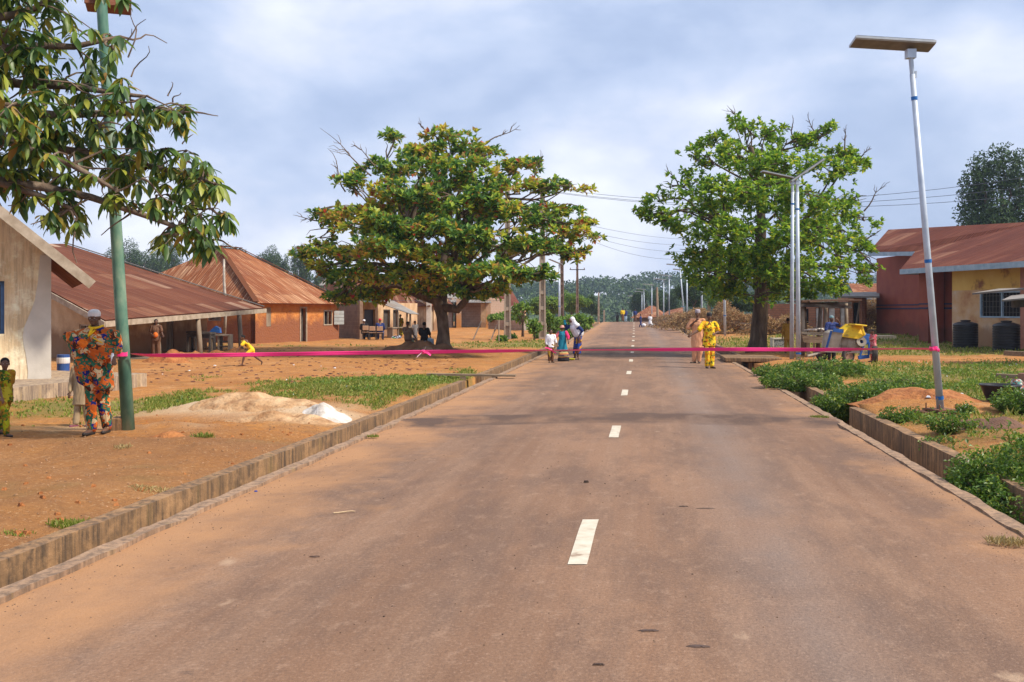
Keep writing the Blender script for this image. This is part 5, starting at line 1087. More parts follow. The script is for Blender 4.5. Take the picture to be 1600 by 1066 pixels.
tail([kn, kn + Vector((.03, -.02, .035)), kn + Vector((.045, -.02, .07))], .014).build('ribbon_tail', WR, root, True); tail([kn, kn + Vector((-.05, -.02, -.05)), kn + Vector((-.09, -.02, -.085))], .018).build('ribbon_tail', WR, root, True)
tail([kn, kn + Vector((.07, -.02, -.02)), kn + Vector((.12, -.02, -.06))], .016).build('ribbon_tail', RIB, root, True)
k2 = a(861, 547, 14.8); b = MB(); b.ell(k2, (.02, .016, .02), n=8, m=6); b.build('knot', RIB, root, True, True)
tail([k2, k2 + Vector((-.04, 0, .03)), k2 + Vector((-.09, 0, .035))], .008).build('ribbon_tail', RIB, root, True); tail([k2, k2 + Vector((.04, 0, -.03)), k2 + Vector((.08, 0, -.05))], .009).build('ribbon_tail', RIB, root, True)

# ================================================ CONCRETE MIXER
MX = .0217; MY = 32.0
def mp_(px, py, dy=0.0): return a(px, py, MY + dy)
gzM = gz(mp_(1325, 0).x, MY)
root = empty('concrete_mixer', (mp_(1325, 0).x, MY, gzM), 'towed concrete mixer with a grey drum, yellow hood and blue engine', 'concrete mixer')
CEM = mnoise('cement_caked_steel', [(.3, (.22, .19, .15)), (.5, (.33, .29, .24)), (.7, (.45, .40, .33))], 3, .9, .5, 25, .01); YM = mnoise('chipped_yellow_paint', [(.33, (.30, .17, .04)), (.45, (.72, .45, .02)), (.7, (.80, .55, .03))], 5, .55, .2, 20, .004)
BM_ = mnoise('chipped_blue_paint', [(.35, (.10, .09, .08)), (.45, (.02, .08, .28)), (.7, (.03, .12, .38))], 6, .5, .2, 20, .004); TY_ = flat('old_tyre', (.05, .042, .036), .85, var=.3); RIM = mnoise('rusty_rim', [(.3, (.16, .08, .05)), (.7, (.32, .2, .14))], 5, .8)
def wheel(c, r_, w_, az, root, name='wheel'):
    M_ = Matrix.Rotation(az, 3, 'Z') @ Matrix.Rotation(R(90), 3, 'X'); k = r_
    prof = [(.60 * k, -w_ * .4), (.66 * k, -w_ / 2), (.9 * k, -w_ / 2), (k * .985, -w_ * .36), (k, -w_ * .12), (k, w_ * .12), (k * .985, w_ * .36), (.9 * k, w_ / 2), (.66 * k, w_ / 2), (.60 * k, w_ * .4)]
    wr = bpy.data.objects.new(name, None); 
    b = MB(); b.lathe([(.001, -.02), (.16 * k, -.05), (.2 * k, -.02), (.5 * k, .0), (.58 * k, -w_ * .42), (.61 * k, -w_ * .42), (.61 * k, w_ * .42), (.56 * k, w_ * .42), (.5 * k, .03), (.001, .03)], c, 24, M_); rm = b.build('wheel', RIM, root, True)
    b = MB(); b.lathe(prof, c, 30, M_); b.build('tyre', TY_, rm, True, True)
    return rm
c = mp_(1325, 560, -.25); c.z = gzM + .23; wheel(c, .24, .13, R(22), root)
c = mp_(1367, 560, -.35); c.z = gzM + .28; wheel(c, .29, .17, R(72), root)
c = mp_(1284, 552, .5); c.z = gz(c.x, c.y) + .22; wheel(c, .22, .12, R(22), root)
b = MB(); z = gzM + .34
for dy_ in (-.25, .35): b.beam(mp_(1284, 548, dy_), mp_(1362, 551, dy_), .06, .09)
b.beam(mp_(1284, 548, -.3), mp_(1284, 548, .45), .06, .08); b.beam(mp_(1325, 552, -.35), mp_(1325, 552, .5), .05, .07); b.beam(mp_(1362, 552, -.4), mp_(1362, 552, .3), .05, .06); b.beam(mp_(1344, 550, -.2), mp_(1352, 520, -.1), .05, .05); b.beam(mp_(1310, 550, -.2), mp_(1314, 530, -.1), .05, .05)
b.build('chassis', CEM, root, True)
b = MB(); b.beam(mp_(1341, 559, -.3), mp_(1358, 557, -.3), .07, .12); b.beam(mp_(1357, 560, -.3), mp_(1358, 535, -.3), .05, .05); b.beam(mp_(1343, 559, -.3), mp_(1350, 538, -.3), .05, .05); b.build('blue_frame', BM_, root, True)
b = MB(); Md = Matrix.Rotation(R(12), 3, 'Y') @ Matrix.Rotation(R(0), 3, 'Z') @ Matrix.Rotation(R(90), 3, 'Y')
b.lathe([(.001, -.36), (.16, -.36), (.20, -.30), (.30, -.08), (.31, .08), (.25, .26), (.17, .34), (.17, .36), (.001, .3)], mp_(1325, 536, .05), 28, Md); b.build('drum', CEM, root, True, True)
b = MB()
for k in (-.09, .09): b.lathe([(.295, k - .02), (.325, k - .02), (.325, k + .02), (.295, k + .02)], mp_(1325, 536, .05), 28, Md)
b.build('drum_ring', CEM, root, True)
b = MB(); P = [mp_(1313, 526, -.35), mp_(1341, 530, -.35), mp_(1352, 524, -.35), mp_(1348, 509, -.2), mp_(1331, 508, -.2), mp_(1316, 519, -.3)]; poly_wall(b, P[::-1], (0, .6, .03)); b.beam(mp_(1330, 507, -.25), mp_(1349, 509, -.25), .7, .05); b.beam(mp_(1345, 509, -.38), mp_(1351, 524, -.38), .05, .08); bent(b.build('hood', YM, root, True), .02)
b = MB(); P = [mp_(1292, 543, -.3), mp_(1310, 546, -.3), mp_(1318, 518, -.4), mp_(1303, 516, -.4), mp_(1296, 520, -.35)]; poly_wall(b, P[::-1], (0, .6, 0)); bent(b.build('loading_hopper', CEM, root, True), .02)
b = MB(); b.beam(mp_(1302, 516, -.42), mp_(1318, 517.5, -.42), .05, .12); b.beam(mp_(1291, 546, -.3), mp_(1299, 517, -.36), .06, .07); b.build('hopper_rim', BM_, root, True)
b = MB(); b.box(mp_(1349, 532, -.1), (.24, .34, .26), rz=.1); b.box(mp_(1350, 524, -.1), (.28, .30, .09), rz=.1); b.tube([mp_(1346, 520, 0), mp_(1345, 514, 0)], .03, 8); bent(b.build('engine', BM_, root, True), .015)
b = MB(); b.lathe([(.06, -.02), (.16, -.03), (.17, 0), (.16, .03), (.06, .02)], mp_(1346, 534, -.32), 24, Matrix.Rotation(R(80), 3, 'X')); b.build('flywheel', CEM, root, True)
b = MB(); b.beam(mp_(1290, 549, -.1), mp_(1262, 556, -.4), .05, .05); b.build('tow_bar', CEM, root, True)

# ---- rough timber stall and table beside the mixer
root = empty('timber_stall', (a(1285, 0, 37).x, 37, gz(a(1285, 0, 37).x, 37)), 'rough timber stall with a plank roof behind the twin street lamps', 'stall')
rs = random.Random(3)
def logp(px, Y, top, lean=0):
    x = (px - 800) / F * Y; b = MB(); b.tube([(x, Y, gz(x, Y) - .05), (x + lean * .5 + .02, Y, 1.1), a(px + lean / Y * F, top, Y)], [.09, .08, .07], 8); b.build('post', BARK2 if px % 2 else TIM, root, True, True)
logp(1277, 36.2, 478, .12); logp(1288, 36.6, 478, .06); logp(1257, 38.5, 476); logp(1322, 38.4, 474); logp(1254, 36.3, 478)
b = MB()
for k in range(9):
    y = 35.9 + k * .36; z = EYE + (485 - 470) / F * 37 + rs.uniform(-.03, .03) - k * .0; x0, x1 = (1252 - 800) / F * 37 + rs.uniform(-.25, .1), (1327 - 800) / F * 37 + rs.uniform(-.2, .3); b.box(((x0 + x1) / 2, y, z), (x1 - x0, .3, .05), tilt=(rs.uniform(-.05, .05), -.03))
b.build('plank_roof', mnoise('dark_plank', [(.3, (.10, .055, .035)), (.7, (.20, .12, .08))], 3, .9, .4, 10, .01, stretch=(1, 6, 6)), root, True)
for q0_, q1_ in ((a(1250, 477, 36.1), a(1330, 480, 36.3)), (a(1250, 475, 38.6), a(1330, 474, 38.6))): b = MB(); b.beam(q0_, q1_, .1, .12); b.build('roof_beam', DARKW, root, True)
root = empty('plank_table', (a(1276, 0, 35.3).x, 35.3, gz(a(1276, 0, 35.3).x, 35.3)), 'old grey plank table with boards piled on it beside the mixer', 'table')
b = MB()
for k in range(5): b.beam(a(1252 + rs.uniform(-2, 2), 519 + k * .6, 36.2 - k * .26), a(1304 + rs.uniform(-3, 3), 522 + k * .8, 35.8 - k * .26), .22, .045)
b.build('table_top', TIM, root, True)
b = MB(); P = [a(1253, 524, 34.8), a(1298, 528, 34.7), a(1292, 537, 34.7), a(1256, 535, 34.8)]; poly_wall(b, P[::-1], (0, .05, 0)); b.build('apron_board', PLANKM, root, True)
b = MB()
for k in range(6): b.beam(a(1258 + 6 * k, 517 - rs.uniform(0, 4), 35.6), a(1276 + 5 * k, 519 - rs.uniform(0, 6), 35.2), .14, .035)
b.build('loose_board', WB, root, True)
for px, Yk in ((1262, 34.9), (1272, 34.9), (1294, 34.8), (1264, 36), (1292, 36)):
    x = (px - 800) / F * Yk; b = MB(); b.beam((x, Yk, gz(x, Yk) - .03), a(px, 524, Yk), .07, .07); b.build('leg', TIM, root, True)
b = MB(); b.beam(a(1260, 562, 34.9), a(1296, 560, 34.8), .05, .06); b.build('rail', TIM, root, True)
# crate under the tree
b = MB(); q = a(1216, 535, 44); zc_ = gz(q.x, 44)
fr_ = [(-.3, 0), (.3, 0)]
b.box((q.x, 44, zc_ + .22), (.54, .44, .36)); o = b.build('wire_crate', mnoise('grey_mesh_crate', [(.45, (.10, .10, .11)), (.55, (.38, .38, .38))], 30, .7, 0, stretch=(1, 1, 1)))
for s in (-1, 1):
    b = MB(); b.box((q.x + s * .29, 44, zc_ + .24), (.05, .48, .48)); b.build('frame', PATCHC, o)
b = MB(); b.box((q.x, 44, zc_ + .44), (.66, .5, .05)); b.build('lid', PATCHC, o); tag(o, 'grey wire crate on the grass right of the shade tree trunk', 'crate')

# ---- basin, wrapped bundle and beams at the right edge
q = a(1563, 652, 17.0); q.z = gz(q.x, 17.0)
b = MB(); b.lathe([(.001, .02), (.20, .0), (.22, .02), (.28, .15), (.325, .27), (.345, .28), (.345, .30), (.315, .30), (.27, .16), (.21, .04), (.001, .035)], (0, 0, 0), 36); o = b.build('plastic_basin', TANK, smooth=True); o.location = q + Vector((0, 0, .02)); tag(o, 'wide black plastic basin on the grass at the right', 'basin')
b = MB(); x = a(1560, 0, 20).x
b.beam((a(1557, 0, 22.4).x, 22.4, .28), (a(1640, 0, 22.0).x, 22.0, .24), .2, .09)
b.build('bench_plank', PLANKM); o = col.objects['bench_plank']; tag(o, 'low dark bench plank on the grass by the right edge', 'bench')
b = MB(); b.beam((a(1572, 0, 22.2).x, 22.2, -.02), (a(1572, 0, 22.2).x, 22.2, .24), .1, .1); b.beam((a(1620, 0, 22.2).x, 22.2, -.02), (a(1620, 0, 22.2).x, 22.2, .2), .1, .1); b.build('support', PLANKM, o)
b = MB(); b.tube([(a(1601, 0, 18).x, 18, -.05), (a(1600, 0, 18).x, 18, .62)], [.11, .10], 10); tag(b.build('wooden_post', mnoise('pinkish_wood', [(.3, (.22, .11, .07)), (.7, (.35, .2, .14))], 4, .9, .5, 15, .01)), 'stubby brown post at the right edge behind the basin', 'post')
b = MB(); b.beam((a(1570, 0, 33).x, 33, .33), (a(1640, 0, 32).x, 32, .30), .25, .16); tag(b.build('timber_log', PLANKM), 'dark timber lying on the far grass near the water tanks', 'log')
# tables under the veranda
root = empty('wooden_desk', a(308, 556, 39.5), 'dark wooden desk under the veranda roof', 'desk'); root.location.z = .03
b = MB(); q0, q1 = a(295, 519, 39.4), a(333, 521, 39.4); b.beam(q0, q1, .7, .08); b.beam(q0 + Vector((.05, 0, -.12)), q1 + Vector((-.05, 0, -.12)), .6, .16); b.build('desk_top', DARKW, root, True)
for px in (297, 310, 331):
    for dy_ in (-.28, .28):
        x = (px - 800) / F * 39.4; b = MB(); b.box((x, 39.4 + dy_, .42), (.08, .08, .84)); b.build('leg', DARKW, root, True)
root = empty('school_desk', a(350, 556, 40.5), 'brown school desk with shelves beside the dark desk, a blue bag on it', 'desk'); root.location.z = .0
b = MB(); b.beam(a(332, 523, 40.2), a(361, 524, 40.2), .6, .06); b.build('desk_top', TIM, root, True)
for px in (333, 344, 360):
    x = (px - 800) / F * 40.2; b = MB(); b.box((x, 40.2, .37), (.08, .5, .78)); b.build('side_panel', TIM, root, True)
for z in (.30, .5):
    b = MB(); b.box((a(352, 0, 40.2).x, 40.2, z), (.42, .48, .03)); b.build('shelf', DARKW, root, True)
b = MB(); q = a(336, 517, 40.2); P = [(q.x - .22, q.z - .09), (q.x + .26, q.z - .09), (q.x + .22, q.z + .12), (q.x + .05, q.z + .2), (q.x - .12, q.z + .05)]; poly_wall(b, [(x, 40.05, z) for x, z in P][::-1], (0, .25, 0)); tag(bent(b.build('blue_bag', BM_), .03), 'bright blue bag lying on the school desk', 'bag')
# stones at the mud house foot / cone shaped mound near the tree
# ================================================ PEOPLE
TS = bpy.data.scenes.new('workshop')
def blob(name, mat, fill, parent, voxel, smooth=6, fold=0.0, fscale=9, stretch=(1, 1, .35), seed=0):
    """closed shapes merged into one continuous skin"""
    b = MB(); fill(b)
    me = bpy.data.meshes.new('tmp'); me.from_pydata(b.v, [], b.f); o = bpy.data.objects.new('tmp', me); TS.collection.objects.link(o)
    m = o.modifiers.new('r', 'REMESH'); m.mode = 'VOXEL'; m.voxel_size = voxel; m.use_smooth_shade = True
    if smooth: s = o.modifiers.new('s', 'SMOOTH'); s.factor = .5; s.iterations = smooth
    vl = TS.view_layers[0]; vl.update(); dg = vl.depsgraph; dg.update(); me2 = bpy.data.meshes.new_from_object(o.evaluated_get(dg)); bpy.data.objects.remove(o); bpy.data.meshes.remove(me)
    if fold:
        n = len(me2.vertices); co = np.empty(n * 3); no = np.empty(n * 3); me2.vertices.foreach_get('co', co); me2.vertices.foreach_get('normal', no); co = co.reshape(-1, 3); no = no.reshape(-1, 3)
        am = np.empty(n)
        for i in range(n):
            p = Vector((co[i, 0] * stretch[0], co[i, 1] * stretch[1], co[i, 2] * stretch[2])) * fscale + Vector((seed, 0, 0)); am[i] = noise.noise(p) * fold + abs(noise.noise(p * 2.1)) * fold * .5
        me2.vertices.foreach_set('co', (co + no * am[:, None]).reshape(-1)); me2.update()
    me2.name = name; me2.materials.clear(); me2.materials.append(mat); me2.polygons.foreach_set('use_smooth', [True] * len(me2.polygons))
    o = bpy.data.objects.new(name, me2); col.objects.link(o); o.parent = parent; return o
def cap(b, p, q, r0, r1, n=12):
    p, q = Vector(p), Vector(q); d = q - p; ln = d.length
    if ln < 1e-5: b.ell(p, (r0,) * 3, n=n, m=8); return
    d.normalize(); pts = []; rr = []
    for i in range(5): t = math.pi / 2 * i / 4; pts.append(p - d * r0 * math.cos(t)); rr.append(max(1e-4, r0 * math.sin(t)))
    for i in range(5): t = math.pi / 2 * i / 4; pts.append(q + d * r1 * math.sin(t)); rr.append(max(1e-4, r1 * math.cos(t)))
    b.tube(pts, rr, n)
def loft(b, rings, n=28, pw=2.3):
    """rings: (centre, rx, ry)"""
    base = len(b.v)
    for c, rx, ry in rings:
        for j in range(n):
            t = 2 * math.pi * j / n; cs, sn = math.cos(t), math.sin(t)
            b.v.append((c[0] + rx * math.copysign(abs(cs) ** (2 / pw), cs), c[1] + ry * math.copysign(abs(sn) ** (2 / pw), sn), c[2]))
    k = len(rings)
    for i in range(k - 1):
        for j in range(n):
            q = base + i * n + j; w_ = base + i * n + (j + 1) % n; b.f.append((q, w_, w_ + n, q + n))
    b.f.append(tuple(base + j for j in reversed(range(n)))); b.f.append(tuple(base + (k - 1) * n + j for j in range(n)))
    while len(b.uv) < len(b.f): b.uv.append([(0, 0)] * len(b.f[len(b.uv)])); b.mi.append(0)
SKIN = mnoise('dark_skin', [(.3, (.11, .055, .034)), (.7, (.16, .082, .052))], 8, .5, .1, 60, .002)
HAIR = flat('black_hair', (.012, .01, .01), .9); SAND = flat('dark_sandal', (.03, .025, .022), .6)
STAND = dict(pel=(0, 0, .53), che=(0, 0, .73), nek=(0, 0, .835), hed=(0, -.008, .93), shL=(.108, 0, .805), elL=(.135, .01, .63), wrL=(.145, -.04, .485), shR=(-.108, 0, .805), elR=(-.135, .01, .63), wrR=(-.145, -.04, .485),
             hiL=(.05, 0, .51), knL=(.055, -.01, .285), anL=(.06, .01, .045), hiR=(-.05, 0, .51), knR=(-.055, -.01, .285), anR=(-.06, .01, .045), toL=(.075, -.1, .018), toR=(-.075, -.1, .018))
def hand(b, w_, d, up, H, s, curl=.5, k=1.0):
    """palm and five bent fingers at wrist w_, pointing along d; thumb on the side s"""
    d = Vector(d).normalized(); up = Vector(up); sd = d.cross(up).normalized() * s; up = sd.cross(d).normalized() * s
    L0 = .055 * H; pc = w_ + d * L0 * .5
    cap(b, w_, w_ + d * L0 * .35, .0135 * H, .015 * H, 8)
    for q in (-1, 0, 1): cap(b, w_ + d * L0 * .25 + sd * q * .006 * H, w_ + d * L0 + sd * q * .012 * H, .0088 * H, .0075 * H, 8)
    for i, (off, ln) in enumerate([(-.0175, .036), (-.006, .043), (.006, .041), (.0175, .032)]):
        p = w_ + d * L0 + sd * off * H; d1 = (d + up * -curl * .5).normalized(); d2 = (d + up * -curl * 1.6).normalized(); r_ = .0053 * H * k
        m_ = p + d1 * ln * .55 * H; cap(b, p, m_, r_ * 1.1, r_, 6); cap(b, m_, m_ + d2 * ln * .55 * H, r_, r_ * .85, 6)
    p = w_ + d * L0 * .3 - sd * .012 * H; m_ = p + (d * .6 - sd * .8 - up * .2).normalized() * .024 * H; cap(b, p, m_, .008 * H, .0066 * H, 6); cap(b, m_, m_ + (d - sd * .2 - up * .3).normalized() * .024 * H, .0064 * H, .0055 * H, 6)
def body(b, J, H, turn=0.0, nod=0.0, girl=False, curl=.5):
    v = {k: Vector(q) * H for k, q in J.items()}; hs = 1.0 if H > 1.45 else 1.0 + (1.45 - H) * .5
    Mh = Matrix.Rotation(turn, 3, 'Z') @ Matrix.Rotation(nod, 3, 'X')
    cap(b, v['pel'], v['che'], .062 * H, .068 * H); b.ell(v['pel'], (.085 * H, .062 * H, .07 * H)); b.ell(v['che'], (.098 * H, .064 * H, .095 * H)); cap(b, v['shL'], v['shR'], .036 * H, .036 * H); cap(b, v['che'] + Vector((0, 0, .06 * H)), v['nek'], .05 * H, .032 * H)
    hd = v['hed']; cap(b, v['nek'] - Vector((0, 0, .02 * H)), hd + Mh @ Vector((0, .01 * H, -.02 * H)), .030 * H, .029 * H)
    h = H * hs; q = lambda x, y, z: hd + Mh @ (Vector((x, y, z)) * h)
    b.ell(q(0, .008, .012), (.044 * h, .054 * h, .052 * h), Mh, 16, 12); b.ell(q(0, -.012, -.024), (.034 * h, .036 * h, .038 * h), Mh); b.ell(q(0, -.030, -.048), (.018 * h, .016 * h, .014 * h), Mh)
    b.ell(q(0, -.050, -.012), (.0085 * h, .011 * h, .012 * h), Mh, 8, 6); b.ell(q(0, -.055, -.018), (.011 * h, .008 * h, .006 * h), Mh, 8, 6); b.ell(q(0, -.042, -.036), (.015 * h, .010 * h, .0055 * h), Mh, 8, 6); b.ell(q(0, -.043, .012), (.028 * h, .010 * h, .006 * h), Mh, 8, 6)
    for s in (-1, 1): b.ell(q(s * .045, .008, -.004), (.006 * h, .013 * h, .019 * h), Mh, 8, 6); b.ell(q(s * .022, -.034, -.018), (.012 * h, .010 * h, .012 * h), Mh, 8, 6)
    for s in 'LR':
        sh, el, wr = v['sh' + s], v['el' + s], v['wr' + s]; cap(b, sh, el, .030 * H, .023 * H); cap(b, el, el.lerp(wr, .35), .023 * H, .022 * H); cap(b, el.lerp(wr, .35), wr, .022 * H, .0145 * H)
        hand(b, wr, wr - el, Vector((0, -1, 0)) if abs((wr - el).normalized().y) < .8 else Vector((0, 0, 1)), H, 1 if s == 'L' else -1, curl)
        hi, kn, an, to = v['hi' + s], v['kn' + s], v['an' + s], v['to' + s]; cap(b, hi, kn, .054 * H, .034 * H); cap(b, kn, kn.lerp(an, .35), .033 * H, .034 * H); cap(b, kn.lerp(an, .35), an, .034 * H, .021 * H)
        cap(b, an + Vector((0, 0, -.01 * H)), an + (an - to).normalized() * .02 * H + Vector((0, 0, -.02 * H)), .022 * H, .018 * H, 8); cap(b, an + Vector((0, 0, -.015 * H)), to, .022 * H, .014 * H, 8)
    return v
def person(label, px, py, Hm, pose=None, rz=0.0, Y=None, top=None, sleeves=.5, hem=.47, flare=.0, legs=None, legend=1.0, hat=None, hatm=None, turn=0, nod=0, vox=None, group=None, skirt=None, extra=None, hair=True, z=None, smat=SKIN, shoes=True, loc=None, curl=.5):
    J = dict(STAND); J.update(pose or {}); Y = Y or 2700.0 / (py - HY); X = (px - 800) / F * Y; zz = gz(X, Y) if z is None else z
    if abs(X - cx(Y)) < 3.5: zz = zroad(X - cx(Y), Y)
    root = empty('person', loc or (X, Y, zz), label, 'person', group, rz); H = Hm; vx = vox or max(.008, min(.02, Y / F * .45)); V = {}
    blob('body', smat, lambda b: V.update(body(b, J, H, turn, nod, curl=curl)), root, vx, 2)
    hd = V['hed']; Mh = Matrix.Rotation(turn, 3, 'Z') @ Matrix.Rotation(nod, 3, 'X'); hs = (1.0 if H > 1.45 else 1.0 + (1.45 - H) * .5) * H
    b = MB()
    for s in (-1, 1): b.ell(hd + Mh @ (Vector((s * .0165, -.0425, .001)) * hs), (.0075 * hs, .006 * hs, .0042 * hs), Mh, 8, 6)
    b.build('eyes', EYEM, root, smooth=True)
    if hair and not hat:
        b = MB(); b.ell(hd + Mh @ (Vector((0, .013, .020)) * hs), (.0475 * hs, .054 * hs, .049 * hs), Mh @ Matrix.Rotation(R(-14), 3, 'X'), 18, 12); b.build('hair', HAIR, root, smooth=True)
    if top:
        def ft(b):
            pe, ch = V['pel'], V['che']; g = .012 * H; r_ = []
            hz = hem * H; pe2 = pe if hz < pe.z - .02 * H else pe
            if skirt is None:
                lowc = Vector((pe.x, pe.y, hz)); n = 4
                for i in range(n): t = i / n; c = lowc.lerp(pe, t); f_ = 1 + flare * (1 - t); r_.append((c, (.096 * H + g) * f_, (.070 * H + g) * f_))
            r_ += [(pe, .093 * H + g, .068 * H + g), (pe.lerp(ch, .5), .084 * H + g, .064 * H + g), (ch, .100 * H + g, .068 * H + g), (ch.lerp(V['nek'], .55), .088 * H, .060 * H), (V['nek'] + Vector((0, 0, -.022 * H)), .045 * H, .04 * H)]
            loft(b, r_); cap(b, V['shL'], V['shR'], .042 * H, .042 * H)
            for s in 'LR':
                sh, el, wr = V['sh' + s], V['el' + s], V['wr' + s]
                if sleeves > 0: e = sh.lerp(el, min(1, sleeves * 2 if sleeves <= .5 else 1) * (.85 if sleeves <= .5 else 1)); cap(b, sh, e, .043 * H, .040 * H)
                if sleeves > .5: cap(b, el, el.lerp(wr, (sleeves - .5) * 2 * .93), .036 * H, .027 * H)
        blob('shirt', top, ft, root, vx, 2, .026 * H / 1.7, 7 / (H / 1.7), seed=px)
    if skirt is not None:
        m_, hz, f0 = skirt
        def fs_(b):
            pe = V['pel']; c0 = (V['knL'] + V['knR']) / 2; r_ = []
            for i in range(6):
                t = i / 5; z_ = hz * H + (pe.z + .06 * H - hz * H) * t; xy = pe.lerp(Vector((c0.x, c0.y, 0)), (1 - t) * .7); r_.append((Vector((xy.x, xy.y, z_)), (.097 + f0 * (1 - t)) * H, (.075 + f0 * .8 * (1 - t)) * H))
            loft(b, r_)
        blob('skirt', m_, fs_, root, vx, 2, .03 * H / 1.7, 9, (1, 1, .15), seed=px)
    if legs:
        def fl(b):
            b.ell(V['pel'], (.096 * H, .076 * H, .06 * H))
            for s in 'LR':
                hi, kn, an = V['hi' + s], V['kn' + s], V['an' + s]
                if legend > .5: cap(b, hi, kn, .064 * H, .048 * H); cap(b, kn, kn.lerp(an, (legend - .5) * 2 * .95), .048 * H, .040 * H)
                else: cap(b, hi, hi.lerp(kn, legend * 2), .066 * H, .056 * H)
        blob('trousers', legs, fl, root, vx, 2, .020 * H / 1.7, 8, seed=px + 9)
    if shoes:
        b = MB()
        for s in 'LR': an, to = V['an' + s], V['to' + s]; d = (to - an); d.z = 0; d.normalize(); cap(b, Vector((an.x, an.y, .010 * H + min(an.z, to.z) - .02 * H)) - d * .02 * H, to + Vector((0, 0, -.006 * H)), .021 * H, .017 * H, 10)
        for i in range(len(b.v)): pass
        b.build('shoes', shoes if not isinstance(shoes, bool) else SAND, root, smooth=True)
    if hat:
        b = MB(); T = lambda c: hd + Mh @ (Vector(c) * hs)
        if hat == 'cap':
            pr = [(.0485, .014), (.0495, .03), (.047, .048), (.036, .062), (.018, .069), (.0002, .071)]
        elif hat == 'fila': pr = [(.049, .018), (.051, .035), (.050, .06), (.044, .078), (.02, .084), (.0002, .085)]
        else: pr = [(.080, .016), (.055, .024), (.050, .03), (.047, .055), (.036, .070), (.0002, .073)]
        b.lathe([(r_ * hs, z_ * hs) for r_, z_ in pr], (0, 0, 0), 22)
        for i in range(len(b.v)): p = Vector(b.v[i]); p.y *= 1.14; p.y += .008 * hs; b.v[i] = tuple(hd + Mh @ p)
        b.build('hat' if hat == 'hat' else 'cap', hatm, root, smooth=True)
    if extra: extra(root, V, H, vx)
    return root
EYEM = flat('eye_white', (.35, .30, .27), .3)
ANK = mfabric('ankara_green_orange', [(.02, .11, .06), (.78, .17, .015), (.06, .02, .012), (.60, .44, .24), (.03, .14, .08), (.025, .12, .07), (.02, .07, .05), (.55, .42, .24), (.008, .02, .16), (.48, .10, .015)], 13, 3)
ANY = mfabric('yellow_orange_print', [(.75, .46, .01), (.70, .20, .01), (.80, .60, .04), (.05, .09, .02), (.72, .25, .01), (.12, .03, .01), (.78, .52, .02)], 13, 1)
PEACH = flat('peach_cloth', (.62, .30, .16), .85); KHAKI = flat('khaki_cloth', (.38, .28, .17), .85); WHITE = flat('white_cloth', (.72, .72, .76), .8); TEAL = flat('teal_cloth', (.01, .17, .25), .8); PINK = flat('bright_pink_cloth', (.65, .03, .14), .8)
MUST = flat('mustard_cloth', (.38, .21, .03), .85); BLACKC = flat('black_cloth', (.018, .016, .018), .8); BROWNC = flat('brown_cloth', (.14, .07, .04), .85); NAVY = flat('navy_cloth', (.02, .035, .14), .8)
YGR = mfabric('yellow_green_print', [(.30, .32, .01), (.06, .14, .01), (.42, .38, .03), (.03, .07, .01), (.28, .14, .01)], 14, 4)
WRAP = mfabric('wrapper_print', [(.5, .22, .03), (.015, .07, .33), (.09, .035, .02), (.55, .30, .05), (.012, .05, .25), (.1, .04, .03)], 9, 5, stretch=(1, 1, .7)); PRNP = mfabric('pink_print', [(.55, .06, .12), (.65, .28, .28), (.5, .10, .12)], 14, 7); BRSK = mfabric('brown_yellow_print', [(.40, .24, .03), (.12, .05, .02), (.5, .34, .05), (.10, .04, .02)], 16, 2, stretch=(1, 1, .4)); YEL = flat('yellow_cloth', (.75, .50, .02), .8); GREYC = flat('grey_cloth', (.25, .25, .27), .85); SAGE = flat('sage_cloth', (.20, .27, .18), .85); REDC = flat('red_cap', (.6, .03, .05), .7); OL = flat('faded_brown_shirt', (.20, .14, .10), .85); LBL = flat('light_blue_cloth', (.35, .48, .62), .8); PUR = flat('purple_shoe', (.20, .05, .10), .6)
CAPW = flat('white_cap', (.62, .60, .60), .8); GCAP = flat('grey_lilac_cap', (.38, .33, .36), .85)

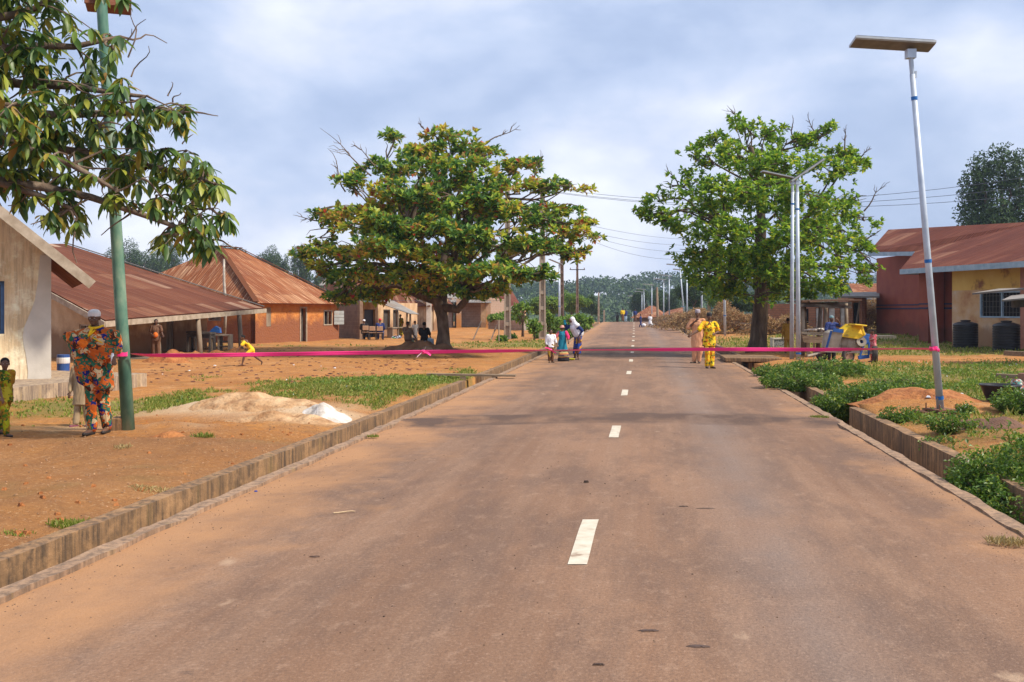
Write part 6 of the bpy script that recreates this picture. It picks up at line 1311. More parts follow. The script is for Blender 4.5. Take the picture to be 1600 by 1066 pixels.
# ---- the man by the green pole, in a wide patterned robe
def robe(root, V, H, vx):
    lv = [(.655, -.10, .20, .13, .10), (.70, -.24, .235, .17, .14), (.81, -.275, .235, .19, .15), (.99, -.305, .22, .20, .15), (1.15, -.33, .27, .20, .15), (1.28, -.37, .31, .19, .15), (1.38, -.41, .325, .16, .13), (1.425, -.425, .32, .13, .12), (1.465, -.36, .285, .11, .11), (1.492, -.20, .20, .095, .10), (1.512, -.12, .12, .08, .09), (1.525, -.085, .09, .07, .08)]
    zs = np.linspace(lv[0][0], lv[-1][0], 46); A = np.array(lv); n = 64; vs = []; fs = []
    for z in zs:
        xl, xr, yf, yb = [float(np.interp(z, A[:, 0], A[:, k])) for k in (1, 2, 3, 4)]
        for j in range(n):
            t = 2 * math.pi * j / n; c, s = math.cos(t), math.sin(t); x = (xr if c > 0 else -xl) * math.copysign(abs(c) ** .9, c); y = (-yf if s > 0 else yb) * abs(s) ** .8
            dz = 0; lowf = sst(1.2, .7, z)
            x0 = x; f_ = math.sin(x * 26 + z * 13 + 1.5 * noise.noise(Vector((x * 4, z * 4, 0)))) * .034 * (1 if s > 0 else .6) * sst(1.5, 1.3, z)
            f2 = noise.noise(Vector((x * 7 + z * 6, z * 3 - x * 5, 3))) * .045 * sst(1.52, 1.42, z)
            y += (-(f_ + f2) if s > 0 else (f_ + f2)) * min(1, abs(s) * 1.6)
            dz = -.05 * math.sin((x + .1) * 7) * lowf if True else 0
            vs.append((x, y, z + dz))
    for i in range(len(zs) - 1):
        for j in range(n): q = i * n + j; w_ = i * n + (j + 1) % n; fs.append((q, w_, w_ + n, q + n))
    b = MB(); b.mesh(vs, fs); o = b.build('robe', ANK, root, smooth=True); m = o.modifiers.new('s', 'SOLIDIFY'); m.thickness = .012; m.offset = -1
    def sw(b):
        for dz, r_, dx in ((0, .045, 0), (-.07, .038, .01), (-.125, .03, .03), (.05, .03, -.01)):
            P = [Vector((-.40 + dx, -.06, 1.40 + dz * .5)), Vector((-.26 + dx, -.20, 1.375 + dz)), Vector((-.08, -.235, 1.29 + dz)), Vector((.10, -.235, 1.21 + dz)), Vector((.24, -.19, 1.185 + dz * .7)), Vector((.315, -.11, 1.20 + dz * .4))]
            for p, q in zip(P, P[1:]): cap(b, p, q, r_, r_, 10)
        cap(b, (.31, -.04, 1.42), (.345, -.07, 1.20), .06, .055); cap(b, (-.40, 0, 1.42), (-.425, -.02, 1.36), .03, .04); cap(b, (.30, -.1, 1.18), (.25, -.08, .98), .05, .03); cap(b, (.27, -.1, 1.12), (.2, -.1, .85), .045, .03)
    blob('robe_fold', ANK, sw, root, .012, 4, .02, 10, (1, 1, 1), 3)
    b = MB(); r_ = [(Vector((.005 + .085 * math.cos(t), -.012 - .115 * math.sin(t), 1.548 - .03 * max(0, math.sin(t)))), .014) for t in np.linspace(-.3, math.pi + .3, 14)]
    b.tube([p for p, _ in r_], .018, 8); b.tube([(.0, -.14, 1.51), (-.012, -.175, 1.455), (-.022, -.215, 1.40)], [.022, .02, .012], 8); b.tube([(.035, -.125, 1.49), (.02, -.17, 1.455), (-.0, -.205, 1.42)], [.012, .012, .01], 8); b.build('neck_trim', flat('yellow_trim', (.80, .48, .01), .7), root, smooth=True)
    b = MB(); b.tube([(.04, -.215, 1.385), (.12, -.225, 1.34), (.18, -.215, 1.31)], .008, 6); b.build('chest_trim', bpy.data.materials['yellow_trim'], root)
    b = MB(); b.tube([(.30, -.17, 1.16), (.315, -.18, 1.08), (.30, -.18, 1.0)], [.02, .03, .012], 8); b.build('handkerchief', WHITE, root, smooth=True)
H_ = 1.755
mp1 = dict(hed=(-.010, -.02, .948), nek=(0, -.002, .86), shL=(.125, 0, .815), elL=(.165, -.03, .68), wrL=(.185, -.09, .635), shR=(-.125, 0, .815), elR=(-.215, -.04, .79), wrR=(.02, -.085, .70), knR=(-.02, -.05, .28), anR=(-.01, -.07, .045), toR=(-.025, -.17, .018), knL=(.045, .02, .28), anL=(.065, .06, .045), toL=(.075, -.05, .018), hiR=(-.035, 0, .51), hiL=(.06, 0, .51))
person('man in a green and orange patterned robe and white cap beside the green pole', 150.5, 687, H_, mp1, Y=13.85, legs=ANK, hat='cap', hatm=CAPW, vox=.0075, extra=robe, turn=R(6), nod=R(6), z=None)
ch = dict(pel=(0, .02, .53))
person('child in a khaki tunic and purple shoes half hidden behind the robed man', 128, 668, 1.12, dict(anR=(-.07, -.04, .045), toR=(-.10, -.13, .018), anL=(.07, .03, .045), toL=(.09, -.07, .018)), Y=14.95, top=KHAKI, sleeves=1, hem=.30, flare=.12, legs=KHAKI, vox=.009, shoes=PUR)
person('small boy in a yellow and green print walking at the left edge', 7, 686, 1.10, dict(elL=(.13, .05, .64), wrL=(.16, .07, .50), knL=(.05, .07, .29), anL=(.05, .17, .09), toL=(.06, .10, .03), knR=(-.05, -.09, .29), anR=(-.05, -.10, .045), toR=(-.05, -.20, .02), elR=(-.12, -.05, .64), wrR=(-.13, -.12, .52)), Y=13.6, rz=R(65), top=YGR, sleeves=.4, hem=.44, legs=YGR, turn=R(-35), vox=.008)
# ---- under the veranda
person('dark figure in brown with an orange cloth leaning by the veranda post', 244, 571, 1.42, dict(elL=(.15, -.02, .66), wrL=(.20, -.10, .60), wrR=(-.05, -.12, .6), elR=(-.14, -.02, .64)), Y=34.3, top=BROWNC, sleeves=.4, hem=.45, legs=BROWNC, turn=R(30), z=.07, extra=lambda root, V, H, vx: blob('orange_cloth', flat('orange_cloth', (.7, .16, .02)), lambda b: b.ell((.02, -.12, .60 * H), (.09, .05, .10)), root, .015, 2))
person('small child in yellow running bent forward across the dirt yard', 390, 575, 1.16, dict(pel=(0, .05, .47), che=(-.03, -.08, .62), nek=(-.04, -.14, .70), hed=(-.04, -.19, .78), shL=(.06, -.16, .66), shR=(-.16, -.16, .66), elL=(.12, -.28, .55), wrL=(.13, -.36, .45), elR=(-.2, .0, .55), wrR=(-.22, .1, .50), hiL=(.05, .05, .44), hiR=(-.05, .05, .44), knL=(.06, -.16, .28), anL=(.06, -.22, .06), toL=(.07, -.32, .03), knR=(-.06, .16, .26), anR=(-.06, .36, .10), toR=(-.06, .34, .02)), Y=30.8, rz=R(-60), top=YEL, sleeves=.4, hem=.40, legs=YEL, legend=.3, shoes=False)
# ---- sitting and standing people by the almond tree
SIT = dict(pel=(0, .05, .27), che=(0, .07, .46), nek=(0, .06, .57), hed=(0, .05, .665), shL=(.105, .06, .54), shR=(-.105, .06, .54), elL=(.14, .0, .40), elR=(-.14, 0, .40), wrL=(.10, -.13, .33), wrR=(-.10, -.13, .33), hiL=(.06, .03, .26), hiR=(-.06, .03, .26), knL=(.08, -.22, .27), knR=(-.08, -.22, .27), anL=(.08, -.23, .045), anR=(-.08, -.23, .045), toL=(.09, -.33, .018), toR=(-.09, -.33, .018))
P_ = bpy.data.objects
person('woman in faded top and sage skirt sitting by the almond trunk', 639, 548, 1.62, SIT, Y=40.6, rz=R(150), top=OL, sleeves=.5, hem=.25, skirt=(SAGE, .06, .05), turn=R(30), z=.14, hat='cap', hatm=HAIR)
person('man in dark shirt and blue trousers sitting by the almond trunk', 664, 548, 1.60, SIT, Y=40.2, rz=R(165), top=BLACKC, sleeves=.5, hem=.25, legs=LBL, turn=R(10), z=.14)
person('tiny child in cream standing between the two seated people', 648.5, 536, .95, {}, Y=44, top=CAPW, sleeves=.4, hem=.3, legs=CAPW, z=.35, rz=R(30))
b = MB(); q = a(674, 541, 39.9); b.box(q, (.22, .1, .62), tilt=(R(12), 0)); tag(bent(b.build('water_container', LBL), .03), 'pale blue container leaning by the seated man', 'container')
b = MB(); b.tube([a(676, 545, 39.5), a(694, 556, 39.4)], [.10, .16], 8); b.tube([a(636, 555, 39.2), a(656, 551, 39.5), a(676, 556, 39.1)], [.12, .13, .11], 8); b.tube([a(620, 552, 39.0), a(640, 562, 38.8)], [.07, .09], 7); tag(b.build('logs', BARK, smooth=True), 'grey logs the two people sit on by the almond tree', 'logs')
rk = random.Random(8)
for i, (px, py, r_, lb) in enumerate([(668, 561, .26, 'flat round stone in front of the seated man'), (623, 562, .22, 'lumpy stone at the left foot of the mound'), (633, 564, .16, 'dark stone beside the lumpy one left of the mound'), (682, 562, .15, 'pale small stone right of the flat round stone'), (652, 561, .18, 'brown stone in the middle of the mound foot')]):
    Y = 38.2; b = MB(); b.ell((0, 0, 0), (r_, r_ * .8, r_ * .6), n=14, m=9); b.v = [tuple(Vector(v) * (1 + .3 * noise.noise(Vector(v) * 5 + Vector((i * 3, 0, 0))))) for v in b.v]; o = b.build('stone', mnoise('brown_stone', [(.3, (.16, .10, .06)), (.7, (.32, .22, .15))], 6, .95) if i == 0 else bpy.data.materials['brown_stone'], smooth=True); X = (px - 800) / F * Y; o.location = (X, Y, gz(X, Y) + r_ * .3); tag(o, lb, 'stone', 'stones at the foot of the almond tree')
# chairs and people by the lean-to
CH = mnoise('tan_chair', [(.3, (.40, .24, .14)), (.7, (.52, .34, .22))], 4, .7)
for i, (px, lb) in enumerate([(572, 'left one of the three tan chairs, its sitter in a white cap'), (582.5, 'empty tan chair in the middle of the three'), (594, 'right one of the three tan chairs, under the man in the red cap')]):
    X = (px - 800) / F * 55.0; root = empty('chair', (X, 55, gz(X, 55)), lb, 'chair', 'tan chairs before the lean-to'); b = MB(); b.box((0, .0, .42), (.38, .4, .03)); bent(b.build('seat', CH, root), .01)
    b = MB(); b.box((0, -.2, .66), (.34, .03, .26)); bent(b.build('backrest', CH, root), .02)
    for sx in (-1, 1):
        for sy in (-1, 1): b = MB(); b.beam((sx * .17, sy * .18, 0), (sx * .17, sy * .18, .80 if sy < 0 else .42), .03, .03); b.build('leg', DARKW, root)
person('person in a white cap sitting on the left tan chair with back to the road', 569.5, 533, 1.6, SIT, Y=55.05, rz=R(172), top=BLACKC, sleeves=.9, hem=.25, legs=BLACKC, hat='cap', hatm=WHITE, z=.1, vox=.022)
person('man in a red cap and blue shirt sitting on the right tan chair', 594, 533, 1.68, SIT, Y=55.05, rz=R(185), top=NAVY, sleeves=.9, hem=.25, legs=NAVY, hat='cap', hatm=REDC, z=.1, vox=.022)
person('woman in a yellow green print behind the counter under the lean-to', 625.5, 528, 1.5, {}, Y=60.5, top=YGR, sleeves=.5, hem=.3, skirt=(YGR, .12, .03), z=.05, vox=.025, rz=R(-30))
b = MB(); rs = random.Random(5)
for i in range(6): px = 614 + i * 1.9; q = a(px, 531, 57); b.ell((q.x, 57, .12 + .03 * (i % 3)), (.14, .13, .14), n=8, m=6)
tag(b.build('wares', [mfabric('bright_wares', [(.03, .2, .5), (.5, .5, .5), (.05, .3, .1), (.08, .04, .04), (.4, .5, .6)], 4, 8)]), 'pile of bright wares on the ground under the counter', 'wares')
# ---- three figures on the road, left
person('child in a white shirt and yellow patterned trousers on the road by the left kerb', 860.5, 567, 1.14, dict(wrL=(.17, -.10, .55), elL=(.15, -.0, .66), anR=(-.045, .01, .045), anL=(.04, -.02, .045)), Y=32.9, top=WHITE, sleeves=.8, hem=.46, legs=BRSK, legend=.97, rz=R(15), vox=.009)
def kiddress(root, V, H, vx):
    blob('sleeve', PINK, lambda b: (cap(b, V['shL'], V['elL'], .05 * H, .055 * H), cap(b, V['elL'], V['elL'].lerp(V['wrL'], .5), .05 * H, .035 * H)), root, vx, 2); blob('sleeve', PRNP, lambda b: cap(b, V['shR'], V['elR'], .045 * H, .045 * H), root, vx, 2)
kd = person('girl in a teal dress with pink sleeves and a peach hat on the road', 878.5, 563.5, 1.24, dict(elL=(.17, -.03, .68), wrL=(.19, -.12, .56), elR=(-.17, -.06, .68), wrR=(-.2, -.14, .60), anL=(.09, -.02, .045), anR=(-.08, .0, .045)), Y=34.2, top=TEAL, sleeves=0, hem=.45, skirt=(TEAL, .27, .07), hat='hat', hatm=flat('peach_hat', (.6, .3, .25), .8), extra=kiddress, rz=R(-10), vox=.009)
b = MB(); loft(b, [(Vector((0, 0, 0)), .20, .12), (Vector((0, 0, .05)), .21, .13), (Vector((0, 0, .12)), .20, .12)]); o = b.build('bag', BLACKC, smooth=False); X = (880.5 - 800) / F * 33.6; o.location = (X, 33.6, zroad(X - cx(33.6), 33.6)); tag(o, 'black bag with a striped bundle standing at the feet of the girl in teal', 'bag')
b = MB(); loft(b, [(Vector((0, 0, .10)), .19, .11), (Vector((0, 0, .24)), .19, .11), (Vector((0, 0, .33)), .14, .08)]); b.build('bundle', mfabric('striped_bundle', [(.3, .08, .12), (.5, .22, .08), (.09, .04, .12), (.35, .3, .12)], 7, 3, stretch=(.2, .2, 2)), o, smooth=True)
def hijab(root, V, H, vx):
    hd = V['hed']
    def f_(b):
        b.ell(hd + Vector((0, .015, .012)) * H, (.058 * H, .064 * H, .066 * H)); cap(b, hd + Vector((0, .03 * H, -.03 * H)), V['che'] + Vector((0, .02, .02)), .065 * H, .105 * H); cap(b, V['che'] + Vector((.0, 0, .02)), V['che'].lerp(V['pel'], .5) + Vector((0, .05, 0)), .12 * H, .13 * H); cap(b, V['shL'], V['shR'], .06 * H, .06 * H)
    blob('hijab', WHITE, f_, root, vx, 3, .02, 9, seed=2)
    b = MB(); b.ell(hd + Vector((0, -.058, -.003)) * H, (.036 * H, .022 * H, .045 * H)); b.build('face', SKIN, root, smooth=True)
    b = MB(); w_ = V['wrR']; b.tube([w_ + Vector((0, -.03, -.06)), w_ + Vector((0, -.03, .10))], [.04, .05], 12); b.build('blue_cup', flat('blue_plastic_cup', (.01, .35, .5), .4), root)
person('woman in a white hijab and patterned wrapper raising a blue cup on the road', 900, 563, 1.58, dict(pel=(0, .06, .53), che=(0, -.02, .71), nek=(0, -.07, .81), hed=(0, -.11, .90), shL=(.10, -.03, .78), shR=(-.10, -.03, .78), elR=(-.13, -.19, .72), wrR=(-.07, -.23, .84), elL=(.14, .08, .66), wrL=(.10, .02, .55), hiL=(.05, .05, .51), hiR=(-.05, .05, .51), knL=(.055, .03, .28), knR=(-.05, .0, .28)), Y=34.6, rz=R(-62), top=NAVY, sleeves=.9, hem=.46, skirt=(WRAP, .14, .01), extra=hijab, hair=False, vox=.01)
b = MB(); b.ell((0, 0, .04), (.13, .09, .04), n=12, m=8); o = b.build('green_parcel', YGR, smooth=True); X = (898 - 800) / F * 34.2; o.location = (X - .12, 34.2, zroad(X - cx(34.2), 34.2)); tag(o, 'flat green wrapped parcel on the road at the feet of the woman in white hijab', 'parcel')
# ---- two men on the road, right
person('man in peach robes and lilac cap with a hand at his neck on the road', 1090, 568, 1.80, dict(elR=(-.17, -.03, .67), wrR=(-.05, -.10, .78), elL=(.15, 0, .64), wrL=(.12, -.05, .50), toR=(-.12, -.08, .018), toL=(.03, -.1, .018), anL=(.03, .0, .045)), Y=32.5, top=PEACH, sleeves=.55, hem=.30, flare=.10, legs=PEACH, hat='fila', hatm=GCAP, rz=R(-12), turn=R(-5), vox=.01, smat=SKIN)
person('man in a bright yellow and orange printed outfit and black cap on the road', 1108, 576.5, 1.72, dict(elR=(-.20, -.04, .68), wrR=(-.33, -.08, .61), elL=(.17, -.02, .66), wrL=(.07, -.14, .63), knR=(-.045, -.04, .28), anR=(-.05, -.02, .045), toR=(-.06, -.12, .018), anL=(.035, -.05, .045), toL=(.06, -.15, .018)), Y=29.7, top=ANY, sleeves=.5, hem=.40, flare=.12, legs=ANY, hat='cap', hatm=BLACKC, rz=R(5), nod=R(12), vox=.01)
# ---- far walkers
person('far child in dark blue walking near the crest of the road', 1001, 513, 1.15, dict(anL=(.05, -.09, .045), toL=(.05, -.18, .02), anR=(-.05, .09, .06), toR=(-.05, .0, .02)), Y=85, rz=R(70), top=NAVY, sleeves=.5, hem=.44, legs=NAVY, vox=.03)
person('far child in a white dress near the crest of the road', 1016, 513.5, 1.15, {}, Y=85, top=WHITE, sleeves=.5, hem=.45, skirt=(WHITE, .25, .05), vox=.03)
b = MB(); b.ell((0, 0, .16), (.2, .15, .16), n=12, m=8); o = b.build('white_sack', WHITE, smooth=True); X = (1006 - 800) / F * 86; o.location = (X, 86, zroad(0, 86)); tag(o, 'white sack on the road between the two far children', 'sack')
b = MB(); b.ell((0, 0, .16), (.24, .15, .12), n=12, m=8); o = b.build('cream_sack', CAPW, smooth=True); X = (1020.5 - 800) / F * 87; o.location = (X, 87, zroad(0, 87)); tag(o, 'cream sack right of the far child in white', 'sack')
person('distant person in a yellow top at the crest of the road', 973, 504, 1.6, {}, Y=111, top=YEL, sleeves=.6, hem=.45, skirt=(BROWNC, .1, .0), vox=.035)
person('distant person in pale trousers beside the yellow top at the crest', 977.5, 504, 1.5, {}, Y=112, top=NAVY, sleeves=.6, hem=.45, legs=LBL, vox=.035)
person('distant person in dark red on the verge beyond the crest', 992.5, 505, 1.5, {}, Y=113, top=NAVY, sleeves=.6, hem=.45, skirt=(BROWNC, .1, .0), vox=.035)
b = MB(); M_ = Matrix.Rotation(R(90), 3, 'X')
root = empty('motorcycle', ((964.5 - 800) / F * 112, 112, zroad(0, 112)), 'distant dark motorcycle at the crest of the road', 'motorcycle')
b.lathe([(.20, -.05), (.3, -.05), (.3, .05), (.20, .05)], (0, .5, .3), 16, Matrix.Rotation(R(90), 3, 'Y')); b.build('wheel', TY_, root)
b = MB(); b.lathe([(.20, -.05), (.3, -.05), (.3, .05), (.20, .05)], (0, -.6, .3), 16, Matrix.Rotation(R(90), 3, 'Y')); b.build('wheel', TY_, root)
b = MB(); b.box((0, -.1, .6), (.25, 1.1, .35)); b.tube([(-.35, -.45, 1.0), (.35, -.45, 1.0)], .03, 6); b.tube([(0, -.6, .3), (0, -.42, 1.0)], .04, 6); bent(b.build('frame', BLACKC, root), .08)
# ---- by the mixer
person('youth in mustard clothes standing with back to the road behind the twin lamps', 1231, 556, 1.40, {}, Y=38.0, rz=R(165), top=MUST, sleeves=.9, hem=.38, legs=MUST, z=None, vox=.012)
person('man in blue with a grey cap working behind the concrete mixer', 1299, 566, 1.55, dict(elR=(-.16, -.02, .66), elL=(.20, -.06, .78), wrL=(.09, -.12, .88)), Y=33.1, rz=R(20), top=NAVY, sleeves=.5, hem=.42, legs=BLACKC, hat='cap', hatm=flat('teal_grey_cap', (.16, .26, .28), .8), vox=.012)
person('small child in pink leaning on the engine of the concrete mixer', 1364, 553, 1.10, dict(elL=(.12, -.10, .70), wrL=(.10, -.24, .68), elR=(-.12, -.10, .70), wrR=(-.10, -.24, .68), hed=(0, -.03, .93)), Y=32.5, rz=R(-70), top=PRNP, sleeves=.5, hem=.44, legs=PRNP, vox=.012)

bpy.data.scenes.remove(TS)
# ================================================ GROUND COVER, BUSHES, HEAPS, LITTER
GR = mleaf('grass_blades', [(0, (.12, .17, .02)), (.4, (.20, .26, .03)), (.75, (.30, .32, .05)), (1, (.46, .38, .13))], trans=.35, rough=.6)
GR2 = mleaf('weed_leaves', [(0, (.07, .14, .015)), (.5, (.14, .24, .025)), (.85, (.22, .32, .035)), (1, (.36, .38, .06))], trans=.35, rough=.5)
r = random.Random(77)
def scatter(nn, box, th=.25, avoid=None):
    out = []
    while nn > 0:
        Y = box[2] + (box[3] - box[2]) * r.random() ** 1.35; X = r.uniform(box[0], box[1]) * (Y if box[4] else 1); nn -= 1
        t = X - cx(Y)
        if -4.3 < t < 4.27: continue
        g, s, bb = cover(X, Y)
        if g * (1 - s) * (1 - bb * .8) > th * r.uniform(.6, 1.8): out.append((X, Y))
    return out
cr = Crown()
for X, Y in scatter(52000, (-.62, .62, 6, 58, True)):
    z = gz(X, Y); k = 3 if Y < 25 else 2; h = (.055 if X < 0 else .085) * r.uniform(.5, 1.5) * (1 + Y * .012); w_ = .010 + Y * .0009
    for i in range(k):
        d = Vector((r.gauss(0, .5), r.gauss(0, .5), 1)).normalized(); cr.leaf((X + r.gauss(0, .03), Y + r.gauss(0, .03), z - .01), d, rdir(r), h * r.uniform(.6, 1.2), w_ * r.uniform(.7, 1.4))
for X, Y in scatter(26000, (-.38, .02, 15, 30, True), .22):
    z = gz(X, Y)
    for i in range(3): cr.leaf((X + r.gauss(0, .03), Y + r.gauss(0, .03), z - .01), Vector((r.gauss(0, .6), r.gauss(0, .6), 1)), rdir(r), r.uniform(.04, .11), r.uniform(.012, .03))
tag(cr.build('grass', GR, None, fold=.02, droop=.3), 'patchy low grass on the verges', None, kind='stuff')
cr = Crown()                                              # broad leaved creeping weeds on the right verge
for X, Y in scatter(22000, (.28, .64, 9, 32, True), .3) + scatter(11000, (-.35, .05, 16, 28, True), .4):
    z = gz(X, Y); n = noise.noise(Vector((X * .6, Y * .6, 20)))
    if n < -.02: continue
    hh = .05 + .22 * max(0, n) * (1 if X > 0 else .3)
    for i in range(3): cr.leaf((X + r.gauss(0, .04), Y + r.gauss(0, .04), z + hh * r.random()), (rdir(r) + Vector((0, 0, .6))), Vector((r.gauss(0, .5), r.gauss(0, .5), 1)), r.uniform(.04, .09), r.uniform(.025, .05))
tag(cr.build('weeds', GR2, None), 'leafy creeping weeds on the verges', None, kind='stuff')
BUSH = mleaf('bush_leaves', [(0, (.045, .11, .015)), (.4, (.09, .18, .022)), (.8, (.17, .28, .03)), (1, (.34, .38, .05))], trans=.35, rough=.45)
def bush(x, y, rad, h, n, label, leaf=.06, z=None, seed=1, name='bush', mat=None, cat='bush'):
    r = random.Random(seed); z = gz(x, y) if z is None else z; root = empty(name, (x, y, z), label, cat, 'leafy bushes along the right drain'); cr = Crown(); st = MB()
    for i in range(int(14 * rad / .5)):
        d = rdir(r); e = Vector((d.x * rad * .9, d.y * rad * .8, abs(d.z) * h)); st.tube(curve((0, 0, 0), e, r, .1, 3, .1), [.012, .009, .007, .004], 4, cap=False)
    for i in range(n):
        d = rdir(r); q = r.random() ** .45; p = Vector((d.x * rad * q, d.y * rad * .85 * q, max(-.1, (d.z * .5 + .5) * h * q)))
        p.z *= 1 + .5 * noise.noise(Vector((x + p.x * 3, y + p.y * 3, 0))); 
        if noise.noise((p + Vector((x, y, 0))) * 3.2) < -.2: continue
        for k in range(4): cr.leaf(p + rdir(r) * .03, (rdir(r) + Vector((d.x, d.y, .2)) * .8), (Vector((0, 0, 1)) + rdir(r) * .7), leaf * r.uniform(.6, 1.3), leaf * r.uniform(.4, .65))
    st.build('stems', BARK, root); cr.build('foliage', mat or BUSH, root); return root
rx = lambda px, Y: (px - 800) / F * Y
bush(cx(18.1) + 4.35, 18.1, .75, .62, 3400, 'leafy bush growing through the gap in the right drain wall', .065, z=-.25, seed=2)
bush(rx(1372, 18.6), 18.6, .6, .32, 1500, 'bushy growth just behind the gap in the right drain wall', .06, seed=3)
bush(rx(1250, 22.0), 22.0, .95, .40, 2600, 'low spreading bush over the drain before the twin lamps', .07, seed=4)
bush(rx(1290, 25.0), 25.0, 1.1, .42, 2400, 'yellowish green mound of weeds in front of the concrete mixer', .075, seed=5)
bush(rx(1218, 26.0), 26.0, .7, .3, 1300, 'small green bush by the drain wall before the twin lamps', .07, seed=6)
bush(cx(10.0) + 4.2, 10.0, .58, .80, 6000, 'big dark leafy bush filling the drain at the bottom right', .05, z=-.42, seed=7)
bush(cx(9.3) + 4.1, 9.3, .55, .72, 4600, 'leafy bush at the right frame edge nearest the camera', .05, z=-.6, seed=8)
bush(cx(10.9) + 5.2, 10.9, .45, .3, 1900, 'bush on the bank behind the biggest one at the bottom right', .05, seed=9)
bush(rx(1600, 15.6), 15.6, .55, .38, 1600, 'leafy bush in front of the black basin at the right edge', .06, seed=10)
bush(rx(1405, 15.2), 15.2, .30, .2, 500, 'small weed clump at the top of the drain wall left of the lamp footing', .05, seed=11)
bush(rx(1487, 13.2), 13.2, .34, .28, 550, 'small weed clump on the reddish bank right of the lamp', .05, seed=12)
bush(rx(1512, 15.2), 15.2, .16, .18, 200, 'bright green tuft right beside the lamp footing', .05, seed=13)
bush(rx(1478, 12.4), 12.6, .25, .2, 260, 'weeds hanging over the drain wall near the bottom right', .045, z=-.05, seed=14)
bush(rx(1400, 21), 21.0, .8, .2, 900, 'low weeds on the green verge left of the nearest lamp', .06, seed=15)
def tuft(px, py, rad, h, n, label, mat=None, Y=None):
    Y = Y or 2700 / (py - HY); X = rx(px, Y); cr = Crown(); rr = random.Random(px)
    for i in range(n):
        an = rr.uniform(0, 6.28); q = rr.random() ** .6 * rad; x, y = X + math.cos(an) * q, Y + math.sin(an) * q * .7
        cr.leaf((x - X, y - Y, gz(x, y) - gz(X, Y) - .01), Vector((rr.gauss(0, .6), rr.gauss(0, .6), 1)), rdir(rr), h * rr.uniform(.5, 1.2), .012)
    o = cr.build('grass_tuft', mat or GR, None, fold=.02, droop=.4); o.location = (X, Y, gz(X, Y) if abs(X - cx(Y)) > 3.8 else .03); tag(o, label, 'grass tuft', 'single grass tufts')
tuft(118, 815, .22, .07, 380, 'dark grass tuft at the top of the left drain wall'); tuft(28, 830, .13, .04, 110, 'small flat weed at the far left near the drain wall')
DRYG = mleaf('dry_grass', [(0, (.30, .22, .08)), (1, (.52, .40, .18))], trans=.2)
tuft(238, 763, .22, .06, 160, 'dry pale grass tuft on the brown bank left of the drain', DRYG); tuft(318, 694, .14, .08, 140, 'yellowish grass tuft under the sand heap'); tuft(192, 708, .12, .05, 90, 'tiny dry tuft below the green pole', DRYG)
tuft(1280, 655, .16, .05, 260, 'grass tuft growing on the right kerb'); tuft(1575, 853, .16, .06, 200, 'dry grass on the right kerb at the bottom corner', DRYG, 7.32); tuft(583, 686, .08, .05, 90, 'small green tuft at the left kerb')
tuft(90, 618, .3, .2, 200, 'green tuft at the foot of the concrete platform', GR2)
# white powdery heap by the left drain, orange lumps, clods
def heap(name, px, py, rx_, ry_, h, mat, label, cat, seed=0, Y=None, rough=.22, dx=0):
    Y = Y or 2700 / (py - HY); X = rx(px, Y) + dx; b = MB(); n = 26; vs = []; fs = []
    for i in range(n + 1):
        for j in range(n + 1):
            u, v = i / n * 2 - 1, j / n * 2 - 1; d = math.hypot(u, v); d = d * (1 + .35 * noise.noise(Vector((u * 1.7, v * 1.7, seed)))); q = max(0, 1 - d * d); f_ = q ** 1.5
            x, y = X + u * rx_, Y + v * ry_; z = gz(x, y) - .02 + h * f_ * (1 + 1.1 * noise.noise(Vector((x * 2.4, y * 2.4, seed)))) + f_ * rough * h * noise.noise(Vector((x * 9, y * 9, seed)))
            if d > 1.0: z = gz(x, y) - .03
            vs.append((x - X, y - Y, z - gz(X, Y)))
    fs = [(i * (n + 1) + j, (i + 1) * (n + 1) + j, (i + 1) * (n + 1) + j + 1, i * (n + 1) + j + 1) for i in range(n) for j in range(n)]
    b.mesh(vs, fs); o = b.build(name, mat, smooth=True); o.location = (X, Y, gz(X, Y)); tag(o, label, cat); return o
CHALK = mnoise('white_grey_powder', [(.3, (.36, .30, .24)), (.5, (.55, .51, .46)), (.7, (.68, .65, .61))], 5, .95, .8, 18, .03); SANDM = mnoise('heaped_sand', [(.35, (.28, .145, .065)), (.5, (.42, .25, .125)), (.68, (.55, .37, .21))], 3.5, .95, 1.0, 9, .07); ORNG = mnoise('fresh_laterite_lump', [(.35, (.24, .08, .024)), (.65, (.42, .17, .055))], 4, .95, 1, 11, .07)
heap('powder_heap', 512, 668, .45, .55, .16, CHALK, 'heap of white grey powder beside the left drain', 'heap', 3, Y=15.9)
heap('sand_heap', 405, 660, 1.25, .75, .10, SANDM, 'long heap of pale sand left of the road behind the drain', 'heap', 5, Y=16.6)
heap('sand_heap', 450, 668, .95, .5, .12, SANDM, 'smaller sand heap touching the white powder heap', 'heap', 6, Y=15.5)
heap('earth_lump', 262, 690, .42, .3, .10, ORNG, 'crumbly orange earth lump right of the green pole base', 'heap', 7)
heap('earth_heap', 1440, 640, 1.3, .9, .12, ORNG, 'orange earth heap behind the nearest lamp at the right', 'heap', 8, Y=17.3)
heap('root_heap', 1545, 690, .8, .5, .12, mnoise('dark_fibrous_soil', [(.3, (.09, .045, .03)), (.7, (.19, .10, .06))], 5, .95, 1, 30, .03, stretch=(1, .3, 1)), 'dark fibrous earth on the bank at the right edge', 'heap', 9, Y=13.4)
heap('earth_heap', 262, 572, .9, .6, .30, ORNG, 'orange earth heap at the foot of the veranda post', 'heap', 12, Y=32.6)
heap('earth_heap', 300, 566, 1.1, .6, .22, ORNG, 'second orange earth heap along the veranda edge', 'heap', 13, Y=34.8)
heap('earth_heap', 360, 560, 1.3, .6, .20, ORNG, 'third and farthest orange earth heap along the veranda', 'heap', 14, Y=38.3)
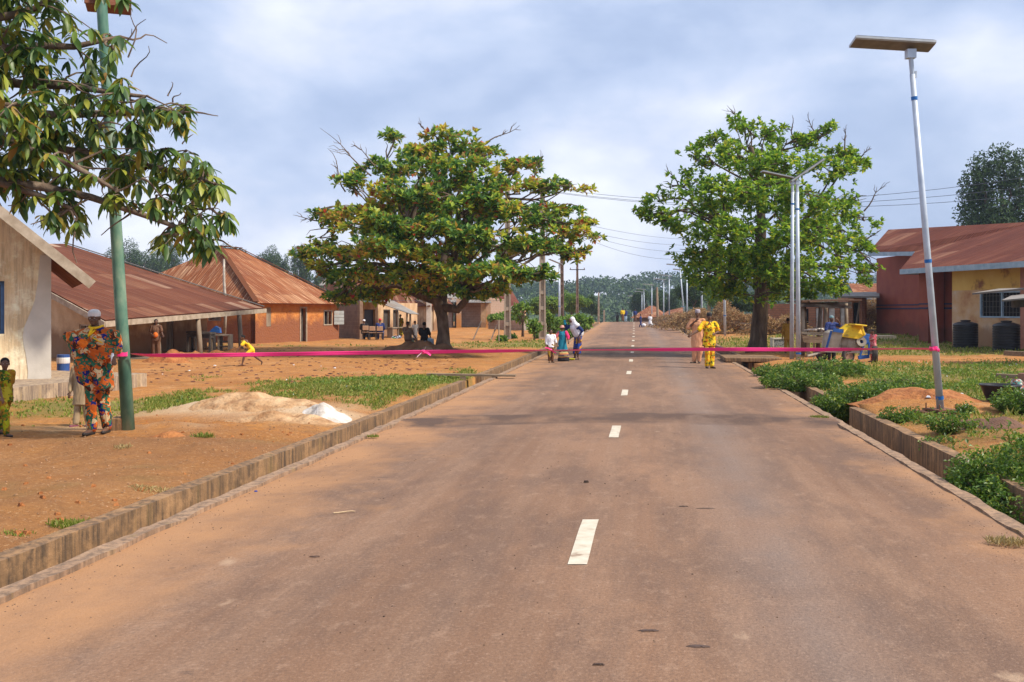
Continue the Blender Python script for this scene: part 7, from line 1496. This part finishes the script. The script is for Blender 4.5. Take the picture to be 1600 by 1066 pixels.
heap('earth_mound', 655, 560, 1.9, .8, .24, mnoise('tree_foot_soil', [(.3, (.16, .08, .045)), (.7, (.30, .16, .09))], 3, .95, .8, 12, .04), 'brown earth mound with roots at the foot of the almond tree', 'heap', 15, Y=39.2)
# dry brush heaps along the right verge
BRUSH = mleaf('dry_brush', [(0, (.20, .12, .05)), (.4, (.34, .21, .09)), (.8, (.50, .33, .15)), (1, (.28, .10, .05))], trans=.2, rough=.8)
def brush(px, Y, w_, h, n, label, seed):
    rr = random.Random(seed); X = rx(px, Y); z = gz(X, Y); root = empty('brush_heap', (X, Y, z), label, 'brush heap', 'heaps of dry cut brush'); st = MB(); cr = Crown()
    for i in range(60):
        p = Vector((rr.uniform(-w_, w_), rr.uniform(-1, 1), rr.random() * h * .6)); d = rdir(rr); d.z = abs(d.z) * .7; st.tube(curve(p, p + d * rr.uniform(.5, 1.3), rr, .05, 3, .1), [.02, .016, .012, .006], 4, cap=False)
    for i in range(n):
        u = rr.gauss(0, .45); p = Vector((u * w_, rr.uniform(-1.2, 1.2), 0)); p.z = rr.random() ** .6 * h * max(.1, 1 - (p.x / w_) ** 2 * .8) * (1 + .7 * noise.noise(Vector((X + p.x, Y, seed))))
        for k in range(3): cr.leaf(p + rdir(rr) * .08, rdir(rr), rdir(rr), rr.uniform(.10, .24), rr.uniform(.04, .10))
    st.build('twigs', BARK, root); cr.build('dead_leaves', BRUSH, root)
for i, (px, Y, w_, h, n, lb) in enumerate([(1062, 84, 2.2, 1.1, 1200, 'dry brush heap farthest along the right verge'), (1085, 76, 2.6, 1.3, 1500, 'dry brush heap behind the man in peach'), (1120, 70, 2.6, 1.6, 1900, 'high dry brush heap behind the man in yellow'), (1150, 64, 2.6, 1.4, 1900, 'dry brush heap just left of the shade tree trunk'), (1215, 60, 2.2, 1.1, 1300, 'dry brush heap right of the shade tree trunk'), (1360, 66, 1.6, 2.2, 1500, 'dry brush heap against the pale yellow house'), (1048, 96, 2.0, 1.0, 800, 'low dry brush by the far street lamps')]): brush(px, Y, w_, h, n, lb, 90 + i)
# loose litter and stones: many tiny pieces nobody could count
def bits(name, mat, n, fn, label, s0, s1, flatz=.6):
    rr = random.Random(n); b = MB()
    for i in range(n):
        x, y, z = fn(rr); s = rr.uniform(s0, s1); m = Matrix.Rotation(rr.uniform(0, 6.28), 3, 'Z')
        vs = [m @ Vector((q[0] * s * rr.uniform(.6, 1.2), q[1] * s * rr.uniform(.6, 1.2), q[2] * s * flatz)) + Vector((x, y, z)) for q in ((-1, -.8, -.5), (1, -.6, -.5), (.8, 1, -.5), (-.9, .8, -.5), (-.5, -.4, .7), (.6, -.3, .8), (.4, .5, .6), (-.4, .5, .8))]
        b.mesh(vs, [(0, 1, 5, 4), (1, 2, 6, 5), (2, 3, 7, 6), (3, 0, 4, 7), (4, 5, 6, 7)])
    tag(b.build(name, mat), label, None, kind='stuff')
def f_road(rr):
    Y = 5 + 26 * rr.random() ** 1.5; t = rr.uniform(-3.4, 3.4) if rr.random() < .35 else rr.choice((-1, 1)) * (3.45 - abs(rr.gauss(0, .28))); return cx(Y) + t, Y, zroad(t, Y) + .002
bits('road_grit', flat('dark_grit', (.20, .125, .08), .95, var=.5), 1400, f_road, 'grit and pebbles scattered over the road', .002, .008)
def f_clod(rr):
    Y = rr.uniform(5.2, 13); t = rr.gauss(-.9, .9); return cx(Y) + t, Y, zroad(t, Y) + .002
bits('road_crumbs', flat('dark_crumb', (.09, .055, .04), .95, var=.5), 110, f_clod, 'dark crumbs of soil on the road', .003, .009)
def f_bank(rr):
    while True:
        Y = 6 + 22 * rr.random() ** 1.3; s = rr.random() < .72; X = cx(Y) + (-4.3 - abs(rr.gauss(0, 2.6)) if s else 4.3 + abs(rr.gauss(0, 2.0)))
        return X, Y, gz(X, Y) + .004
bits('bank_stones', flat('earthy_stone', (.30, .17, .09), .95, var=.5), 2600, f_bank, 'small stones and clods on the bare banks', .005, .016)
bits('bank_clods', ORNG, 220, f_bank, 'crumbled clods of earth on the banks', .018, .045, .7)
def f_yard(rr): Y = rr.uniform(23, 45); X = rx(rr.uniform(230, 720), Y); return X, Y, gz(X, Y) + .01
bits('fallen_leaves', flat('dead_leaf_brown', (.10, .035, .025), .9, var=.6), 520, f_yard, 'fallen dark leaves over the dirt yard', .02, .075, .25)
def f_lit(rr):
    s = rr.random() < .6; Y = rr.uniform(13, 32); X = rx(rr.uniform(1400, 1600) if s else rr.uniform(200, 640), Y); return X, Y, gz(X, Y) + .03
bits('litter', flat('pale_litter', (.62, .62, .64), .7), 34, f_lit, 'scraps of pale litter on the verges', .02, .05, .5)
LIT = [(538, 805, .09, .012, 'pale stick lying on the road left of the first dash', 'stick', (.5, .36, .22), 1.45), (916, 759, .032, .022, 'dark clod on the road by the second dash', 'clod', (.06, .04, .03), 0), (1102, 799, .09, .004, 'long dark smear of mud in the right lane', 'mud patch', (.11, .075, .06), 0), (1068, 796, .05, .008, 'short dark smear of mud in the right lane', 'mud patch', (.11, .075, .06), 0), (492, 876, .05, .008, 'brown mud flake on the near left of the road', 'mud patch', (.10, .06, .045), 0), (1012, 995, .07, .006, 'dark mud flake at the bottom of the right lane', 'mud patch', (.09, .06, .05), 0), (1090, 1019, .07, .006, 'dark streak of mud at the very bottom of the road', 'mud patch', (.09, .06, .05), 0), (935, 1050, .04, .008, 'dark crumb at the bottom edge of the road', 'clod', (.07, .045, .035), 0), (488, 682, .06, .05, 'dark scrap beside the left drain under the powder heap', 'scrap', (.02, .02, .025), 0), (400, 770, .02, .012, 'tiny blue scrap at the left kerb', 'scrap', (.02, .08, .4), 0), (1508, 745, .03, .02, 'white scrap on the bank at the bottom right', 'scrap', (.6, .6, .6), 0)]
for i, (px, py, l, h, lb, ct, c, an) in enumerate(LIT):
    Y = 2700 / (py - HY); X = rx(px, Y); t = X - cx(Y); z = zroad(t, Y) if abs(t) < 3.5 else gz(X, Y)
    b = MB(); rr = random.Random(i)
    if ct == 'stick': b.tube(curve((-l, -.03, .008), (l, .03, .01), rr, .02, 4, .06), [.006, .008, .007, .006, .004], 5)
    else:
        n = 14; P = [Vector((math.cos(k / n * 6.283) * l * rr.uniform(.6, 1.1), math.sin(k / n * 6.283) * l * .28 * rr.uniform(.3, 1.2), 0)) for k in range(n)]; top_ = [p * .7 + Vector((0, 0, h)) for p in P]
        b.mesh(P + top_, [tuple(range(n, 2 * n))] + [(k, (k + 1) % n, n + (k + 1) % n, n + k) for k in range(n)])
    o = b.build(ct.replace(' ', '_'), flat('bit_%s_%d' % (ct.replace(' ', '_'), i), c, .9), smooth=False); o.location = (X, Y, z + .002); tag(o, lb, ct)
b = MB(); q = a(1590, 640, 17.6); b.ell((0, 0, .12), (.16, .14, .17), n=16, m=12); b.v = [tuple(Vector(v) * (1 + .35 * noise.noise(Vector(v) * 9))) for v in b.v]; o = b.build('wrapped_bundle', mfabric('teal_print', [(.03, .22, .2), (.1, .35, .3), (.5, .55, .5), (.02, .05, .06), (.3, .08, .05)], 16, 3), smooth=True); o.location = (q.x, q.y, gz(q.x, q.y) + .16); tag(o, 'bundle in teal printed plastic behind the black basin', 'bundle')
for px, py, Y, lb in [(1475, 621, 18.6, 'crumpled white bag on the grass right of the nearest lamp'), (1497, 631, 18.0, 'second white bag between the nearest lamp and the basin'), (1508, 664, 15.4, 'pale plastic sheet beside the lamp footing')]:
    b = MB(); b.ell((0, 0, .05), (.10, .07, .06), n=14, m=10); b.v = [tuple(Vector(v) * (1 + .6 * noise.noise(Vector(v) * 14 + Vector((px, 0, 0))))) for v in b.v]; o = b.build('plastic_bag', flat('white_plastic', (.62, .66, .68), .4) if 'white_plastic' not in bpy.data.materials else bpy.data.materials['white_plastic'], smooth=True); o.location = (rx(px, Y), Y, gz(rx(px, Y), Y) + .02); tag(o, lb, 'plastic bag')
# ================================================ AIR
b = MB(); b.box((100, 320, 35), (1700, 800, 110)); hz = b.build('haze', None) if False else b
m = bpy.data.materials.new('haze_air'); m.use_nodes = True; nt = m.node_tree; nt.nodes.clear(); out = N(nt, 'ShaderNodeOutputMaterial'); pv = N(nt, 'ShaderNodeVolumePrincipled', inp={'Density': .00033, 'Anisotropy': .2}); pv.inputs['Color'].default_value = (.62, .76, 1, 1); nt.links.new(pv.outputs[0], out.inputs['Volume'])
hz = b.build('haze', m); tag(hz, 'thin bluish air over the place', None, kind='stuff')
